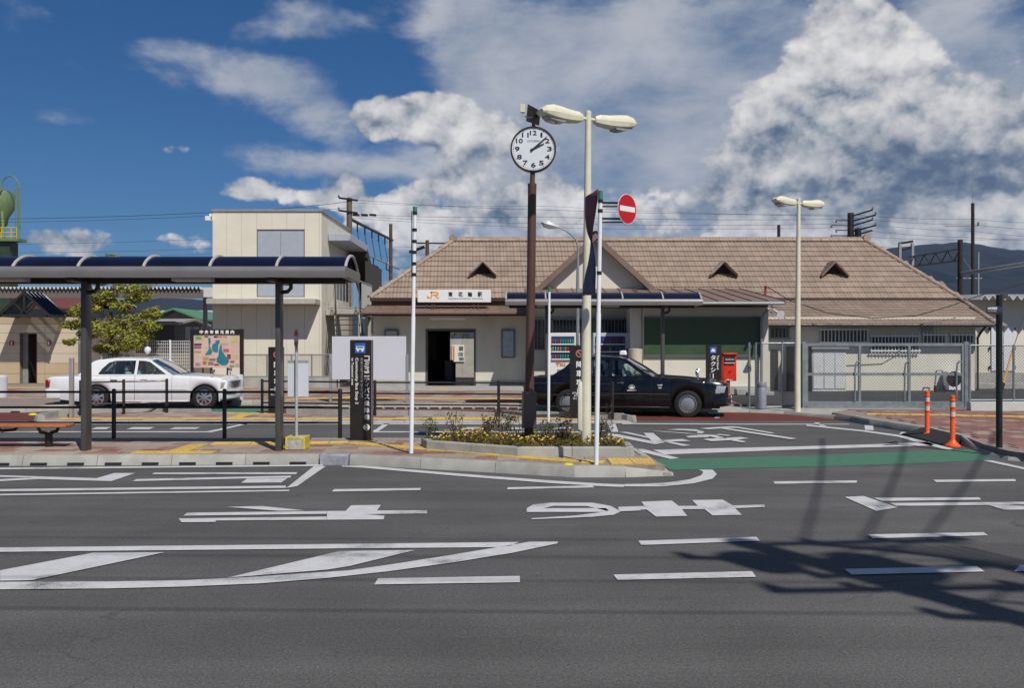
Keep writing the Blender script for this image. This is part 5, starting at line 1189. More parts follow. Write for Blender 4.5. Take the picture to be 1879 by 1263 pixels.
# ================================================================== SHELTERS
def shelter(name, label, x0, x1, yA, zlow, posts, ribs, lights=(), group=None, gh=.153):
    """barrel roofed canopy: yA front edge depth, zlow underside of the gutter"""
    D = 1.24; yB = yA + D; zg = zlow + gh; ym = yA + D / 2
    t = thing(name, label, 'shelter', ((x0 + x1) / 2, ym, SZ), group)
    prof = [(0, 0), (.03, -.0), (.12, .0), (.12, gh), (.03, gh), (.0, gh - .03), (-.015, gh * .5), (0, .02)]
    MB().extr([(yA + a, zlow + b) for a, b in prof], x0, x1).build('front_gutter', M_gutter, t, smooth='fix'); MB().extr([(yB - a, zlow + b) for a, b in prof], x0, x1).build('rear_gutter', M_gutter, t, smooth='fix')
    for xe, s in ((x0, 1), (x1, -1)):
        q = MB(); q.slab([(xe, yA + .1, zlow), (xe, yB - .1, zlow), (xe, yB - .1, zg), (xe, yA + .1, zg)], (s * .09, 0, 0)); q.build('end_beam', M_gutter, t, bevel=.012)
    n = 12; chord = D - .2; sag = .20
    def arc(u): return (ym - chord / 2 + chord * u, zg - .01 + sag * (1 - (2 * u - 1) ** 2) ** .8)
    pts = [arc(i / n) for i in range(n + 1)]; low = [(a, b - .012) for a, b in pts]
    edges_ = sorted([x0 + .03] + list(ribs) + [x1 - .03])
    for a, b in zip(edges_[:-1], edges_[1:]):
        q = MB(); m = len(pts); vs = []
        for x in (a + .003, b - .003): vs += [(x, y, z) for y, z in pts] + [(x, y, z) for y, z in low]
        fs = [(i, i + 1, 2 * m + i + 1, 2 * m + i) for i in range(m - 1)] + [(m + i + 1, m + i, 3 * m + i, 3 * m + i + 1) for i in range(m - 1)]
        q.add(vs, fs); q.build('roof_pane', M_navy, t, smooth=.9)
    for x in list(ribs) + [x0 + .02, x1 - .02]:
        q = MB(); q.tube([(x, y, z + .008) for y, z in pts], .022, 6); q.build('roof_rib', M_rib, t)
    MB().box(x0 + .1, x1 - .1, ym - .06, ym + .06, zlow - .055, zlow + .02).build('main_beam', M_dkbrown, t, smooth=False)
    for x in posts:
        p = MB().box(x - .04, x + .04, ym - .10, ym + .10, SZ - .02, zlow).build('post', M_shpost, t, bevel=.02, seg=2)
        MB().box(x - .055, x + .055, ym - D / 2 + .1, ym + D / 2 - .1, zlow - .05, zlow + .005).build('post_arm', M_dkbrown, t, bevel=.01)
        q = MB(); q.tube([(x + .03, ym, zlow - .18), (x + .12, ym, zlow - .17), (x + .17, ym, zlow - .12), (x + .17, ym, zlow - .02)], .03, 8); q.build('drain_pipe', M_dkbrown, t)
    for (a, b) in lights: MB().box(a, b, ym - .42, ym - .22, zlow - .04, zlow + .01).build('ceiling_light', mat('light_lens_pale', (.55, .5, .46), .5), t, smooth=False)
    return t
YS1 = 12.95
shelter('bus_shelter', 'long bus shelter with dark blue barrel roof and grey gutter beside the road', -9.6, XP(634, YS1), YS1, ZP(508.6, YS1), [XP(160, 13.6), XP(513.5, 13.6), -8.6], [XP(p, 13.1) for p in (26, 145, 265, 386, 508)] + [XP(26, 13.1) - .92 * k for k in (1, 2, 3)], [(XP(-30, 13.2), XP(46, 13.2)), (XP(317, 13.2), XP(388, 13.2))], 'barrel roofed shelters')
YS2 = 22.8
shelter('taxi_shelter', 'barrel roofed shelter with dark blue panes over the taxi rank by the station', XP(927, YS2), XP(1290, YS2), YS2, ZP(560, YS2), [XP(1216, 23.4), XP(1003, 23.4)], [XP(p, 23) for p in (1001, 1072, 1142, 1216)], [(XP(1105, 23.2), XP(1135, 23.2)), (XP(985, 23.2), XP(1000, 23.2))], 'barrel roofed shelters')

# ================================================================== BENCH
bn = thing('bench', 'orange brown slatted bench on black pedestal legs under the bus shelter', 'bench', (XP(40, 14.05), 14.05, SZ))
M_bench = mat('bench_orange_wood', (.36, .115, .04), .55, var=.18, scale=7)
bxe = XP(126, 14.05)
for i in range(4): MB().box(bxe - 1.9, bxe - .0 + (.05 if i < 2 else .0), 13.85 + i * .105, 13.85 + i * .105 + .095, .445, .485).build('seat_slat', M_bench, bn, bevel=.01)
for xl in (XP(89, 14.05), XP(89, 14.05) - 1.42):
    MB().cyl((xl, 14.06, SZ - .02), (xl, 14.06, .36), .055, n=14).build('leg', M_black, bn)
    q = MB(); q.tube([(xl - .08, 13.9, .445), (xl - .07, 13.95, .37), (xl, 14.06, .34), (xl + .07, 14.17, .37), (xl + .08, 14.22, .445)], .026, 8); q.build('leg_bracket', M_black, bn)
q = MB(); xl = XP(15, 14.05); q.tube([(xl - .08, 13.9, .445), (xl - .06, 13.97, .39), (xl + .06, 14.12, .39), (xl + .08, 14.2, .445)], .024, 8); q.build('seat_bracket', M_black, bn)
MB().lathe((bxe - 1.9 + .7, 14.1, .43), [(.02, 0), (.02, .012)], 8).build('bolt', M_grey, bn)

# ================================================================== GUARD RAILS
def guard_rail(name, label, posts, z, hs, group):
    """posts: list of (x, y) in plan"""
    t = thing(name, label, 'guard rail', (posts[0][0], posts[0][1], z), group)
    for (x, y) in posts:
        MB().lathe((x, y, z), [(.034, -.03), (.034, .80), (.028, .815), (.01, .82)], 12).build('post', M_black, t)
    for a, b in zip(posts[:-1], posts[1:]):
        for h in hs: MB().cyl((a[0], a[1], z + h), (b[0], b[1], z + h), .019, n=8).build('rail', M_black, t)
        for p in (a, b):
            for h in hs: pass
    return t
GY = 15.33
guard_rail('guard_rail', 'three bar black guard rail along the back of the bus shelter pavement', [(XP(-330, GY), GY), (XP(209, GY), GY), (XP(412, GY), GY), (XP(624, GY), GY)], SZ, (.255, .51, .765), 'black pavement guard rails')
guard_rail('guard_rail', 'short black guard rail on the middle island before the white taxi', [(XP(148, 21.25), 21.25), (XP(227, 21.8), 21.8), (XP(306, 22.2), 22.2)], Bz, (.255, .51, .765), 'black pavement guard rails')
guard_rail('guard_rail', 'long black guard rail on the middle island before the station entrance', [(XP(481, 22.05), 22.05), (XP(688, 21.3), 21.3), (XP(915, 21.1), 21.1), (XP(1124, 20.35), 20.35)], Bz, (.255, .51, .765), 'black pavement guard rails')

# ================================================================== BUS STOP SIGN ON ITS CONCRETE BLOCK
bs = thing('bus_stop_sign', 'bus stop pole with orange and white disc in a yellow edged concrete block', 'bus stop', (XP(541, 13.75), 13.75, SZ))
x0, x1 = XP(524, 13.6), XP(559.5, 13.6)
blk = MB().box(x0, x1, 13.6, 13.92, SZ, SZ + .19).build('base_block', mat('old_concrete', (.40, .39, .35), .9, var=.25, scale=14, dirt=.5, bump=.3), bs, bevel=.01)
M_ypaint = mat('yellow_edge_paint', (.58, .50, .05), .6, var=.2, scale=12)
e_ = .03; f_ = MB()
f_.box(x0 - .002, x0 + .022, 13.596, 13.923, SZ + .01, SZ + .193); f_.build('yellow_edge', M_ypaint, blk, smooth=False)
MB().box(x1 - .022, x1 + .002, 13.596, 13.923, SZ + .01, SZ + .193).build('yellow_edge', M_ypaint, blk, smooth=False); MB().box(x0 + .023, x1 - .023, 13.596, 13.64, SZ + .165, SZ + .194).build('yellow_edge', M_ypaint, blk, smooth=False)
px_ = XP(544, 13.75); ztop = ZP(640, 13.75)
MB().cyl((px_, 13.75, SZ + .18), (px_, 13.75, ztop + .05), .022, n=12).build('pole', mat('pole_pale_grey', (.50, .52, .52), .4, metal=.3), bs)
bd = MB(); za, zb = ZP(728.5, 13.75), ZP(661.5, 13.75)
bd.slab([(XP(526.5, 13.75), 13.80, za), (XP(565.5, 13.75), 13.77, za), (XP(565.5, 13.75), 13.77, zb), (XP(526.5, 13.75), 13.80, zb)], (0, .012, 0)); bd.build('timetable_board', mat('timetable_pale', (.62, .65, .70), .35, var=.03), bs, smooth='fix')
bd = MB(); bd.slab([(XP(526.5, 13.75), 13.796, zb - .035), (XP(565.5, 13.75), 13.766, zb - .035), (XP(565.5, 13.75), 13.766, zb), (XP(526.5, 13.75), 13.796, zb)], (0, .004, 0)); bd.build('board_header', mat('header_grey', (.30, .33, .37), .5), bs, smooth='fix')
# disc turned nearly edge-on: orange, white band, orange
cz = ZP(622, 13.75); rz_ = .152; an = R(73); dx_, dy_ = math.cos(an), math.sin(an)
def disc_seg(z0, z1, name, m_, off=0.0, rr=rz_):
    ps = []; k = 10
    for i in range(k + 1):
        z = z0 + (z1 - z0) * i / k; h = math.sqrt(max(rr * rr - z * z, 1e-8)); ps.append((h, z))
    loop = [(px_ + h * dx_, 13.72 - h * dy_ * .35 + off, cz + z) for h, z in ps] + [(px_ - h * dx_, 13.72 + h * dy_ * .35 + off, cz + z) for h, z in ps[::-1]]
    q = MB(); q.slab(loop, (0, .012, 0)); q.build(name, m_, bs, smooth='fix')
M_orng = mat('disc_orange', (.62, .14, .02), .4, var=.03)
disc_seg(-.152, .152, 'disc_rim', mat('disc_rim_pale', (.6, .5, .42), .4), .006); disc_seg(-.138, -.048, 'disc_panel', M_orng, 0, .138); disc_seg(-.046, .042, 'disc_panel', M_white, 0, .138); disc_seg(.044, .138, 'disc_panel', M_orng, 0, .138)

# ================================================================== TOTEM SIGNS
M_blue = mat('sign_blue', (.025, .12, .42), .4, var=.05); M_ban = mat('prohibition_pink', (.50, .14, .14), .5, var=.05)
def totem(label, x0, x1, ytop, Y, z, d=.09, w=None, top_z=None):
    zt = ZP(ytop, Y) if top_z is None else top_z; a, b = XP(x0, Y), XP(x1, Y)
    t = thing('totem_sign', label, 'sign', ((a + b) / 2, Y, z), 'black totem signs')
    MB().box(a, b, Y, Y + d, z - .02, zt).build('sign_body', M_signbk, t, bevel=.008)
    return t, a, b, zt
t1, a, b, zt = totem('tall black totem sign with bus symbol and number two for the community bus stop', 642, 683, 624, 15.08, SZ)
T = lambda p: XP(p, 15.08); U = lambda p: ZP(p, 15.08); yt = 15.076
MB().box(b - .014, b + .003, 15.06, 15.17, SZ, zt).build('edge_trim', mat('trim_mauve', (.20, .15, .17), .5, metal=.3), t1, smooth=False)
ic = MB().box(T(651.5), T(670.5), yt - .004, yt, U(648.5), U(630)).build('bus_symbol', M_blue, t1, bevel=.0015)
q = MB()
q.add([(T(653.5), yt - .007, U(642)), (T(668.5), yt - .007, U(642)), (T(668.5), yt - .007, U(635.5)), (T(653.5), yt - .007, U(635.5))], [(0, 1, 2, 3)]); q.add([(T(655), yt - .007, U(645.2)), (T(658.5), yt - .007, U(645.2)), (T(658.5), yt - .007, U(642)), (T(655), yt - .007, U(642))], [(0, 1, 2, 3)]); q.add([(T(663.5), yt - .007, U(645.2)), (T(667), yt - .007, U(645.2)), (T(667), yt - .007, U(642)), (T(663.5), yt - .007, U(642))], [(0, 1, 2, 3)])
q.build('bus_pictogram', M_text, ic, smooth=False)
q = MB(); q.add([(T(655), yt - .0095, U(639)), (T(667), yt - .0095, U(639)), (T(667), yt - .0095, U(636.5)), (T(655), yt - .0095, U(636.5))], [(0, 1, 2, 3)]); q.build('bus_window', M_blue, ic, smooth=False)
q = MB(); y_ = 653.0
for ch, hgt in zip('コミュニティバス乗降場', (11, 12, 7.5, 9, 11, 7.5, 12, 12, 12.5, 12.5, 12.5)):
    put_text(q, ch, T(668.5), T(678), U(y_ + hgt - 1), U(y_), yt - .004, bold=.0022, keep=True); y_ += hgt
q.build('lettering', M_text, t1, smooth=False)
q = MB(); put_text(q, 'Community Bus Stop 2', T(651), T(657.5), U(742), U(657), yt - .004, rot=True, bold=.0015); put_text(q, 'to Toyotomi area', T(644), T(649), U(707), U(657), yt - .004, rot=True, bold=.0012)
q.build('lettering', M_text, t1, smooth=False)
q = MB()
y_ = 657.0
for ch in '豊富方面コミュニティバス': put_text(q, ch, T(661.5), T(666), U(y_ + 5.2), U(y_), yt - .004); y_ += 6.2
q.build('lettering', mat('sign_grey_text', (.32, .32, .32), .5, var=0), t1, smooth=False)
q = MB(); q.lathe((T(672.8), yt - .002, U(784.5)), [(.052, 0), (.052, .003)], 24, 'y'); n2 = q.build('number_disc', M_text, t1); q = MB(); put_text(q, '2', T(670), T(675.5), U(789), U(780), yt - .007, bold=.001); q.build('number', M_textd, n2, smooth=False)
def drop_off(label, x0, x1, ytop, Y, z):
    t, a, b, zt = totem(label, x0, x1, ytop, Y, z); cx = (a + b) / 2 + .03; y = Y - .003; W = b - a
    q = MB(); q.lathe((cx, y, zt - .18), [(.085, 0), (.085, .003)], 24, 'y'); r_ = q.build('prohibition_ring', M_ban, t)
    q = MB(); q.lathe((cx, y - .0035, zt - .18), [(.058, 0), (.058, .001)], 24, 'y'); q.build('ring_field', M_signbk, r_)
    q = MB(); stroke(q, [(cx - .045, zt - .135), (cx + .045, zt - .225)], .028, y - .006); q.build('ring_bar', M_ban, r_, smooth=False)
    q = MB(); zc = zt - .42
    for ch in '降車専用': put_text(q, ch, cx - .07, cx + .07, zc - .07, zc + .07, y - .003, bold=.004); zc -= .2
    zc = .62
    for s in ('乗降車以外の', '駐停車を', '禁止します'): put_text(q, s, a + .05, b - .05, zc - .022, zc + .022, y - .003, keep=True); zc -= .06
    q.build('lettering', M_text, t, smooth=False)
drop_off('black totem sign with pink prohibition ring on the middle island behind the bus shelter post', 492, 520, 637, 21.95, Bz)
drop_off('black totem sign with pink prohibition ring beside the black taxi and cream lamp post', 1046, 1076, 634, 20.4, Bz)
t3, a, b, zt = totem('black totem sign with taxi symbol standing beside the red post box', 1296, 1324, 633, 23.7, SZ)
q = MB(); y = 23.697; cx = (a + b) / 2 - .02
s3 = MB().box(cx - .085, cx + .085, y - .004, y, zt - .22, zt - .05).build('taxi_symbol', M_blue, t3, bevel=.0015)
q.box(cx - .055, cx + .055, y - .008, y - .0045, zt - .18, zt - .135); q.build('taxi_pictogram', M_text, s3, smooth=False); MB().box(cx - .035, cx + .035, y - .008, y - .0045, zt - .134, zt - .10).build('taxi_pictogram', M_text, s3, smooth=False)
q = MB(); zc = zt - .33
for ch in 'タクシーのりば':
    if ch == 'ー': q.box(cx - .012, cx + .012, y - .0045, y - .003, zc - .06, zc + .06)
    else: put_text(q, ch, cx - .06, cx + .06, zc - .06, zc + .06, y - .003, bold=.004)
    zc -= .155
put_text(q, 'Taxi Stand', cx + .095, cx + .145, zt - .63, zt - .27, y - .003, rot=True, bold=.002); q.build('lettering', M_text, t3, smooth=False)

# ================================================================== MAP BOARD
mp = thing('area_map_board', 'large area map board in a dark frame behind the white taxi', 'map board', (XP(398, 33.0), 33.0, SZ))
Ym = 33.0; T = lambda p: XP(p, Ym); U = lambda p: ZP(p, Ym)
for p in (352, 443): MB().box(T(p) - .06, T(p) + .06, Ym, Ym + .12, SZ - .02, U(604)).build('post', M_signbk, mp, smooth=False)
MB().box(T(352) + .06, T(443) - .06, Ym - .005, Ym + .10, U(614.5), U(604.5)).build('header', M_signbk, mp, smooth=False)
q = MB()
for i, ch in enumerate('中央市観光案内'): cx = 369.5 + i * 9.5; put_text(q, ch, T(cx - 3), T(cx + 3), U(612.6), U(606.4), Ym - .009, bold=.008)
q.build('lettering', M_text, mp, smooth=False)
mpn = MB().box(T(354.5), T(441), Ym + .02, Ym + .06, U(675), U(614.8)).build('map_panel', mat('map_pink', (.62, .44, .36), .5, var=.08, scale=3), mp, smooth=False)
mz = lambda pts: [(T(340 + x / 10.1), U(595 + y / 10.1)) for x, y in pts]
def patch(name, pts, col, y=Ym + .017):
    P_ = mz(pts); q = MB(); q.poly([(x, y, z) for x, z in P_]); q.build(name, mat('map_' + name + '_%d' % int(col[0] * 999 + col[1] * 99), col, .5, var=.12, scale=5), mpn, smooth=False)
teal = (.03, .20, .25)
patch('district', [(420, 260), (460, 250), (470, 330), (450, 400), (480, 470), (500, 520), (470, 570), (360, 580), (380, 540), (430, 470), (430, 400)], teal)
patch('district', [(500, 370), (550, 350), (560, 300), (630, 295), (640, 340), (610, 380), (605, 520), (560, 530), (500, 500), (490, 440)], (.035, .18, .27))
patch('district', [(640, 390), (670, 390), (680, 500), (740, 590), (800, 660), (810, 700), (760, 760), (690, 770), (580, 710), (575, 640), (610, 590), (620, 500)], (.025, .19, .24))
for i, (x, y, w_, h_, c) in enumerate([(180, 230, 120, 60, (.16, .35, .08)), (160, 360, 140, 40, (.08, .04, .09)), (160, 410, 130, 45, (.30, .08, .16)), (160, 500, 130, 35, (.25, .38, .07)), (350, 220, 70, 26, (.10, .07, .06)), (525, 222, 70, 30, (.03, .03, .05)), (600, 225, 80, 24, (.45, .16, .10)), (700, 228, 70, 22, (.45, .2, .15)),
                                       (850, 240, 120, 90, (.48, .48, .16)), (700, 460, 110, 60, (.42, .12, .12)), (770, 560, 70, 90, (.22, .05, .05)), (330, 610, 100, 60, (.45, .33, .05)), (320, 690, 70, 60, (.40, .15, .06)), (440, 640, 120, 40, (.22, .12, .2)), (420, 700, 100, 60, (.28, .14, .16)), (530, 740, 90, 30, (.18, .05, .04)),
                                       (180, 720, 100, 60, (.36, .26, .32)), (830, 680, 80, 40, (.34, .12, .2)), (820, 760, 80, 45, (.18, .3, .08)), (920, 740, 70, 55, (.36, .36, .38)), (900, 580, 80, 70, (.52, .46, .2)), (300, 430, 140, 10, (.6, .5, .1)), (640, 370, 160, 8, (.35, .15, .12))]):
    patch('map_photo', [(x, y), (x + w_, y), (x + w_, y + h_), (x, y + h_)], c, Ym + .016)
for i in range(2): MB().cyl((T(371 + 45 * i), Ym + .08, SZ), (T(371 + 45 * i), Ym + .08, U(674)), .03, n=8).build('stay', M_dkbrown, mp)

# ================================================================== BLANK BOARD, POST BOX, ASHTRAY, CABINETS
wb = thing('blank_notice_board', 'large blank white board on two grey posts before the station', 'notice board', (XP(677, 24.9), 24.9, SZ))
MB().box(XP(609, 24.9), XP(745, 24.9), 24.9, 24.93, ZP(697, 24.9), ZP(617.5, 24.9)).build('board', mat('board_pale_grey', (.60, .61, .66), .45, var=.02, scale=1), wb, bevel=.006)
for p in (606.5, 747): MB().box(XP(p, 24.9) - .035, XP(p, 24.9) + .035, 24.88, 24.95, SZ - .02, ZP(651, 24.9)).build('post', M_grey, wb, bevel=.006)
for p in (690, 665): MB().box(XP(609, 24.9) - .03, XP(745, 24.9) + .03, 24.932, 24.96, ZP(p + 1.5, 24.9), ZP(p - 1.5, 24.9)).build('back_rail', M_grey, wb, smooth=False)
Yp = 24.9
pb = thing('post_box', 'bright red square post box on a single red leg beside the taxi sign', 'post box', (XP(1339, Yp), Yp, SZ))
M_prd = mat('postbox_red', (.62, .035, .012), .35, var=.06, scale=3)
a, b, z0, z1 = XP(1325.5, Yp), XP(1351.5, Yp), ZP(699.5, Yp), ZP(651.5, Yp)
bod = MB().box(a, b, Yp, Yp + .36, z0, z1).build('box_body', M_prd, pb, bevel=.02, seg=2)
MB().box(a - .02, b + .02, Yp - .05, Yp + .38, z1 - .005, z1 + .05).build('box_lid', M_prd, pb, bevel=.02)
MB().box(a + .04, b - .04, Yp - .012, Yp - .001, z1 - .20, z1 - .05).build('slot_hood', mat('slot_dark', (.02, .02, .02), .4), pb, bevel=.004); MB().box(a + .07, b - .07, Yp - .03, Yp - .012, z1 - .15, z1 - .10).build('letter_slot', M_grey, pb, smooth=False); MB().box(a + .05, b - .05, Yp - .045, Yp - .001, z1 - .235, z1 - .205).build('slot_ledge', mat('ledge_pale', (.5, .48, .45), .4), pb, bevel=.004)
MB().box(a + .03, b - .03, Yp - .008, Yp - .0005, z0 + .02, z0 + .34).build('collection_door', M_prd, pb, bevel=.005)
q = MB(); cx = (a + b) / 2; zc = z0 + .22
put_text(q, '〒', cx - .045, cx + .045, zc - .045, zc + .045, Yp - .0115, bold=.003); q.build('postal_mark', mat('mark_dark_red', (.25, .01, .01), .4, var=0), pb, smooth=False)
q = MB(); put_text(q, '郵便 POST', a + .09, b - .09, z0 + .012, z0 + .045, Yp - .012, keep=True, bold=.002); q.build('lettering', M_text, pb, smooth=False)
MB().box(cx - .045, cx + .045, Yp + .12, Yp + .24, SZ - .02, z0 + .01).build('leg', M_prd, pb, bevel=.008); MB().box(cx - .12, cx + .12, Yp + .05, Yp + .30, SZ - .01, SZ + .03).build('foot', M_prd, pb, bevel=.008)
Ya = 23.12
at_ = thing('ashtray_stand', 'grey cylindrical ashtray stand beside the chain link fence post', 'ashtray', (XP(1397.5, Ya), Ya, .06))
M_ash = mat('ashtray_grey', (.30, .31, .36), .4, metal=.3, var=.06)
MB().lathe((XP(1397.5, Ya), Ya, .06), [(.10, 0), (.10, .03), (.118, .04), (.118, .56), (.112, .57), (.112, .575)], 24).build('cylinder', M_ash, at_)
MB().lathe((XP(1397.5, Ya), Ya, .06), [(.122, .575), (.124, .58), (.124, .67), (.118, .685), (.05, .69)], 24).build('lid', M_ash, at_)
# utility post seen left of the shelter post, pale bollard at the left edge
tag(MB().box(XP(126, 20.5), XP(133, 20.5), 20.5, 20.6, Bz - .02, ZP(657, 20.5)).build('marker_post', mat('post_pale_mauve', (.30, .26, .26), .5), None, bevel=.01), 'slim grey marker post on the middle island by the white taxi boot', 'post')
tag(MB().lathe((XP(2, 27.0), 27.0, SZ), [(.17, -.01), (.17, .60), (.14, .64), (.05, .66)], 20).build('pale_bollard', mat('bollard_pale', (.52, .52, .56), .6), None), 'pale grey concrete bollard near the toilet block', 'bollard')
pbl = tag(MB().lathe((XP(436, 25.9), 25.9, SZ), [(.16, -.01), (.16, .66), (.14, .70), (.05, .72)], 20).build('pale_bollard', MATS['bollard_pale'], None), 'pale grey concrete bollard in front of the white taxi bonnet', 'bollard')

# ================================================================== WHITE POLES
def white_pole(label, base, Y, z, ytop, xtop, r=.031, bands=()):
    x0 = XP(base, Y); x1 = XP(xtop, Y); zt = ZP(ytop, Y)
    t = thing('white_pole', label, 'pole', (x0, Y, z), 'white banner poles')
    L = lambda u: Vector((x0 + (x1 - x0) * u, Y, z + (zt - z) * u))
    MB().tube([L(0), L(.55), L(.56), L(1)], [r, r, r * .86, r * .86], 14).build('pole_tube', M_white, t)
    MB().tube([L(1 - .03), L(1.0) + Vector((0, 0, .012))], r * 1.0, 12).build('pole_cap', mat('cap_green', (.03, .22, .12), .4), t)
    for b in bands: u = (ZP(b, Y) - z) / (zt - z); MB().tube([L(u - .006), L(u + .006)], r * 1.08, 12).build('pole_band', M_signbk, t)
    return t
wp = white_pole('tall white banner pole with black bands standing beside the community bus totem', 754.5, 13.2, SZ, 381, 761.5, bands=(391, 422, 443, 463, 484, 504))
q = MB(); q.box(XP(754, 13.2), XP(755.8, 13.2), 13.24, 13.25, ZP(510, 13.2), ZP(386, 13.2)); q.build('banner_rope', M_grey, wp, smooth=False)
white_pole('white pole with green cap rising behind the flower bed beside the clock post', 1006.5, 19.3, Bz, 528, 1008, .029)
p3 = white_pole('white pole carrying the no entry sign and a twisted banner at the island nose', 1094, 12.05, SZ - .02, 352, 1102, bands=(369, 387, 501))
# banner twisted by the wind, running back from the pole
bnr = thing('banner', 'twisted narrow banner, maroon above and dark blue below, tied to the sign pole', 'banner', (XP(1098, 12.1), 12.1, ZP(543, 12.1)))
rows = [(345, 1.0, 0), (362, 1.0, 0), (385, .86, .05), (405, .62, .10), (420, .42, .12), (432, .22, .10), (440, .10, .04), (448, .16, 0), (462, .34, -.04), (480, .58, -.07), (500, .85, -.04), (520, .97, 0), (538, 1.0, 0)]
def ban(rws, name, m_):
    vs = []; fs = []; k = 7
    for (py_, wd, sway) in rws:
        z = ZP(py_, 12.1); u0 = (z - SZ) / (ZP(352, 12.05) - SZ); xr = XP(1094, 12.05) + (XP(1102, 12.05) - XP(1094, 12.05)) * u0 - .035
        for i in range(k):
            s = i / (k - 1); c = .5 * (1 - wd)
            if name == 'banner_lower' and py_ > 500: c = 0
            vs.append((xr - (.085 + .02) * (s) * wd - .05 * (1 - wd) - .008 * math.sin(s * 6.0 + py_ * .05), 12.13 + .80 * (s * wd + c * .3) + sway, z - .01 * math.sin(s * 5)))
    n = len(rws)
    for j in range(n - 1):
        for i in range(k - 1): fs.append((j * k + i, j * k + i + 1, (j + 1) * k + i + 1, (j + 1) * k + i))
    q = MB(); q.add(vs, fs); o = q.build(name, m_, bnr); md = o.modifiers.new('cloth_thickness', 'SOLIDIFY'); md.thickness = .004
ban(rows[:7], 'banner_upper', mat('banner_maroon', (.13, .022, .030), .7, var=.5, scale=5)); ban(rows[6:], 'banner_lower', mat('banner_blue', (.045, .07, .15), .7, var=.5, scale=6))
q = MB(); q.tube([(XP(1096, 12.05), 12.08, ZP(440, 12.1)), (XP(1090, 12.3), 12.25, ZP(441, 12.1))], .012, 6); q.build('banner_tie', M_dkbrown, bnr)
# no entry sign
ne = thing('no_entry_sign', 'round red no entry sign with white bar fixed to the white pole', 'road sign', (XP(1151, 12.05), 12.05, ZP(411, 12.05)))
cxn, czn, Rn = XP(1151, 12.1), ZP(383.5, 12.1), .198
dirn = Vector((math.cos(R(45)), math.sin(R(45)), 0)); nn = Vector((-dirn.y * -1, -dirn.x, 0)); nn = Vector((dirn.y, -dirn.x, 0)); nn = -nn if nn.y > 0 else nn
C = Vector((cxn, 12.1, czn))
def disc(rad, off, name, m_, th=.006):
    q = MB(); q.slab([C + nn * off + dirn * (rad * math.cos(2 * math.pi * i / 36)) + Vector((0, 0, rad * math.sin(2 * math.pi * i / 36))) for i in range(36)], -nn * th); return q.build(name, m_, ne, smooth='fix')
disc(Rn, 0, 'sign_plate', mat('sign_rim_white', (.7, .55, .55), .4)); disc(Rn * .95, .003, 'sign_face', mat('no_entry_red', (.48, .006, .010), .35, var=.03), .002)
q = MB(); q.slab([C + nn * .0055 + dirn * a + Vector((0, 0, b)) for a, b in ((-.158, -.034), (.158, -.034), (.158, .034), (-.158, .034))], -nn * .002); q.build('sign_bar', M_text, ne, smooth='fix')
for zz in (ZP(373, 12.1), ZP(402, 12.1)):
    q = MB(); e0 = Vector((XP(1101, 12.05), 12.05, zz)); e1 = C - nn * .012 + Vector((0, 0, zz - czn)) ; q.tube([e0, Vector((e1.x - .12, 12.07, zz)), e1], .014, 6); q.tube([e0 + Vector((0, 0, -.05)), Vector((e1.x - .12, 12.07, zz - .045)), e1 + Vector((0, 0, -.04))], .010, 6); q.build('sign_bracket', M_signbk, ne)

# ================================================================== LAMP POSTS
def lamp_head(root, base, ang, L=.60):
    d = Vector((math.cos(ang), math.sin(ang), 0)); s = Vector((-d.y, d.x, 0)); up = Vector((0, 0, 1))
    secs = [(.03, .045, .05, -.05), (.10, .075, .075, -.075), (.26, .085, .085, -.09), (.42, .12, .105, -.095), (.56, .14, .115, -.08), (.68, .125, .09, -.04), (.735, .09, .04, -.01)]
    vs = []; fs = []
    for (t, hw, zt, zb) in secs:
        prof = [(-hw, 0.005), (-hw * .92, zt * .45), (-hw * .6, zt), (hw * .6, zt), (hw * .92, zt * .45), (hw, 0.005), (hw * .9, zb * .7), (hw * .62, zb), (-hw * .62, zb), (-hw * .9, zb * .7)]
        for a, b in prof: vs.append(base + d * t + s * a + up * b)
    k = 10
    for j in range(len(secs) - 1):
        for i in range(k): fs.append((j * k + i, j * k + (i + 1) % k, (j + 1) * k + (i + 1) % k, (j + 1) * k + i))
    fs += [tuple(range(k - 1, -1, -1)), tuple(range((len(secs) - 1) * k, len(secs) * k))]
    q = MB(); q.add([tuple(v) for v in vs], fs); h = q.build('lamp_head', M_cream, root, smooth='fix', local=True); h.data.set_sharp_from_angle(angle=.28)
    q = MB(); lens = []
    for (t, hw, zb) in ((.36, .085, -.112), (.46, .10, -.118), (.58, .10, -.100), (.66, .07, -.065)): lens.append((t, hw, zb))
    vs = []
    for (t, hw, zb) in lens: vs += [base + d * t - s * hw + up * zb, base + d * t + s * hw + up * zb, base + d * t + s * hw * .9 + up * (zb + .05), base + d * t - s * hw * .9 + up * (zb + .05)]
    fs = [(j * 4 + i, j * 4 + (i + 1) % 4, (j + 1) * 4 + (i + 1) % 4, (j + 1) * 4 + i) for j in range(3) for i in range(4)] + [(0, 1, 2, 3), (12, 15, 14, 13)]
    q.add([tuple(v) for v in vs], fs); q.build('lamp_lens', mat('lens_smoky', (.25, .26, .27), .12, var=.1), h, local=True, smooth='fix')
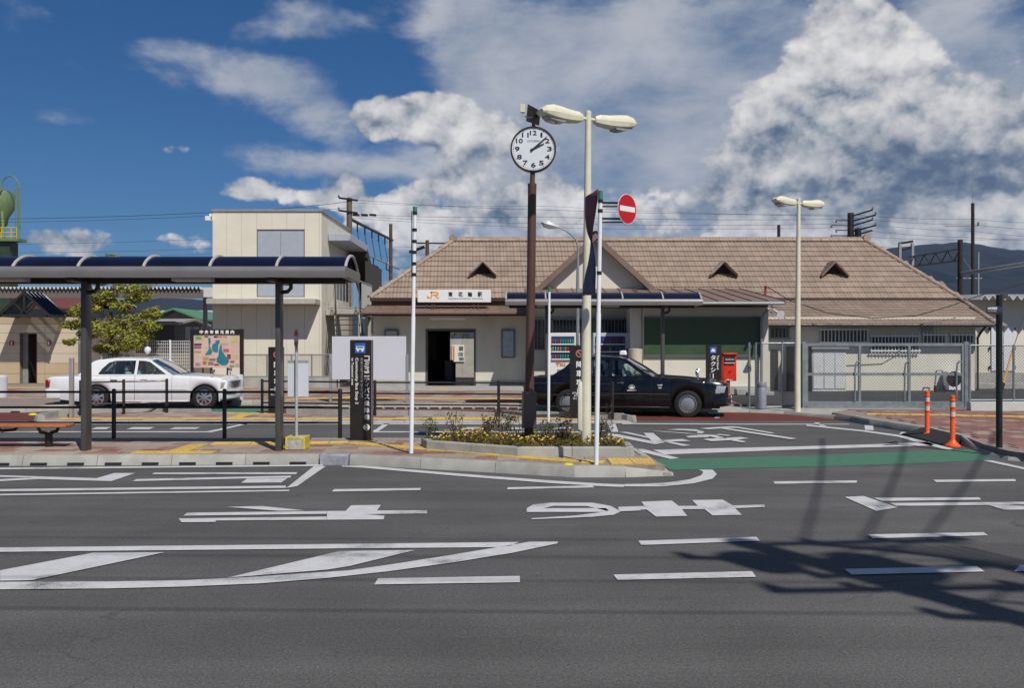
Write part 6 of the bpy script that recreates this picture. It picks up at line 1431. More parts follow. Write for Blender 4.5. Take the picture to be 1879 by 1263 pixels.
def lamp_post(label, x, Y, z, ztop, ang, box=True):
    t = thing('lamp_post', label, 'street lamp', (x, Y, z), 'cream twin headed lamp posts'); h = ztop - z
    MB().tube([(0, 0, -.05), (0, 0, 1.0), (.02, 0, h * .6), (.035, 0, h)], [.078, .075, .058, .043], 18).build('pole', M_cream, t, local=True)
    MB().lathe((.035, 0, h), [(.045, -.02), (.045, .02), (.02, .035)], 14).build('pole_cap', M_cream, t, local=True)
    c = Vector((.035, 0, h - .09)); d = Vector((math.cos(ang), math.sin(ang), 0))
    q = MB(); q.cyl(c - d * .14, c + d * .14, .024, n=10); q.build('cross_arm', M_cream, t, local=True)
    lamp_head(t, c + d * .08, ang); lamp_head(t, c - d * .08, ang + math.pi)
    if box:
        q = MB(); q.slab([(-.115, -.055, .28), (-.05, -.055, .24), (-.05, -.055, .93), (-.065, -.055, .965), (-.095, -.055, .96), (-.115, -.055, .92)], (0, .11, 0)); q.build('service_box', M_cream, t, bevel=.012, local=True, seg=2)
    return t
lamp_post('tall cream twin headed lamp post standing in the flower bed beside the clock', XP(1075, 13.3), 13.3, .20, ZP(207, 13.3), R(180 + 30))
lamp_post('cream twin headed lamp post beside the yard gate and chain link fence', XP(1463, 22.4), 22.4, .06, ZP(366, 22.4), R(180 + 30), False)
cl = thing('curved_street_lamp', 'slim grey street lamp with curved arm behind the taxi shelter', 'street lamp', (XP(1060, 24.9), 24.9, SZ))
T = lambda p: XP(p, 24.9); U = lambda p: ZP(p, 24.9)
MB().tube([(T(1060), 24.9, SZ), (T(1060), 24.9, U(520)), (T(1060.5), 24.9, U(462)), (T(1060.3), 24.9, U(452)), (T(1057), 24.9, U(440)), (T(1048), 24.9, U(430)), (T(1036), 24.9, U(422)), (T(1022), 24.9, U(416))], [.05, .045, .03, .028, .026, .024, .022, .022], 10).build('lamp_column', mat('lamp_grey_blue', (.28, .31, .33), .4, metal=.3), cl)
q = MB(); vs = []; secs = [(1025, 416.5, .03), (1018, 414, .07), (1008, 411, .10), (998, 408, .10), (993, 406.5, .04)]
for (a, b, hw) in secs: vs += [(T(a), 24.9 - hw, U(b) - hw * .3), (T(a), 24.9 - hw * .6, U(b) + hw * .6), (T(a), 24.9 + hw * .6, U(b) + hw * .6), (T(a), 24.9 + hw, U(b) - hw * .3), (T(a), 24.9 + hw * .5, U(b) - hw * 1.3), (T(a), 24.9 - hw * .5, U(b) - hw * 1.3)]
q.add(vs, [(j * 6 + i, j * 6 + (i + 1) % 6, (j + 1) * 6 + (i + 1) % 6, (j + 1) * 6 + i) for j in range(4) for i in range(6)] + [(5, 4, 3, 2, 1, 0), tuple(range(24, 30))]); q.build('lamp_head', mat('lamp_head_pale', (.45, .47, .48), .4), cl, smooth='fix')

# ================================================================== CLOCK
Yc = 14.0
ck = thing('street_clock', 'round white faced clock on a tall brown post rising from the flower bed', 'clock', (XP(972, Yc), Yc, .2))
M_cbrown = mat('clock_brown', (.090, .042, .030), .5, var=.08, scale=3)
T = lambda p: XP(p, Yc); U = lambda p: ZP(p, Yc)
MB().tube([(T(970), Yc, .15), (T(974.5), Yc, U(520)), (T(976.5), Yc, U(342))], [.070, .066, .064], 18).build('post', M_cbrown, ck)
MB().tube([(T(976.5), Yc, U(346)), (T(977.5), Yc, U(312))], .037, 14).build('post_neck', M_cbrown, ck); MB().tube([(T(976.5), Yc, U(344)), (T(976.5), Yc, U(337))], .066, 16).build('post_collar', M_cbrown, ck)
MB().box(T(957.5), T(984), Yc - .16, Yc + .04, U(785), U(719)).build('control_box', mat('control_box_brown', (.115, .085, .07), .5, var=.1), ck, bevel=.012)
cc_ = Vector((T(978.5), Yc, U(274.5))); Rc = (U(233) - U(317)) / 2
def yl(prof, name, m_, n=48, par=None): return MB().lathe(cc_, prof, n, 'y').build(name, m_, par or ck, smooth=.5)
M_rim = mat('clock_rim', (.11, .09, .08), .35, metal=.5)
case = yl([(Rc * .90, -.09), (Rc * .985, -.08), (Rc, -.02), (Rc, .05), (Rc * .955, .075), (Rc * .93, .07), (Rc * .93, .05)], 'clock_case', M_rim)
face = yl([(Rc * .93, .045), (Rc * .93, .055), (.001, .056)], 'clock_face', mat('clock_face_white', (.70, .74, .78), .3, var=.02))
yf = Yc - .058
q = MB()
for k in range(1, 13):
    a = R(90 - 30 * k); x, z = cc_.x + Rc * .70 * math.cos(a), cc_.z + Rc * .70 * math.sin(a); w_ = Rc * (.115 if k < 10 else .165); h_ = Rc * .095
    put_text(q, str(k), x - w_ * .85, x + w_ * .85, z - h_, z + h_, yf, bold=.003) if k not in (1,) else put_text(q, '1', x - .012, x + .014, z - h_, z + h_, yf, bold=.003)
put_text(q, 'CITIZEN', cc_.x - Rc * .26, cc_.x + Rc * .26, cc_.z + Rc * .30, cc_.z + Rc * .38, yf)
q.build('numerals', M_textd, face, smooth=False)
q = MB()
for k in range(60):
    a = R(6 * k); r_ = .004 if k % 5 else .007; x, z = cc_.x + Rc * .87 * math.cos(a), cc_.z + Rc * .87 * math.sin(a); q.add([(x - r_, yf, z - r_), (x + r_, yf, z - r_), (x + r_, yf, z + r_), (x - r_, yf, z + r_)], [(0, 1, 2, 3)])
tag(q.build('minute_dots', M_textd, face, smooth=False), kind='stuff')
def hand(deg, L, w_, y, name):
    a = R(90 - deg); d = Vector((math.cos(a), 0, math.sin(a))); s = Vector((-d.z, 0, d.x)); q = MB(); o = Vector((cc_.x, y, cc_.z))
    q.slab([o - d * Rc * .14 - s * w_, o + d * L - s * w_ * .45, o + d * L + s * w_ * .45, o - d * Rc * .14 + s * w_], (0, -.003, 0)); q.build(name, M_textd, face, smooth='fix')
hand(64, Rc * .52, .016, yf - .006, 'hour_hand'); hand(48, Rc * .80, .013, yf - .012, 'minute_hand')
q = MB(); q.tube([(T(979), Yc, U(233)), (T(979.5), Yc, U(222)), (T(981), Yc, U(214))], [.03, .025, .03], 10); q.build('top_stem', M_rim, ck)
q = MB(); q.slab([(T(968), Yc - .10, U(196)), (T(991), Yc - .22, U(212)), (T(990), Yc + .16, U(226)), (T(966), Yc + .28, U(214))], (0, -.0, .018)); q.build('solar_panel', mat('solar_dark', (.035, .03, .035), .25, var=.2), ck, smooth='fix')
q = MB(); q.tube([(T(979), Yc, U(215)), (T(966), Yc, U(215)), (T(960), Yc, U(211)), (T(959), Yc, U(205))], .010, 6); q.box(T(955), T(963.5), Yc - .03, Yc + .03, U(206), U(191)); q.build('time_receiver', M_cream, ck)

# ================================================================== ORANGE POSTS, SIGNPOST, SMALL THINGS
def flex_post(label, px_, Y, h=.85):
    x = XP(px_, Y); t = thing('orange_bollard', label, 'bollard', (x, Y, 0), 'orange flexible bollards')
    M_o = mat('bollard_orange', (.80, .105, .015), .45, var=.05)
    MB().lathe((x, Y, 0), [(.125, 0), (.125, .02), (.095, .045), (.055, .09), (.04, .12), (.04, h - .01), (.03, h)], 18).build('post_body', M_o, t)
    for z in (h - .20, h - .36): MB().lathe((x, Y, z), [(.0415, 0), (.0415, .085)], 18).build('reflective_band', mat('reflective_grey', (.55, .56, .58), .3), t)
    for z in (h - .10, h - .24 + .025, h - .40 + .025): MB().lathe((x, Y, z), [(.042, 0), (.049, .008), (.049, .022), (.042, .03)], 18).build('post_ring', M_o, t)
flex_post('orange flexible bollard with reflective bands beside the black kerb ramp', 1701.5, 16.75); flex_post('orange flexible bollard with reflective bands at the near end of the kerb ramp', 1748, 15.35)
Yg = 14.05
sg = thing('finger_signpost', 'dark green finger signpost with two small direction plates on the corner pavement', 'signpost', (XP(1833.5, Yg), Yg, SZ))
T = lambda p: XP(p, Yg); U = lambda p: ZP(p, Yg)
MB().cyl((T(1833.5), Yg, SZ - .02), (T(1833.5), Yg, U(541)), .046, n=16).build('post', mat('signpost_green', (.010, .014, .013), .4), sg)
def fin(xa, ya, dY, y0, y1, name, m_):
    q = MB(); q.slab([(T(1833), Yg - .04, U(y1)), (T(xa), Yg + dY, U(y1 - .5)), (T(xa), Yg + dY, U(y0)), (T(1833), Yg - .04, U(y0))], (.006, .01, 0)); return q.build(name, m_, sg, smooth='fix')
fin(1866, 0, .25, 535, 548, 'sign_plate', M_dkbrown); pl = fin(1796, 0, -.22, 562, 577, 'sign_plate', M_dkbrown)
q = MB(); put_text(q, '中央市役所', T(1799.5), T(1817), U(569.5), U(564.5), Yg - .20, bold=.002); put_text(q, 'Chuo City Office', T(1800), T(1816), U(573.5), U(571.2), Yg - .20); q.build('lettering', M_text, sg, smooth=False)
MB().lathe((T(1825), Yg - .165, U(569)), [(.04, 0), (.04, .004)], 18, 'y').build('plate_roundel', mat('roundel_navy', (.03, .05, .14), .4), sg)
ys = tag(MB().lathe((XP(1043, 11.95), 11.97, SZ - .01), [(.07, 0), (.065, .015), (.03, .03), (.01, .032)], 14).build('kerb_reflector', mat('reflector_yellow', (.62, .60, .02), .4), None), 'small yellow kerb reflector near the white sign pole', 'reflector')
tag(MB().lathe((XP(56, 20.25), 20.35, .14), [(.09, 0), (.085, .02), (.04, .04), (.01, .042)], 14).build('kerb_reflector', MATS['reflector_yellow'], None), 'yellow kerb reflector on the rounded end of the middle island', 'reflector')
# ================================================================== TAXIS
def lerp_tab(tab, x):
    if x <= tab[0][0]: return tab[0][1]
    for (a, va), (b, vb) in zip(tab[:-1], tab[1:]):
        if x <= b:
            t = (x - a) / (b - a); t = t * t * (3 - 2 * t) * .35 + t * .65; return va + (vb - va) * t
    return tab[-1][1]
AX = 1.39; WR = .312
M_plastic = mat('black_trim', (.015, .015, .016), .5, var=.1)
M_seatd = mat('seat_dark', (.05, .05, .055), .8); M_seatl = mat('seat_cover_pale', (.52, .56, .60), .8)
M_lens = mat('headlamp_glass', (.42, .46, .50), .08, metal=.3, var=.2, scale=30, spec=.8); M_red = mat('tail_lamp_red', (.28, .008, .012), .2, var=.1); M_amber = mat('lamp_amber', (.6, .22, .03), .2)
def grid(mb, rows, close=False):
    n = len(rows[0]); vs = [p for r_ in rows for p in r_]
    mb.add(vs, [(j * n + i, j * n + i + 1, (j + 1) * n + i + 1, (j + 1) * n + i) for j in range(len(rows) - 1) for i in range(n - 1)]); return mb
def taxi(label, loc, rz, paintm, hub, stripe, seatm, hk=1.0, nose=0.0, tail=0.0, gh=0.0):
    t = thing('taxi', label, 'taxi', loc, 'waiting taxis', rz)
    bl = dict(local=True)
    zsT = [(-2.62, .74), (-2.57, .85), (-2.44, .893), (-1.85, .905), (-.5, .915), (.62, .925), (1.2, .900), (1.8, .852), (2.14, .815), (2.25, .765), (2.28, .70)]
    ztT = [(-2.62, .76), (-2.57, .875), (-2.44, .93), (-1.85, .945), (-.5, .95), (.62, .975), (1.2, .940), (1.8, .888), (2.14, .845), (2.25, .785), (2.28, .71)]
    def wd(x):
        e = max(0, x - 1.75) / .53 if x > 0 else max(0, -x - 2.05) / .57
        return .845 * (1 - .13 * e ** 2.4)
    def zb(x):
        z = .215 + .06 * max(0, (x - 1.8) / .5) + .10 * max(0, (-x - 1.85) / .75)
        for a in (-AX, AX):
            d = abs(x - a)
            if d < .375: z = max(z, WR + math.sqrt(.375 ** 2 - d * d) * .98)
        return z
    xs = sorted(set([round(-2.62 + i * .12, 3) for i in range(41)] + [2.28, 2.24, 2.2, -2.62, -2.59, -2.56] + [round(a + .375 * math.cos(math.pi * i / 16), 4) for a in (-AX, AX) for i in range(17)] + [-AX - .38, -AX + .38, AX - .38, AX + .38]))
    xs = [x for x in xs if -2.62 <= x <= 2.28]
    rows = []
    for x in xs:
        w, b, s, c = wd(x), zb(x), lerp_tab(zsT, x), lerp_tab(ztT, x)
        half = []
        for tt, k in ((0, .955), (.10, .975), (.25, .99), (.45, 1.0), (.62, .997), (.70, .992), (.85, .975), (.95, .952), (1.0, .925)):
            half.append((x, -w * k, b + (s - b) * tt))
        for q in (.85, .7, .45, .2):
            half.append((x, -w * .925 * q, s + (c - s) * (1 - q * q)))
        row = half + [(x, 0, c)] + [(p[0], -p[1], p[2]) for p in half[::-1]]
        rows.append(row)
    body = MB(); grid(body, rows); n = len(rows[0])
    body.add(rows[0], [tuple(range(n))]); body.add(rows[-1], [tuple(range(n - 1, -1, -1))])
    bo = body.build('body', paintm, t, smooth='fix', **bl); bo.data.set_sharp_from_angle(angle=.5)
    MB().box(-2.3, 2.1, -.60, .60, .2, .80).build('underbody', M_plastic, t, smooth=False, **bl)
    for a in (-AX, AX): MB().box(a - .42, a + .42, -.70, .70, .55, .78).build('wheel_well', M_plastic, t, smooth=False, **bl)
    # glasshouse
    zB, zR = .915, 1.40
    def S(x, z, s):
        u = (z - zB) / (zR - zB); return (x, s * (.775 - .155 * u - .02 * u * u), z)
    out = [(.58, .915), (.24, 1.15), (-.04, 1.335), (-.20, 1.372), (-.6, 1.39), (-1.05, 1.385), (-1.40, 1.352), (-1.53, 1.30), (-1.70, 1.13), (-1.87, .905), (-1.2, .912), (-.4, .915)]
    wf = [(.40, .945), (.19, 1.10), (-.06, 1.285), (-.20, 1.318), (-.36, 1.325), (-.36, .945)]
    wr = [(-.43, .945), (-.43, 1.328), (-.95, 1.322), (-1.12, 1.27), (-1.28, 1.10), (-1.36, .965), (-1.34, .945)]
    for s in (-1, 1):
        bm = bmesh.new()
        for loop in (out, wf, wr):
            vs = [bm.verts.new(S(x, z, s)) for x, z in loop]
            for i in range(len(vs)): bm.edges.new((vs[i], vs[(i + 1) % len(vs)]))
        bmesh.ops.triangle_fill(bm, use_beauty=True, use_dissolve=False, edges=bm.edges[:])
        bmesh.ops.recalc_face_normals(bm, faces=bm.faces)
        me = bpy.data.meshes.new('side_pillars'); bm.to_mesh(me); bm.free(); me.materials.append(paintm)
        o = link('side_pillars', me, t); md = o.modifiers.new('thickness', 'SOLIDIFY'); md.thickness = .03; md.offset = 0
        for loop, nm in ((wf, 'front_door_window'), (wr, 'rear_door_window')):
            q = MB(); q.poly([(p[0], p[1] + s * -.004, p[2]) for p in (S(x, z, s) for x, z in loop)]); w_ = q.build(nm, G_car, t, smooth=False, **bl)
            q = MB(); pts = [Vector(S(x, z, s)) + Vector((0, s * .006, 0)) for x, z in loop]; q.tube(pts + [pts[0]], .009, 5); q.build('window_trim', M_plastic if nm[0] == 'r' else M_plastic, w_, **bl)
        q = MB(); q.box(-1.02, -.985, s * .665 - .02, s * .665 + .045 if s > 0 else s * .665 + .02, .95, 1.31)
        q = MB(); a, b = Vector(S(-1.0, .95, s)), Vector(S(-1.0, 1.315, s)); q.cyl(a, b, .014, n=6); q.build('window_divider', M_plastic, t, **bl)
    # roof between the two sides
    rx = [-1.46, -1.36, -1.2, -1.05, -.8, -.6, -.4, -.2, -.10, -.04]; rz_ = [lerp_tab([(-1.55, 1.27), (-1.36, 1.345), (-1.05, 1.385), (-.6, 1.39), (-.2, 1.372), (-.04, 1.335)], x) for x in rx]
    rows = []
    for x, z in zip(rx, rz_):
        y0 = abs(S(x, z, 1)[1]) + .012
        rows.append([(x, y0 * k, z + .045 * (1 - k * k) + (.0 if abs(k) < 1 else -.012)) for k in (-1, -.93, -.75, -.45, 0, .45, .75, .93, 1)])
    q = MB(); grid(q, rows); rf_ = q.build('roof', paintm, t, smooth='fix', **bl); md = rf_.modifiers.new('thickness', 'SOLIDIFY'); md.thickness = .02; md.offset = -1
    def screen(name, xb, zb_, xt, zt, bulge):
        rows = []
        for k in (-1, -.8, -.5, -.2, 0, .2, .5, .8, 1):
            c = 1 - k * k
            p0 = Vector((xb + bulge * c, .745 * k, zb_ + .012 * c)); p1 = Vector((xt + bulge * .4 * c, .60 * k, zt + .04 * c)); rows.append([tuple(p0), tuple(p0.lerp(p1, .5) + Vector((bulge * .15, 0, .012))), tuple(p1)])
        q = MB(); grid(q, rows); return q.build(name, G_car, t, smooth=1.2, **bl)
    screen('windscreen', .58, .935, -.05, 1.33, .12); screen('rear_window', -1.86, .93, -1.47, 1.29, -.06)
    q = MB(); q.tube([(.70, -.60, .965), (.79, 0, .985), (.70, .60, .965)], .012, 6); q.build('wiper_cowl', M_plastic, t, **bl)
    # bumpers
    def plan(x_end, depth, hw, sgn):
        pts = []
        for i in range(13):
            u = -1 + i / 6; pts.append((x_end - sgn * depth * abs(u) ** 3.2, hw * u))
        return pts
    for (xe, sg, z0, z1, nm) in ((2.36, 1, .27, .50, 'front_bumper'), (-2.68, -1, .30, .54, 'rear_bumper')):
        fr = plan(xe, .13, .83, sg); bk = [(xe - sg * .42, .845), (xe - sg * .42, -.845)] if sg > 0 else [(xe - sg * .46, .845), (xe - sg * .46, -.845)]
        q = MB(); q.prism(fr + bk, z0, z1); q.build(nm, paintm, t, bevel=.025, seg=2, **bl)
        q = MB(); q.tube([(p[0] + sg * .006, p[1], (z0 + z1) / 2 + .03) for p in fr], .016, 6); q.build('bumper_strip', M_plastic, t, **bl)
    # front face
    q = MB(); q.prism(plan(2.30, .05, .42, 1) + [(2.16, .42), (2.16, -.42)], .555, .755); gr = q.build('grille', M_plastic, t, bevel=.008, **bl)
    for i in range(7): MB().box(2.285, 2.308, -.40 + i * .128, -.385 + i * .128, .565, .745).build('grille_bar', M_chrome, gr, smooth=False, **bl)
    MB().box(2.27, 2.312, -.42, .42, .748, .768).build('grille_trim', M_chrome, gr, smooth=False, **bl)
    for s in (-1, 1):
        q = MB(); q.prism([(2.02, s * .842), (2.17, s * .800), (2.262, s * .70), (2.288, s * .44), (2.15, s * .44), (2.0, s * .70)], .575, .735); q.build('headlight', M_lens, t, bevel=.015, seg=2, **bl)
        q = MB(); q.prism([(2.0, s * .846), (2.10, s * .828), (2.06, s * .7), (1.98, s * .7)], .56, .66); q.build('corner_lamp', M_amber if paintm.name.startswith('taxi_white') else M_lens, t, bevel=.006, **bl)
        q = MB(); q.prism([(-2.50, s * .81), (-2.60, s * .775), (-2.645, s * .66), (-2.65, s * .38), (-2.55, s * .38), (-2.42, s * .7)], .60, .80); q.build('tail_light', M_red, t, bevel=.012, **bl)
        # fender mirror
        q = MB(); b0 = Vector((1.60, s * .70, .85)); q.tube([b0, b0 + Vector((.01, s * .03, .07)), b0 + Vector((-.01, s * .05, .13))], .014, 6); mi = q.build('fender_mirror', M_chrome, t, **bl)
        q = MB(); q.slab([(1.56, s * .75 - .075, .985), (1.56, s * .75 + .075, .985), (1.56, s * .75 + .085, 1.03), (1.56, s * .75 + .06, 1.09), (1.56, s * .75 - .06, 1.09), (1.56, s * .75 - .085, 1.03)], (.07, 0, 0)); q.build('mirror_shell', M_chrome, mi, bevel=.02, seg=2, **bl)
        # door seams and handles
        yy = lambda z: s * (.845 * 1.003)
        for xd, z0, z1 in ((.56, .26, .90), (-.395, .26, .90), (-1.02, .70, .90)):
            q = MB(); q.tube([(xd, s * .812, z1 + .015), (xd, s * .838, .75), (xd, s * .848, .55), (xd, s * .842, .35), (xd, s * .828, .25)] if z0 < .5 else [(xd, s * .812, .915), (xd, s * .838, .75)], .004, 4); q.build('door_seam', M_plastic, t, **bl)
        for xh in (-.16, -.93):
            q = MB(); q.box(xh - .085, xh + .085, s * .838 - .012, s * .838 + .012, .772, .806); q.build('door_handle', M_chrome if stripe else M_plastic, t, bevel=.008, **bl)
        q = MB(); q.tube([(.95, s * .851, .535), (.5, s * .852, .538), (-.9, s * .852, .54)], .010 if stripe else .006, 6); q.build('side_moulding', M_chrome if stripe else paintm, t, **bl)
        q = MB(); q.box(-.98, .98, s * .80 - .02, s * .80 + .02, .20, .245); q.build('sill', M_plastic if stripe else paintm, t, bevel=.01, **bl)
    MB().box(2.35, 2.372, -.17, .17, .33, .47).build('number_plate', M_white, t, bevel=.003, **bl); MB().box(-2.655, -2.64, -.17, .17, .62, .76).build('number_plate', M_white, t, bevel=.003, **bl)
    # wheels
    for ax in (AX, -AX):
        for s in (-1, 1):
            c = Vector((ax, s * .735, WR)); sg = -s   # lathe axis y runs towards -y for positive height
            T_ = lambda pr: [(r_, h * (1 if s < 0 else -1)) for r_, h in pr]
            tw = MB().lathe(c, T_([(.205, -.09), (.27, -.095), (.305, -.08), (WR, -.05), (WR, .05), (.305, .085), (.27, .098), (.205, .092), (.198, .06)]), 32, 'y').build('tyre', M_tyre, t, smooth='fix', **bl)
            rim = MB().lathe(c, T_([(.204, .03), (.204, .092), (.195, .095), (.185, .07), (.16, .075), (.10, .092), (.05, .10), (.001, .10)]), 32, 'y').build('wheel_rim', hub[0], tw, smooth='fix', **bl)
            for i in range(hub[1]):
                a = 2 * math.pi * i / hub[1]; d = Vector((math.cos(a), 0, math.sin(a))); p_ = Vector((-d.z, 0, d.x))
                r0, r1, w0, w1 = hub[2]; y_ = -.0775 if s < 0 else .0775
                y0, y1 = (-.094, -.088) if s < 0 else (.094, .088)
                q = MB(); cc = [c + d * r0 - p_ * w0, c + d * r1 - p_ * w1, c + d * r1 + p_ * w1, c + d * r0 + p_ * w0]
                q.slab([v + Vector((0, y0 if r_ > .12 else y0 * 1.04, 0)) for v, r_ in zip(cc, (r0, r1, r1, r0))], (0, y1 - y0 + (.02 if s < 0 else -.02), 0)); q.build('wheel_slot', M_plastic, rim, smooth='fix', **bl)
    # inside
    for y in (-.37, .37):
        MB().box(-.60, -.08, y - .25, y + .25, .36, .52).build('seat_cushion', seatm, t, bevel=.04, **bl)
        q = MB(); q.slab([(-.62, y - .24, .48), (-.62, y + .24, .48), (-.78, y + .22, 1.02), (-.78, y - .22, 1.02)], (.13, 0, 0)); q.build('seat_back', seatm, t, bevel=.04, **bl)
        MB().box(-.80, -.70, y - .13, y + .13, 1.04, 1.2).build('headrest', seatm, t, bevel=.03, **bl)
    MB().box(-1.55, -1.05, -.62, .62, .36, .55).build('rear_cushion', seatm, t, bevel=.04, **bl); q = MB(); q.slab([(-1.5, -.62, .5), (-1.5, .62, .5), (-1.68, .60, 1.0), (-1.68, -.60, 1.0)], (.14, 0, 0)); q.build('rear_seat_back', seatm, t, bevel=.04, **bl)
    MB().box(.18, .62, -.70, .70, .55, .925).build('dashboard', M_plastic, t, bevel=.03, **bl)
    q = MB(); ct = Vector((.08, -.37, .90)); q.tube([ct + Vector((.07 * math.sin(a), .17 * math.cos(a), .16 * math.sin(a))) for a in [2 * math.pi * i / 20 for i in range(21)]], .014, 6); q.tube([ct, ct + Vector((.2, 0, -.1))], .02, 6); q.build('steering_wheel', M_plastic, t, **bl)
    # proportions of this car: lower roof and belt, longer or shorter ends; wheels stay round
    seen = set()
    def adj(o):
        if o.name.split('.')[0] in ('tyre', 'wheel_rim', 'wheel_slot') or o.type != 'MESH' or o.data.name in seen: return
        seen.add(o.data.name)
        for v in o.data.vertices:
            z = v.co.z; x = v.co.x
            if z > .35: v.co.z = .35 + (z - .35) * hk
            if z > .925 and x < -.9: v.co.x = x = x + gh * min(1, (-.9 - x) / .6) * min(1, (z - .925) / .05)
            if x > 1.78: v.co.x = x + nose * min(1, (x - 1.78) / .4)
            if x < -1.80: v.co.x = x + tail * min(1, (-1.80 - x) / .5)
    for c in t.children:
        adj(c)
        for c2 in c.children:
            adj(c2)
    return t

def person_seated(label, root_loc, rz, shirt, hair, trousers, hands, lean=0.0):
    """one continuous skinned body; hair is a child"""
    t = thing('person', label, 'person', root_loc, None, rz)
    V = []; E = []; Rr = []
    def add(p, r_, par=None):
        V.append(p); Rr.append(r_ if isinstance(r_, tuple) else (r_, r_)); i = len(V) - 1
        if par is not None: E.append((par, i))
        return i
    pel = add((0, 0, 0), (.14, .15)); bel = add((-.04, 0, .17), (.125, .15), pel); chest = add((-.07 + lean, 0, .36), (.125, .17), bel); nk0 = add((-.07 + lean, 0, .50), (.075, .085), chest)
    nk = add((-.055 + lean, 0, .56), .05, nk0); jaw = add((-.02 + lean, 0, .64), (.074, .066), nk); skull = add((-.035 + lean, 0, .73), (.098, .080), jaw); crown = add((-.04 + lean, 0, .80), (.06, .055), skull)
    add((.075 + lean, 0, .665), .016, jaw)                      # nose
    for s in (-1, 1):
        sh_ = add((-.07 + lean, s * .18, .46), .062, chest); el_ = add(hands[0 if s < 0 else 1][0], .046, sh_); wr_ = add(hands[0 if s < 0 else 1][1], .032, el_); h1 = add(hands[0 if s < 0 else 1][2], (.030, .042), wr_)
        base = Vector(hands[0 if s < 0 else 1][2])
        for k in range(4): add(tuple(base + Vector((.055, (k - 1.5) * .02, .01 - .012 * abs(k - 1.5)))), .009, h1)
        add(tuple(base + Vector((.02, -s * .045, .02))), .010, h1)
        hp = add((.06, s * .10, -.02), .10, pel); kn = add((.46, s * .14, .06), .070, hp); an = add((.56, s * .14, -.30), .048, kn); add((.68, s * .14, -.34), .04, an)
    me = bpy.data.meshes.new('person_skeleton'); me.from_pydata(V, E, []); o = bpy.data.objects.new('person_skeleton', me); COL.objects.link(o)
    o.modifiers.new('s', 'SKIN'); sv = me.skin_vertices[0].data
    for i, r_ in enumerate(Rr): sv[i].radius = r_
    sv[0].use_root = True
    ss_ = o.modifiers.new('d', 'SUBSURF'); ss_.levels = 2; ss_.render_levels = 2
    dg = bpy.context.evaluated_depsgraph_get(); m2 = bpy.data.meshes.new_from_object(o.evaluated_get(dg)); m2.name = 'person_body'; bpy.data.objects.remove(o)
    m2.materials.clear()
    for m_ in (shirt, mat('skin_tone', (.42, .26, .18), .6, var=.05), trousers): m2.materials.append(m_)
    hl = [Vector(h[2]) for h in hands]
    for p in m2.polygons:
        c = p.center; p.use_smooth = True
        p.material_index = 1 if c.z > .535 or any((c - h).length < .085 and c.x > h.x - .05 for h in hl) else 2 if c.z < .06 and c.x > -.25 and (c.x > .12 or c.z < .02) else 0
    b = link('body', m2, t)
    q = MB(); vs = []; C = Vector((-.045 + lean, 0, .735))
    rows = []
    for i in range(7):
        ph = R(-22 + i * 18.6); row = []
        for k in range(17):
            th = 2 * math.pi * k / 16; r0 = .108 if abs((th if th < math.pi else th - 2 * math.pi)) > .9 or ph > .55 else .085
            row.append((C.x + r0 * math.cos(ph) * math.cos(th), C.y + r0 * .84 * math.cos(ph) * math.sin(th), C.z + .105 * math.sin(ph)))
        rows.append(row)
    grid(q, rows); q.build('hair', hair, b, local=True, smooth=1.2)
    for s in (-1, 1):
        q = MB(); q.lathe((.052 + lean, s * .032, .722), [(.001, -.006), (.010, -.003), (.010, .003), (.001, .006)], 8, 'x'); q.build('eye', M_signbk, b, local=True)
        q = MB(); q.lathe((-.03 + lean, s * .084, .70), [(.001, -.01), (.024, -.008), (.026, .0), (.02, .008), (.001, .01)], 10, 'y'); q.build('ear', MATS['skin_tone'], b, local=True)
    return t
paintWh = mat('taxi_white_paint', (.74, .75, .76), .25, var=.02, coat=.8); paintBk = mat('taxi_black_paint', (.0035, .0035, .005), .22, var=.1, coat=.35)
M_alloy = mat('alloy_rim', (.55, .56, .58), .25, metal=.8, var=.05); M_hubcap = mat('hubcap_grey', (.33, .34, .36), .35, metal=.5, var=.05)
def at_axle(px_, Y): return XP(px_, Y)
Yw = 23.9; xw = (XP(373, Yw) + XP(176, Yw)) / 2
tw_ = taxi('white taxi saloon with silver rims parked behind the bus shelter', (xw, Yw + .845, 0), R(0.5), paintWh, (M_alloy, 8, (.085, .165, .012, .026)), False, M_seatl, .935, -.33, -.12)
fx, fy = XP(1262, 21.33), 21.33; a_ = R(-12)
cbx = fx - (AX * math.cos(a_) - (-.845) * math.sin(a_)); cby = fy - (AX * math.sin(a_) + (-.845) * math.cos(a_))
tb2 = taxi('black taxi saloon with chrome side strip waiting on the red lane', (cbx, cby, 0), a_, paintBk, (M_hubcap, 18, (.158, .182, .007, .010)), True, M_seatd, 1.0, .02, .14, .2)
# roof lamps
q = MB(); q.lathe((-.38, 0, 1.42), [(.03, 0), (.035, .03), (.075, .07), (.09, .12), (.075, .18), (.03, .21), (.001, .212)], 18); q.build('roof_lamp', mat('lamp_globe', (.72, .70, .74), .2, var=.05), tw_, local=True)
q = MB(); q.slab([(-.25, -.16, 1.425), (-.08, -.16, 1.425), (-.10, -.15, 1.54), (-.23, -.15, 1.54)], (0, .32, 0)); rl = q.build('roof_lamp', M_white, tb2, bevel=.02, local=True)
MB().box(-.4, -.1, -.03, .03, 1.40, 1.427).build('roof_lamp_base', M_plastic, tw_, smooth=False, local=True)
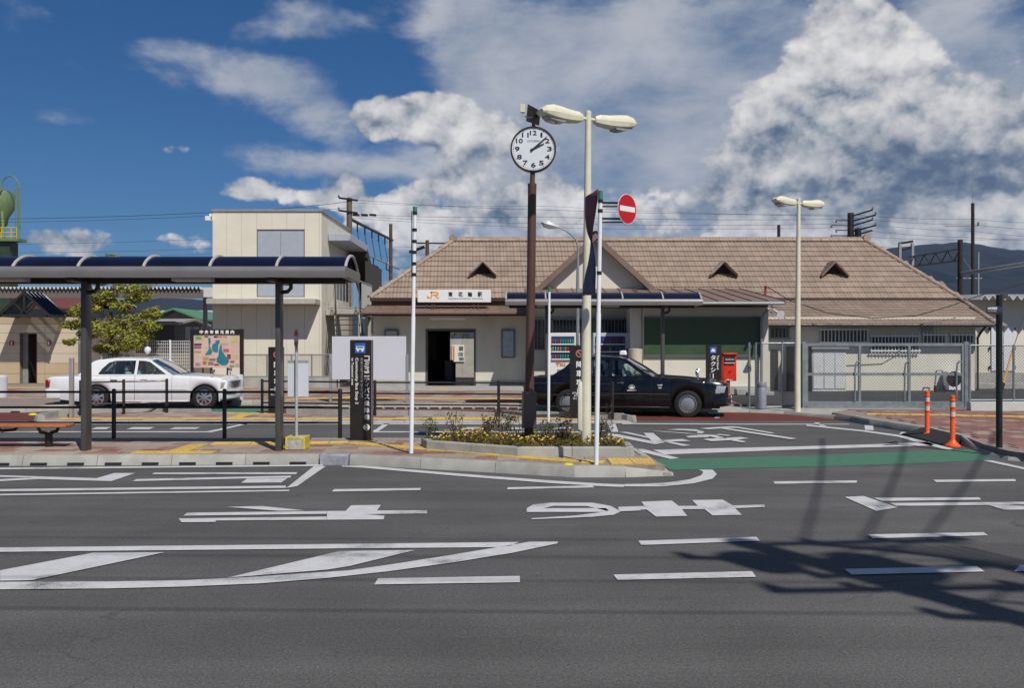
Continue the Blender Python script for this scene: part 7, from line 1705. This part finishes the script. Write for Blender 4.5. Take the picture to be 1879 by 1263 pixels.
# door emblem and lettering on the black taxi
def side_text(parent, s, x0, x1, z0, z1, y, m_, name='lettering', bold=.002):
    q = MB(); put_text(q, s, x0, x1, z0, z1, y, bold=bold); q.build(name, m_, parent, smooth=False, local=True)
em = MB(); yy = -.862
em.add([(.055, yy, .655), (.165, yy, .655), (.165, yy, .685), (.145, yy, .69), (.13, yy, .715), (.09, yy, .715), (.075, yy, .69), (.055, yy, .685)], [tuple(range(8))])
em.tube([(.11 + .07 * math.cos(a), yy, .685 + .055 * math.sin(a)) for a in [R(-10 + 20 * i) for i in range(11)]], .006, 4)
em.build('door_emblem', M_text, tb2, smooth=False, local=True)
side_text(tb2, '山梨貸切タクシー', .0, .22, .605, .632, yy, M_text); side_text(tb2, 'CNG車', .70, .81, .73, .765, -.858, M_text); side_text(tb2, '禁煙', .725, .79, .67, .70, -.862, M_text)
q = MB(); q.tube([(1.9, .3, .84), (1.9, .3, 1.0)], .012, 6); q.build('bonnet_mascot', M_chrome, tb2, local=True)
# drivers
arms = [[(.17, -.25, .27), (.36, -.16, .40), (.42, -.13, .42)], [(.17, .25, .27), (.36, .16, .40), (.42, .13, .42)]]
def in_car(car, p, rz=0):
    v = Matrix.Rotation(car.rotation_euler.z, 4, 'Z') @ Vector(p) + car.location; return tuple(v)
person_seated('person in pale blue shirt driving the white taxi, dark hair', in_car(tw_, (-.42, -.37, .50)), tw_.rotation_euler.z, mat('shirt_pale_blue', (.42, .50, .58), .8), mat('hair_black', (.015, .014, .016), .6), mat('trousers_dark', (.03, .03, .04), .8), arms)
person_seated('person in white shirt sitting at the wheel of the black taxi', in_car(tb2, (-.42, -.37, .56)), tb2.rotation_euler.z, mat('shirt_white', (.72, .75, .74), .8), mat('hair_grey_brown', (.10, .05, .04), .6), MATS['trousers_dark'], arms, .02)
np_ = MB(); c0 = Vector((.02, -.58, .93))
pts = [(-.16, .0), (-.06, .05), (.03, .01), (.12, .06)]
ro = [[(c0.x + a, c0.y + b, c0.z), (c0.x + a, c0.y + b + .02, c0.z + .17), (c0.x + a - .01, c0.y + b + .05, c0.z + .30)] for a, b in pts]
grid(np_, ro); nw = np_.build('newspaper', mat('newsprint', (.62, .66, .62), .8, var=.35, scale=26), None, local=True); nw.location = tb2.location; nw.rotation_euler = tb2.rotation_euler
md = nw.modifiers.new('paper', 'SOLIDIFY'); md.thickness = .003; tag(nw, 'open newspaper held up at the side window of the black taxi', 'newspaper')
# ================================================================== PLANTS
def leaf_mat(name, c1, c2, c3):
    m = bpy.data.materials.new(name); m.use_nodes = True; MATS[name] = m
    t = m.node_tree; g = NG(t); b = t.nodes['Principled BSDF']
    geo = t.nodes.new('ShaderNodeNewGeometry')
    r = t.nodes.new('ShaderNodeValToRGB'); t.links.new(geo.outputs['Random Per Island'], r.inputs[0]); e = r.color_ramp.elements
    e[0].color = tuple(c1) + (1,); e[1].color = tuple(c3) + (1,); k = e.new(.55); k.color = tuple(c2) + (1,)
    n = g.noise(geo.outputs['Position'], 2.2, 3, .6)
    kk = t.nodes.new('ShaderNodeCombineXYZ'); v = g.ramp(n, .3, .7, .7, 1.25)
    for i in range(3): g.put(kk.inputs[i], v)
    c = g.mix(1.0, r.outputs[0], kk.outputs[0], 'MULTIPLY'); t.links.new(c, b.inputs['Base Color']); b.inputs['Roughness'].default_value = .6
    tr = t.nodes.new('ShaderNodeBsdfTranslucent'); t.links.new(c, tr.inputs[0]); mx = t.nodes.new('ShaderNodeMixShader'); mx.inputs[0].default_value = .35
    out = t.nodes['Material Output']; t.links.new(b.outputs[0], mx.inputs[1]); t.links.new(tr.outputs[0], mx.inputs[2]); t.links.new(mx.outputs[0], out.inputs[0])
    return m
def leaves(mb, cen, rad, n, size, rng, shell=.55, flat=.5):
    for _ in range(n):
        while True:
            u = Vector((rng.uniform(-1, 1), rng.uniform(-1, 1), rng.uniform(-1, 1)))
            if shell * shell < u.length_squared <= 1 or (u.length_squared < shell * shell and rng.random() < .25): break
        p = Vector(cen) + Vector((u.x * rad[0], u.y * rad[1], u.z * rad[2]))
        s = size * rng.uniform(.6, 1.3)
        nrm = Vector((u.x + rng.uniform(-.7, .7), u.y + rng.uniform(-.7, .7), u.z + flat + rng.uniform(-.5, .5))).normalized()
        a = nrm.orthogonal().normalized(); a.rotate(Matrix.Rotation(rng.uniform(0, 6.28), 3, nrm)); b = nrm.cross(a)
        mb.add([p - a * s, p - b * s * .45 + nrm * s * .1, p + a * s, p + b * s * .45 + nrm * s * .1], [(0, 1, 2, 3)])
rng = random.Random(5)
M_bark = mat('tree_bark', (.07, .055, .04), .9, var=.3, scale=20)
M_leafY = leaf_mat('leaf_yellow_green', (.15, .17, .022), (.35, .35, .05), (.46, .43, .07))
M_leafD = leaf_mat('leaf_shrub', (.05, .075, .020), (.10, .13, .032), (.16, .15, .04))
M_leafR = leaf_mat('leaf_reddish', (.09, .06, .02), (.16, .085, .03), (.17, .15, .04))
M_cover = leaf_mat('leaf_ground_cover', (.09, .10, .022), (.22, .18, .03), (.30, .17, .04))
# pruned tree
Yt = 33.8; T = lambda p: XP(p, Yt); U = lambda p: ZP(p, Yt)
tr = thing('pruned_tree', 'yellow green tree pruned into leafy pads behind the white taxi', 'tree', (T(213), Yt, SZ))
pads = [(212, 492, 26, 16), (209, 473, 10, 6), (190, 512, 24, 12), (236, 525, 34, 14), (188, 543, 28, 14), (246, 545, 26, 11), (222, 560, 28, 10), (146, 569, 24, 14), (176, 566, 18, 9), (128, 596, 22, 9), (158, 590, 24, 12), (226, 588, 42, 17), (272, 576, 20, 13), (196, 603, 36, 17), (240, 612, 40, 18), (276, 600, 16, 11), (150, 613, 18, 9), (212, 634, 38, 13), (254, 630, 24, 12), (182, 640, 18, 9), (140, 628, 10, 6)]
lm = MB(); tp = []
for (x, y, a, b) in pads:
    c = Vector((T(x), Yt + rng.uniform(-.5, .5), U(y))); tp.append(c); k = a * Yt / F, b * Yt / F
    leaves(lm, c, (k[0], min(k[0], .75), k[1]), int(150 + a * 8.5), .068, rng, .40, .9)
    for _ in range(5):
        cc = c + Vector((rng.uniform(-1, 1) * k[0], rng.uniform(-.4, .4), rng.uniform(-.6, .8) * k[1])); leaves(lm, cc, (k[0] * .35, k[0] * .35, k[1] * .5), int(22 + a * .8), .058, rng, .3, .9)
cr = lm.build('crown', M_leafY, tr, smooth=False); tag(cr, kind='stuff')
tk_ = MB(); b0 = Vector((T(213), Yt, SZ - .05)); f1_ = Vector((T(211), Yt, U(652))); tk_.tube([b0, b0.lerp(f1_, .5) + Vector((.03, 0, 0)), f1_], [.13, .11, .10], 10)
m1, m2 = Vector((T(200), Yt + .1, U(600))), Vector((T(232), Yt - .1, U(590))); top = Vector((T(212), Yt, U(500)))
tk_.tube([f1_, m1, Vector((T(205), Yt, U(550))), top], [.10, .07, .05, .025], 8); tk_.tube([f1_ - Vector((0, 0, .1)), Vector((T(224), Yt, U(625))), m2, Vector((T(238), Yt, U(540)))], [.08, .065, .05, .02], 8)
for c in tp:
    s_ = min((f1_, m1, m2, Vector((T(205), Yt, U(550))), top), key=lambda p: (p - c).length); tk_.tube([s_, s_.lerp(c, .5) + Vector((0, 0, -.08)), c], [.035, .028, .012], 6)
tk_.build('trunk', M_bark, tr)

# flower bed on the island
fb = thing('flower_bed', 'kerbed flower bed of low yellow flowers on the island nose', 'flower bed', (0.3, 13.6, SZ))
soil = inset(BED, .08); MB().prism(soil, SZ - .02, .235).build('soil', mat('bed_soil', (.09, .065, .045), .95, var=.3, scale=12, bump=.5, bscale=40), fb, smooth=False)
BEDL = BED + [BED[0]]
for p_, q_ in zip(BEDL[:-1], BEDL[1:]): kerb(fb, [p_, q_], SZ + .125, w=.12, length=.85, base=SZ, slope=.012, cham=.012)
lm = MB(); fl = MB(); fl2 = MB()
inb = inset(BED, .12)
for _ in range(4200):
    x, y = rng.uniform(-1.35, 1.75), rng.uniform(12.85, 14.75)
    if not inside((x, y), inb): continue
    h = .05 + .12 * (.5 + .5 * math.sin(x * 5.1 + y * 3)) * rng.random() + .03 * rng.random()
    if math.sin(x * 7.3 + 1) * math.sin(y * 6.1) > .55: continue
    leaves(lm, (x, y, .235 + h * .5), (.05, .05, h * .7), 5, .022, rng, .1, .7)
    r_ = rng.random()
    if r_ < .13 and math.sin(x * 4.0 + 2 * math.sin(y * 3)) > -.45:
        s = rng.uniform(.012, .022); z = .235 + h + .015; (fl if rng.random() < .75 else fl2).add([(x - s, y, z), (x, y - s * .5, z - s * .7), (x + s, y, z), (x, y + s * .5, z + s * .7)], [(0, 1, 2, 3)])
tag(lm.build('ground_cover', M_cover, fb, smooth=False), kind='stuff'); tag(fl.build('yellow_flowers', mat('petal_yellow', (.52, .36, .04), .6, var=.25, scale=30), fb, smooth=False), kind='stuff'); tag(fl2.build('rust_flowers', mat('petal_rust', (.32, .09, .03), .6, var=.25, scale=30), fb, smooth=False), kind='stuff')
def shrub(px_, ytop, Y, spread, nst, lab, m_, dens=1.0):
    x = XP(px_, Y); zt = ZP(ytop, Y); z0 = .23; t = thing('shrub', lab, 'shrub', (x, Y, z0), 'shrubs in the island flower bed')
    st = MB(); lf = MB()
    for k in range(nst):
        a = rng.uniform(0, 6.28); r_ = spread * rng.uniform(.3, 1); tip = Vector((x + r_ * math.cos(a), Y + r_ * .6 * math.sin(a), z0 + (zt - z0) * rng.uniform(.65, 1.0)))
        b0 = Vector((x + .03 * math.cos(a), Y + .03 * math.sin(a), z0 - .03)); mid = b0.lerp(tip, .5) + Vector((rng.uniform(-.05, .05), rng.uniform(-.05, .05), .03)); st.tube([b0, mid, tip], [.006, .0045, .002], 4)
        for q in range(int(15 * dens)):
            u = rng.uniform(.25, 1.0); p = (b0.lerp(mid, u * 2) if u < .5 else mid.lerp(tip, u * 2 - 1)) + Vector((rng.uniform(-.05, .05), rng.uniform(-.05, .05), rng.uniform(-.03, .04))); leaves(lf, p, (.012, .012, .012), 1, .026, rng, 0, .5)
    st.build('stems', M_bark, t); tag(lf.build('foliage', m_, t, smooth=False), kind='stuff')
SL1 = 'thin twiggy green shrub growing in the island flower bed'; SL2 = 'sparse reddish brown shrub growing in the island flower bed'
for a in ((790, 762, 14.1, .12, 9, 'twiggy green shrub at the pointed end of the flower bed', M_leafD, 1.0), (838, 738, 14.3, .22, 9, 'tall bare reddish shrub beside the twiggy one at the pointed end of the flower bed', M_leafR, .5), (893, 752, 14.0, .22, 12, 'wide leafy brown shrub growing before the guard rail post in the flower bed', M_leafR, 1.2),
          (925, 750, 14.2, .20, 12, 'dense green shrub next to the control box of the clock post', M_leafD, 1.1), (944, 748, 13.8, .07, 5, 'single upright reddish stem touching the clock control box', M_leafR, .8), (1005, 768, 13.7, .16, 10, 'green shrub at the foot of the short white pole', M_leafD, .9), (1032, 762, 13.6, .14, 9, 'green shrub between the short white pole and the cream lamp post', M_leafD, .9),
          (1043, 735, 13.4, .07, 6, 'tall thin reddish shrub before the black drop off totem', M_leafR, .8), (1105, 762, 13.5, .08, 6, 'small rusty brown shrub behind the no entry pole', M_leafR, 1.0), (1120, 735, 13.4, .12, 5, 'nearly bare brown shrub at the broad end of the flower bed', M_leafR, .5)): shrub(*a)
# green seen beyond the station room and by the stair
def hedge(label, x0, x1, y, z0, z1, n):
    t = thing('hedge', label, 'hedge', ((x0 + x1) / 2, y, 0)); lf = MB()
    for _ in range(n): leaves(lf, (rng.uniform(x0, x1), y + rng.uniform(-.5, .5), rng.uniform(z0, z1)), (.3, .3, .25), 22, .09, rng, .2)
    tag(lf.build('foliage', M_leafD, t, smooth=False), kind='stuff'); s_ = MB()
    for i in range(6): x = x0 + (x1 - x0) * (i + .5) / 6; s_.cyl((x, y, 0), (x, y, z1 - .2), .03, .01, 5); 
    s_.build('stems', M_bark, t)
hedge('dark green hedge beyond the platform wall seen through the station entrance', -6.5, 1.5, 46.2, .8, 2.9, 90)
hedge('dark green bush under the footbridge stair', -6.6, -5.6, 40.5, .3, 2.3, 26)

# ================================================================== POLES AND WIRES
def pole(label, px_, ytop, Y, r=.15, m_=M_wood, name='utility_pole', zb=0):
    x = XP(px_, Y); zt = ZP(ytop, Y); t = thing(name, label, 'utility pole', (x, Y, zb)); MB().cyl((x, Y, zb - .1), (x, Y, zt), r, r * .8, 12).build('pole_shaft', m_, t); return t, x, zt
def arm(t, p, q, r=.05, m_=None, name='cross_arm'): MB().tube([p, q], r, 6).build(name, m_ or M_dkbrown, t)
def insul(t, p, m_=None):
    MB().lathe(p, [(.03, 0), (.07, .04), (.03, .08), (.07, .12), (.03, .17), (.02, .22)], 8).build('insulator', m_ or mat('insulator_grey', (.16, .15, .14), .3), t)
Y1 = 55.0
t1_, x1_, z1_ = pole('tall weathered catenary pole rising behind the footbridge building', 641, 363, Y1, .20, mat('pole_grey_brown', (.13, .10, .08), .85, var=.2))
for py_, d in ((368, -.55), (391, -.55)): arm(t1_, (x1_ + .5, Y1, ZP(py_, Y1)), (x1_ + d, Y1 - .4, ZP(py_, Y1) + .1), .06); insul(t1_, (x1_ + d, Y1 - .4, ZP(py_, Y1) + .1))
for k in range(3): arm(t1_, (x1_ + .2 + k * .5, Y1, ZP(394, Y1)), (x1_ + .6 + k * .5, Y1, ZP(395, Y1)), .07, None, 'insulator')
zb_ = ZP(401, Y1); Y2 = 66.0; x2_ = XP(717, Y2)
t2_, x2_, z2_ = pole('weathered catenary pole beside the station roof hip', 717, 411, Y2, .15)
ct = thing('catenary_beam', 'dark catenary truss beam with hanging insulators behind the footbridge building', 'catenary beam', (x1_, Y1, zb_ - 1))
P0, P1 = Vector((x1_, Y1, zb_)), Vector((x2_, Y2, zb_)); MB().tube([P0, P1 + (P1 - P0).normalized() * .5], .10, 6).build('truss_chord', M_dkbrown, ct); MB().tube([P0 + Vector((0, 0, -1.7)), P1 + (P1 - P0).normalized() * 3 + Vector((0, 0, -1.9))], .05, 6).build('truss_chord', M_grey, ct)
for i in range(1, 6):
    p = P0.lerp(P1, i / 6); MB().tube([p, p + Vector((0, 0, -.55))], .05, 6).build('dropper', M_signbk, ct); MB().tube([p + Vector((0, 0, -.55)), p + Vector((.12, .6, -1.75))], .022, 5).build('dropper_wire', M_wire, ct)
    if i % 2: MB().tube([p + Vector((.05, .3, -1.75)), p + Vector((.05, .4, -2.25)), p + Vector((.35, .6, -2.4))], .045, 6).build('insulator_string', M_signbk, ct)
t3_, x3_, z3_ = pole('distant utility pole with cross arm above the station roof hip', 784, 441, 72, .18)
arm(t3_, (x3_ - 1.0, 72, ZP(446, 72)), (x3_ + 2.0, 72, ZP(447, 72)), .06); arm(t3_, (x3_ - 1.4, 72, ZP(463, 72)), (x3_ - .2, 72, ZP(453, 72)), .12, M_signbk, 'transformer'); insul(t3_, (x3_ - .9, 72, ZP(446, 72))); insul(t3_, (x3_ + 1.7, 72, ZP(447, 72)))
pole('short dark pole top showing above the station ridge', 1429, 413, 62, .13, M_dkbrown)
Y4 = 58.0; t4_, x4_, z4_ = pole('heavily equipped utility pole with many cross arms behind the station ridge', 1561, 391, Y4, .24, M_dkbrown)
for k, py_ in enumerate((396, 405, 414, 424, 433)):
    z = ZP(py_, Y4); arm(t4_, (x4_ - .2, Y4, z - .1), (x4_ + 1.05 + .2 * (k % 2), Y4 - .8, z + .25), .05, M_signbk)
    if k < 4: arm(t4_, (x4_, Y4, z - .3), (x4_ - .8 - .3 * (k % 2), Y4 + .3, z - .25), .03); insul(t4_, (x4_ - .8 - .3 * (k % 2), Y4 + .3, z - .4)); insul(t4_, (x4_ + 1.05 + .2 * (k % 2), Y4 - .8, z + .25))
MB().lathe((x4_ + .35, Y4 - .3, ZP(438, Y4)), [(.01, 0), (.2, .05), (.2, .6), (.01, .65)], 12).build('transformer', M_signbk, t4_)
Y5 = 44.0; t5_, x5_, z5_ = pole('dark catenary post beyond the cream shed', 1762, 440, Y5, .15, M_dkbrown)
def truss(label, A, B, h, n, mt):
    t = thing('catenary_beam', label, 'catenary beam', tuple(A)); A, B = Vector(A), Vector(B); up = Vector((0, 0, h))
    MB().tube([A, B], .045, 6).build('truss_chord', mt, t); MB().tube([A + up, B + up], .045, 6).build('truss_chord', mt, t); pts = []
    for i in range(n + 1): pts.append(A.lerp(B, i / n) + (up if i % 2 else Vector((0, 0, 0))))
    for a, b in zip(pts[:-1], pts[1:]): MB().tube([a, b], .03, 5).build('truss_web', mt, t)
truss('dark lattice catenary beam reaching the post behind the right roof hip', (XP(1668, 52), 52, ZP(490, 52)), (x5_, Y5, ZP(478, Y5)), .55, 9, M_dkbrown)
truss('grey lattice catenary beam running right from the post over the cream shed', (x5_, Y5, ZP(505, Y5)), (XP(1960, 33), 33.5, ZP(476, 33.5)), .10, 8, M_grey)
gq = thing('catenary_portal', 'small grey catenary portal frame behind the right roof hip', 'catenary portal', (XP(1661, 56), 56, 0))
for p in (1651, 1674): MB().box(XP(p, 56) - .07, XP(p, 56) + .07, 55.9, 56.1, 0, ZP(447, 56)).build('portal_post', M_grey, gq, smooth=False)
for p in (447, 456): MB().tube([(XP(1649, 56), 56, ZP(p, 56) - .02 * (p - 447)), (XP(1675, 56), 56, ZP(p - 4, 56))], .07, 6).build('portal_beam', M_dkbrown, gq)
Y6 = 50.0; t6_, x6_, z6_ = pole('tall slim antenna mast behind the cream shed', 1785, 373, Y6, .11, M_dkbrown, 'antenna_mast')
arm(t6_, (x6_, Y6, z6_), (x6_ - .03, Y6, ZP(322, Y6)), .015, M_grey, 'antenna_rod'); arm(t6_, (XP(1735, Y6), Y6, ZP(415, Y6)), (XP(1796, Y6), Y6, ZP(414, Y6)), .025, M_grey); insul(t6_, (XP(1795, Y6), Y6, ZP(414, Y6)))
arm(t6_, (x6_ + .3, Y6, 0), (x6_ + .3, Y6, ZP(463, Y6)), .05, M_grey, 'stay_tube'); arm(t6_, (x5_ + .2, Y5 + .5, ZP(462, Y5)), (x6_, Y6, ZP(500, Y6)), .02, M_grey, 'stay_wire'); arm(t6_, (x6_ - .9, Y6, ZP(511, Y6)), (x6_ + .5, Y6, ZP(511, Y6)), .03, M_grey)
def wire(pts, r=.013, sag=.15, label='thin black overhead wire above the railway', group='overhead wires above the railway'):
    out = []
    P = [Vector(p) for p in pts]
    for a, b in zip(P[:-1], P[1:]):
        for i in range(12): u = i / 12; out.append(a.lerp(b, u) + Vector((0, 0, -sag * 4 * u * (1 - u))))
    out.append(P[-1]); q = MB(); q.tube(out, r, 4); tag(q.build('overhead_wire', M_wire, None), label, 'wire', group)
def pxw(lst, Y=56.0, r=.013, sag=.12): wire([(XP(a, Y), Y, ZP(b, Y)) for a, b in lst], r, sag)
for l, r_ in (([(-60, 402), (400, 389), (639, 370)], .020), ([(-60, 408), (400, 395), (639, 381)], .015), ([(-60, 448), (390, 438), (640, 430)], .012), ([(-60, 463), (390, 456), (640, 447)], .012), ([(-60, 470), (390, 466)], .010),
              ([(645, 366), (1000, 385), (1562, 394)], .014), ([(645, 372), (1000, 378), (1562, 397)], .010), ([(645, 393), (1000, 398), (1562, 402)], .014), ([(645, 396), (1060, 411), (1562, 410)], .013), ([(645, 400), (1060, 419), (1562, 417)], .011), ([(720, 452), (784, 449), (830, 452)], .010), ([(690, 470), (784, 466), (820, 470)], .009), ([(660, 490), (730, 492), (790, 478)], .009),
              ([(1565, 394), (1785, 402), (1960, 409)], .012), ([(1565, 400), (1785, 412), (1960, 422)], .012), ([(1565, 408), (1785, 424), (1960, 436)], .012), ([(1565, 420), (1785, 436), (1960, 440)], .012), ([(1565, 432), (1785, 440), (1960, 430)], .012), ([(1610, 452), (1785, 458), (1960, 462)], .012), ([(1640, 470), (1785, 474), (1960, 468)], .010), ([(1760, 500), (1879, 514), (1960, 522)], .014), ([(1770, 532), (1960, 528)], .010)):
    pxw(l, 56.0, r_ * .85, .10)
# service cable sagging across the right roof
Yq = 30.6; rp_ = thing('service_cable', 'dark service cable sagging across the right half of the tiled roof', 'cable', (XP(1404, 33), 33, 3.2))
cab = [(1404, 527, 33.4), (1412, 529, 33.0), (1450, 552, 31.5), (1520, 575, 30.6), (1600, 584, 30.6), (1680, 580, 30.6), (1740, 563, 31.0), (1790, 545, 31.5), (1879, 520, 31.5)]
q = MB(); q.tube([(XP(a, c), c, ZP(b, c)) for a, b, c in cab], .016, 6); q.build('cable_run', M_wire, rp_); MB().box(XP(1403, 33.4), XP(1406, 33.4), 33.35, 33.45, 3.05, ZP(524, 33.4)).build('cable_post', mat('post_red', (.3, .02, .02), .5), rp_, smooth=False)

# street pole just right of the camera, out of frame: its shadow falls across the road
px0, py0, hp = 6.0, 0.35, 10.3
sp_ = thing('roadside_utility_pole', 'tall roadside utility pole with cross arms whose shadow crosses the road', 'utility pole', (px0, py0, 0))
MB().cyl((px0, py0, -.1), (px0, py0, hp), .19, .14, 14).build('pole_shaft', M_cpole, sp_)
for (h, a, b, yaw) in ((10.1, -.15, 1.95, .12), (9.35, -.95, .5, -.10), (8.75, -.35, 1.1, .25), (8.2, -1.0, .9, .06), (7.2, -.5, .6, -.2)):
    A_, B_ = Vector((px0 + a, py0 + a * yaw, h)), Vector((px0 + b, py0 + b * yaw, h)); MB().tube([A_, B_], .06, 6).build('cross_arm', M_dkbrown, sp_)
    for k in range(4): insul(sp_, tuple(A_.lerp(B_, .05 + .3 * k) + Vector((0, 0, .05))))
    MB().tube([A_.lerp(B_, .9), Vector((px0, py0, h - .6))], .02, 5).build('arm_brace', M_dkbrown, sp_)
for k in range(11):
    u = k / 11; MB().tube([(px0 + .2 + 1.6 * u, py0 + .1, 10.1 - .2 * u), (px0 + .9 + .8 * u, py0 + .4 - .5 * u, 9.2 - .9 * u), (px0 + 1.5 - u, py0, 8.3 - .2 * u)], .028, 5).build('jumper_cable', M_wire, sp_)  # jumpers out of frame, multiplied and thickened for a denser pole shadow
MB().lathe((px0 + .40, py0, 8.7), [(.02, 0), (.26, .04), (.27, .65), (.2, .72), (.02, .76)], 14).build('transformer', M_grey, sp_)
MB().lathe((px0 - .42, py0, 9.0), [(.02, 0), (.22, .04), (.23, .5), (.16, .56), (.02, .6)], 14).build('transformer', M_grey, sp_)  # second transformer, unseen, added to thicken the shadow on the road
MB().tube([(px0 + .2, py0 + .1, 9.0), (px0 + 1.2, py0 + .5, 9.6), (px0 + 1.9, py0, 10.2)], .022, 6).build('cable_loop', M_wire, sp_); MB().tube([(px0 - .2, py0, 8.0), (px0 + 1.4, py0 - .3, 7.7), (px0 + 3.2, py0 - .3, 8.6)], .025, 6).build('cable_loop', M_wire, sp_)
for i, (h, r_, dy, nm) in enumerate(((10.35, .009, 0, 'topmost'), (9.45, .009, 0, 'upper'), (8.3, .010, .1, 'middle'), (7.25, .011, .1, 'lowest'))):
    wire([(px0 - 34, py0 + dy + 1.6, h - .1), (px0, py0 + dy, h), (px0 + 34, py0 + dy - 1.6, h)], r_, .35, nm + ' overhead street cable running along the road from the roadside pole', 'street cables along the road')
for i in range(3): wire([(px0 + .5 + .5 * i, py0, 10.2), (px0 + 3.2 + 1.5 * i, py0 + 9.5, 9.2)], .020, .1, 'service drop cable crossing the road from the roadside pole', 'service drops across the road')
# ================================================================== AIR
hz_ = MB().box(-9500, 9500, -400, 9000, -1.5, 760).build('haze', None, None, smooth=False); tag(hz_, kind='stuff')
mh = bpy.data.materials.new('haze_air'); mh.use_nodes = True; th = mh.node_tree; th.nodes.clear()
pv = th.nodes.new('ShaderNodeVolumePrincipled'); pv.inputs['Color'].default_value = (.34, .56, 1.0, 1); pv.inputs['Density'].default_value = 2.7e-5; pv.inputs['Anisotropy'].default_value = 0.0
oh = th.nodes.new('ShaderNodeOutputMaterial'); th.links.new(pv.outputs[0], oh.inputs['Volume']); hz_.data.materials.append(mh)
print('objects', len(bpy.data.objects))
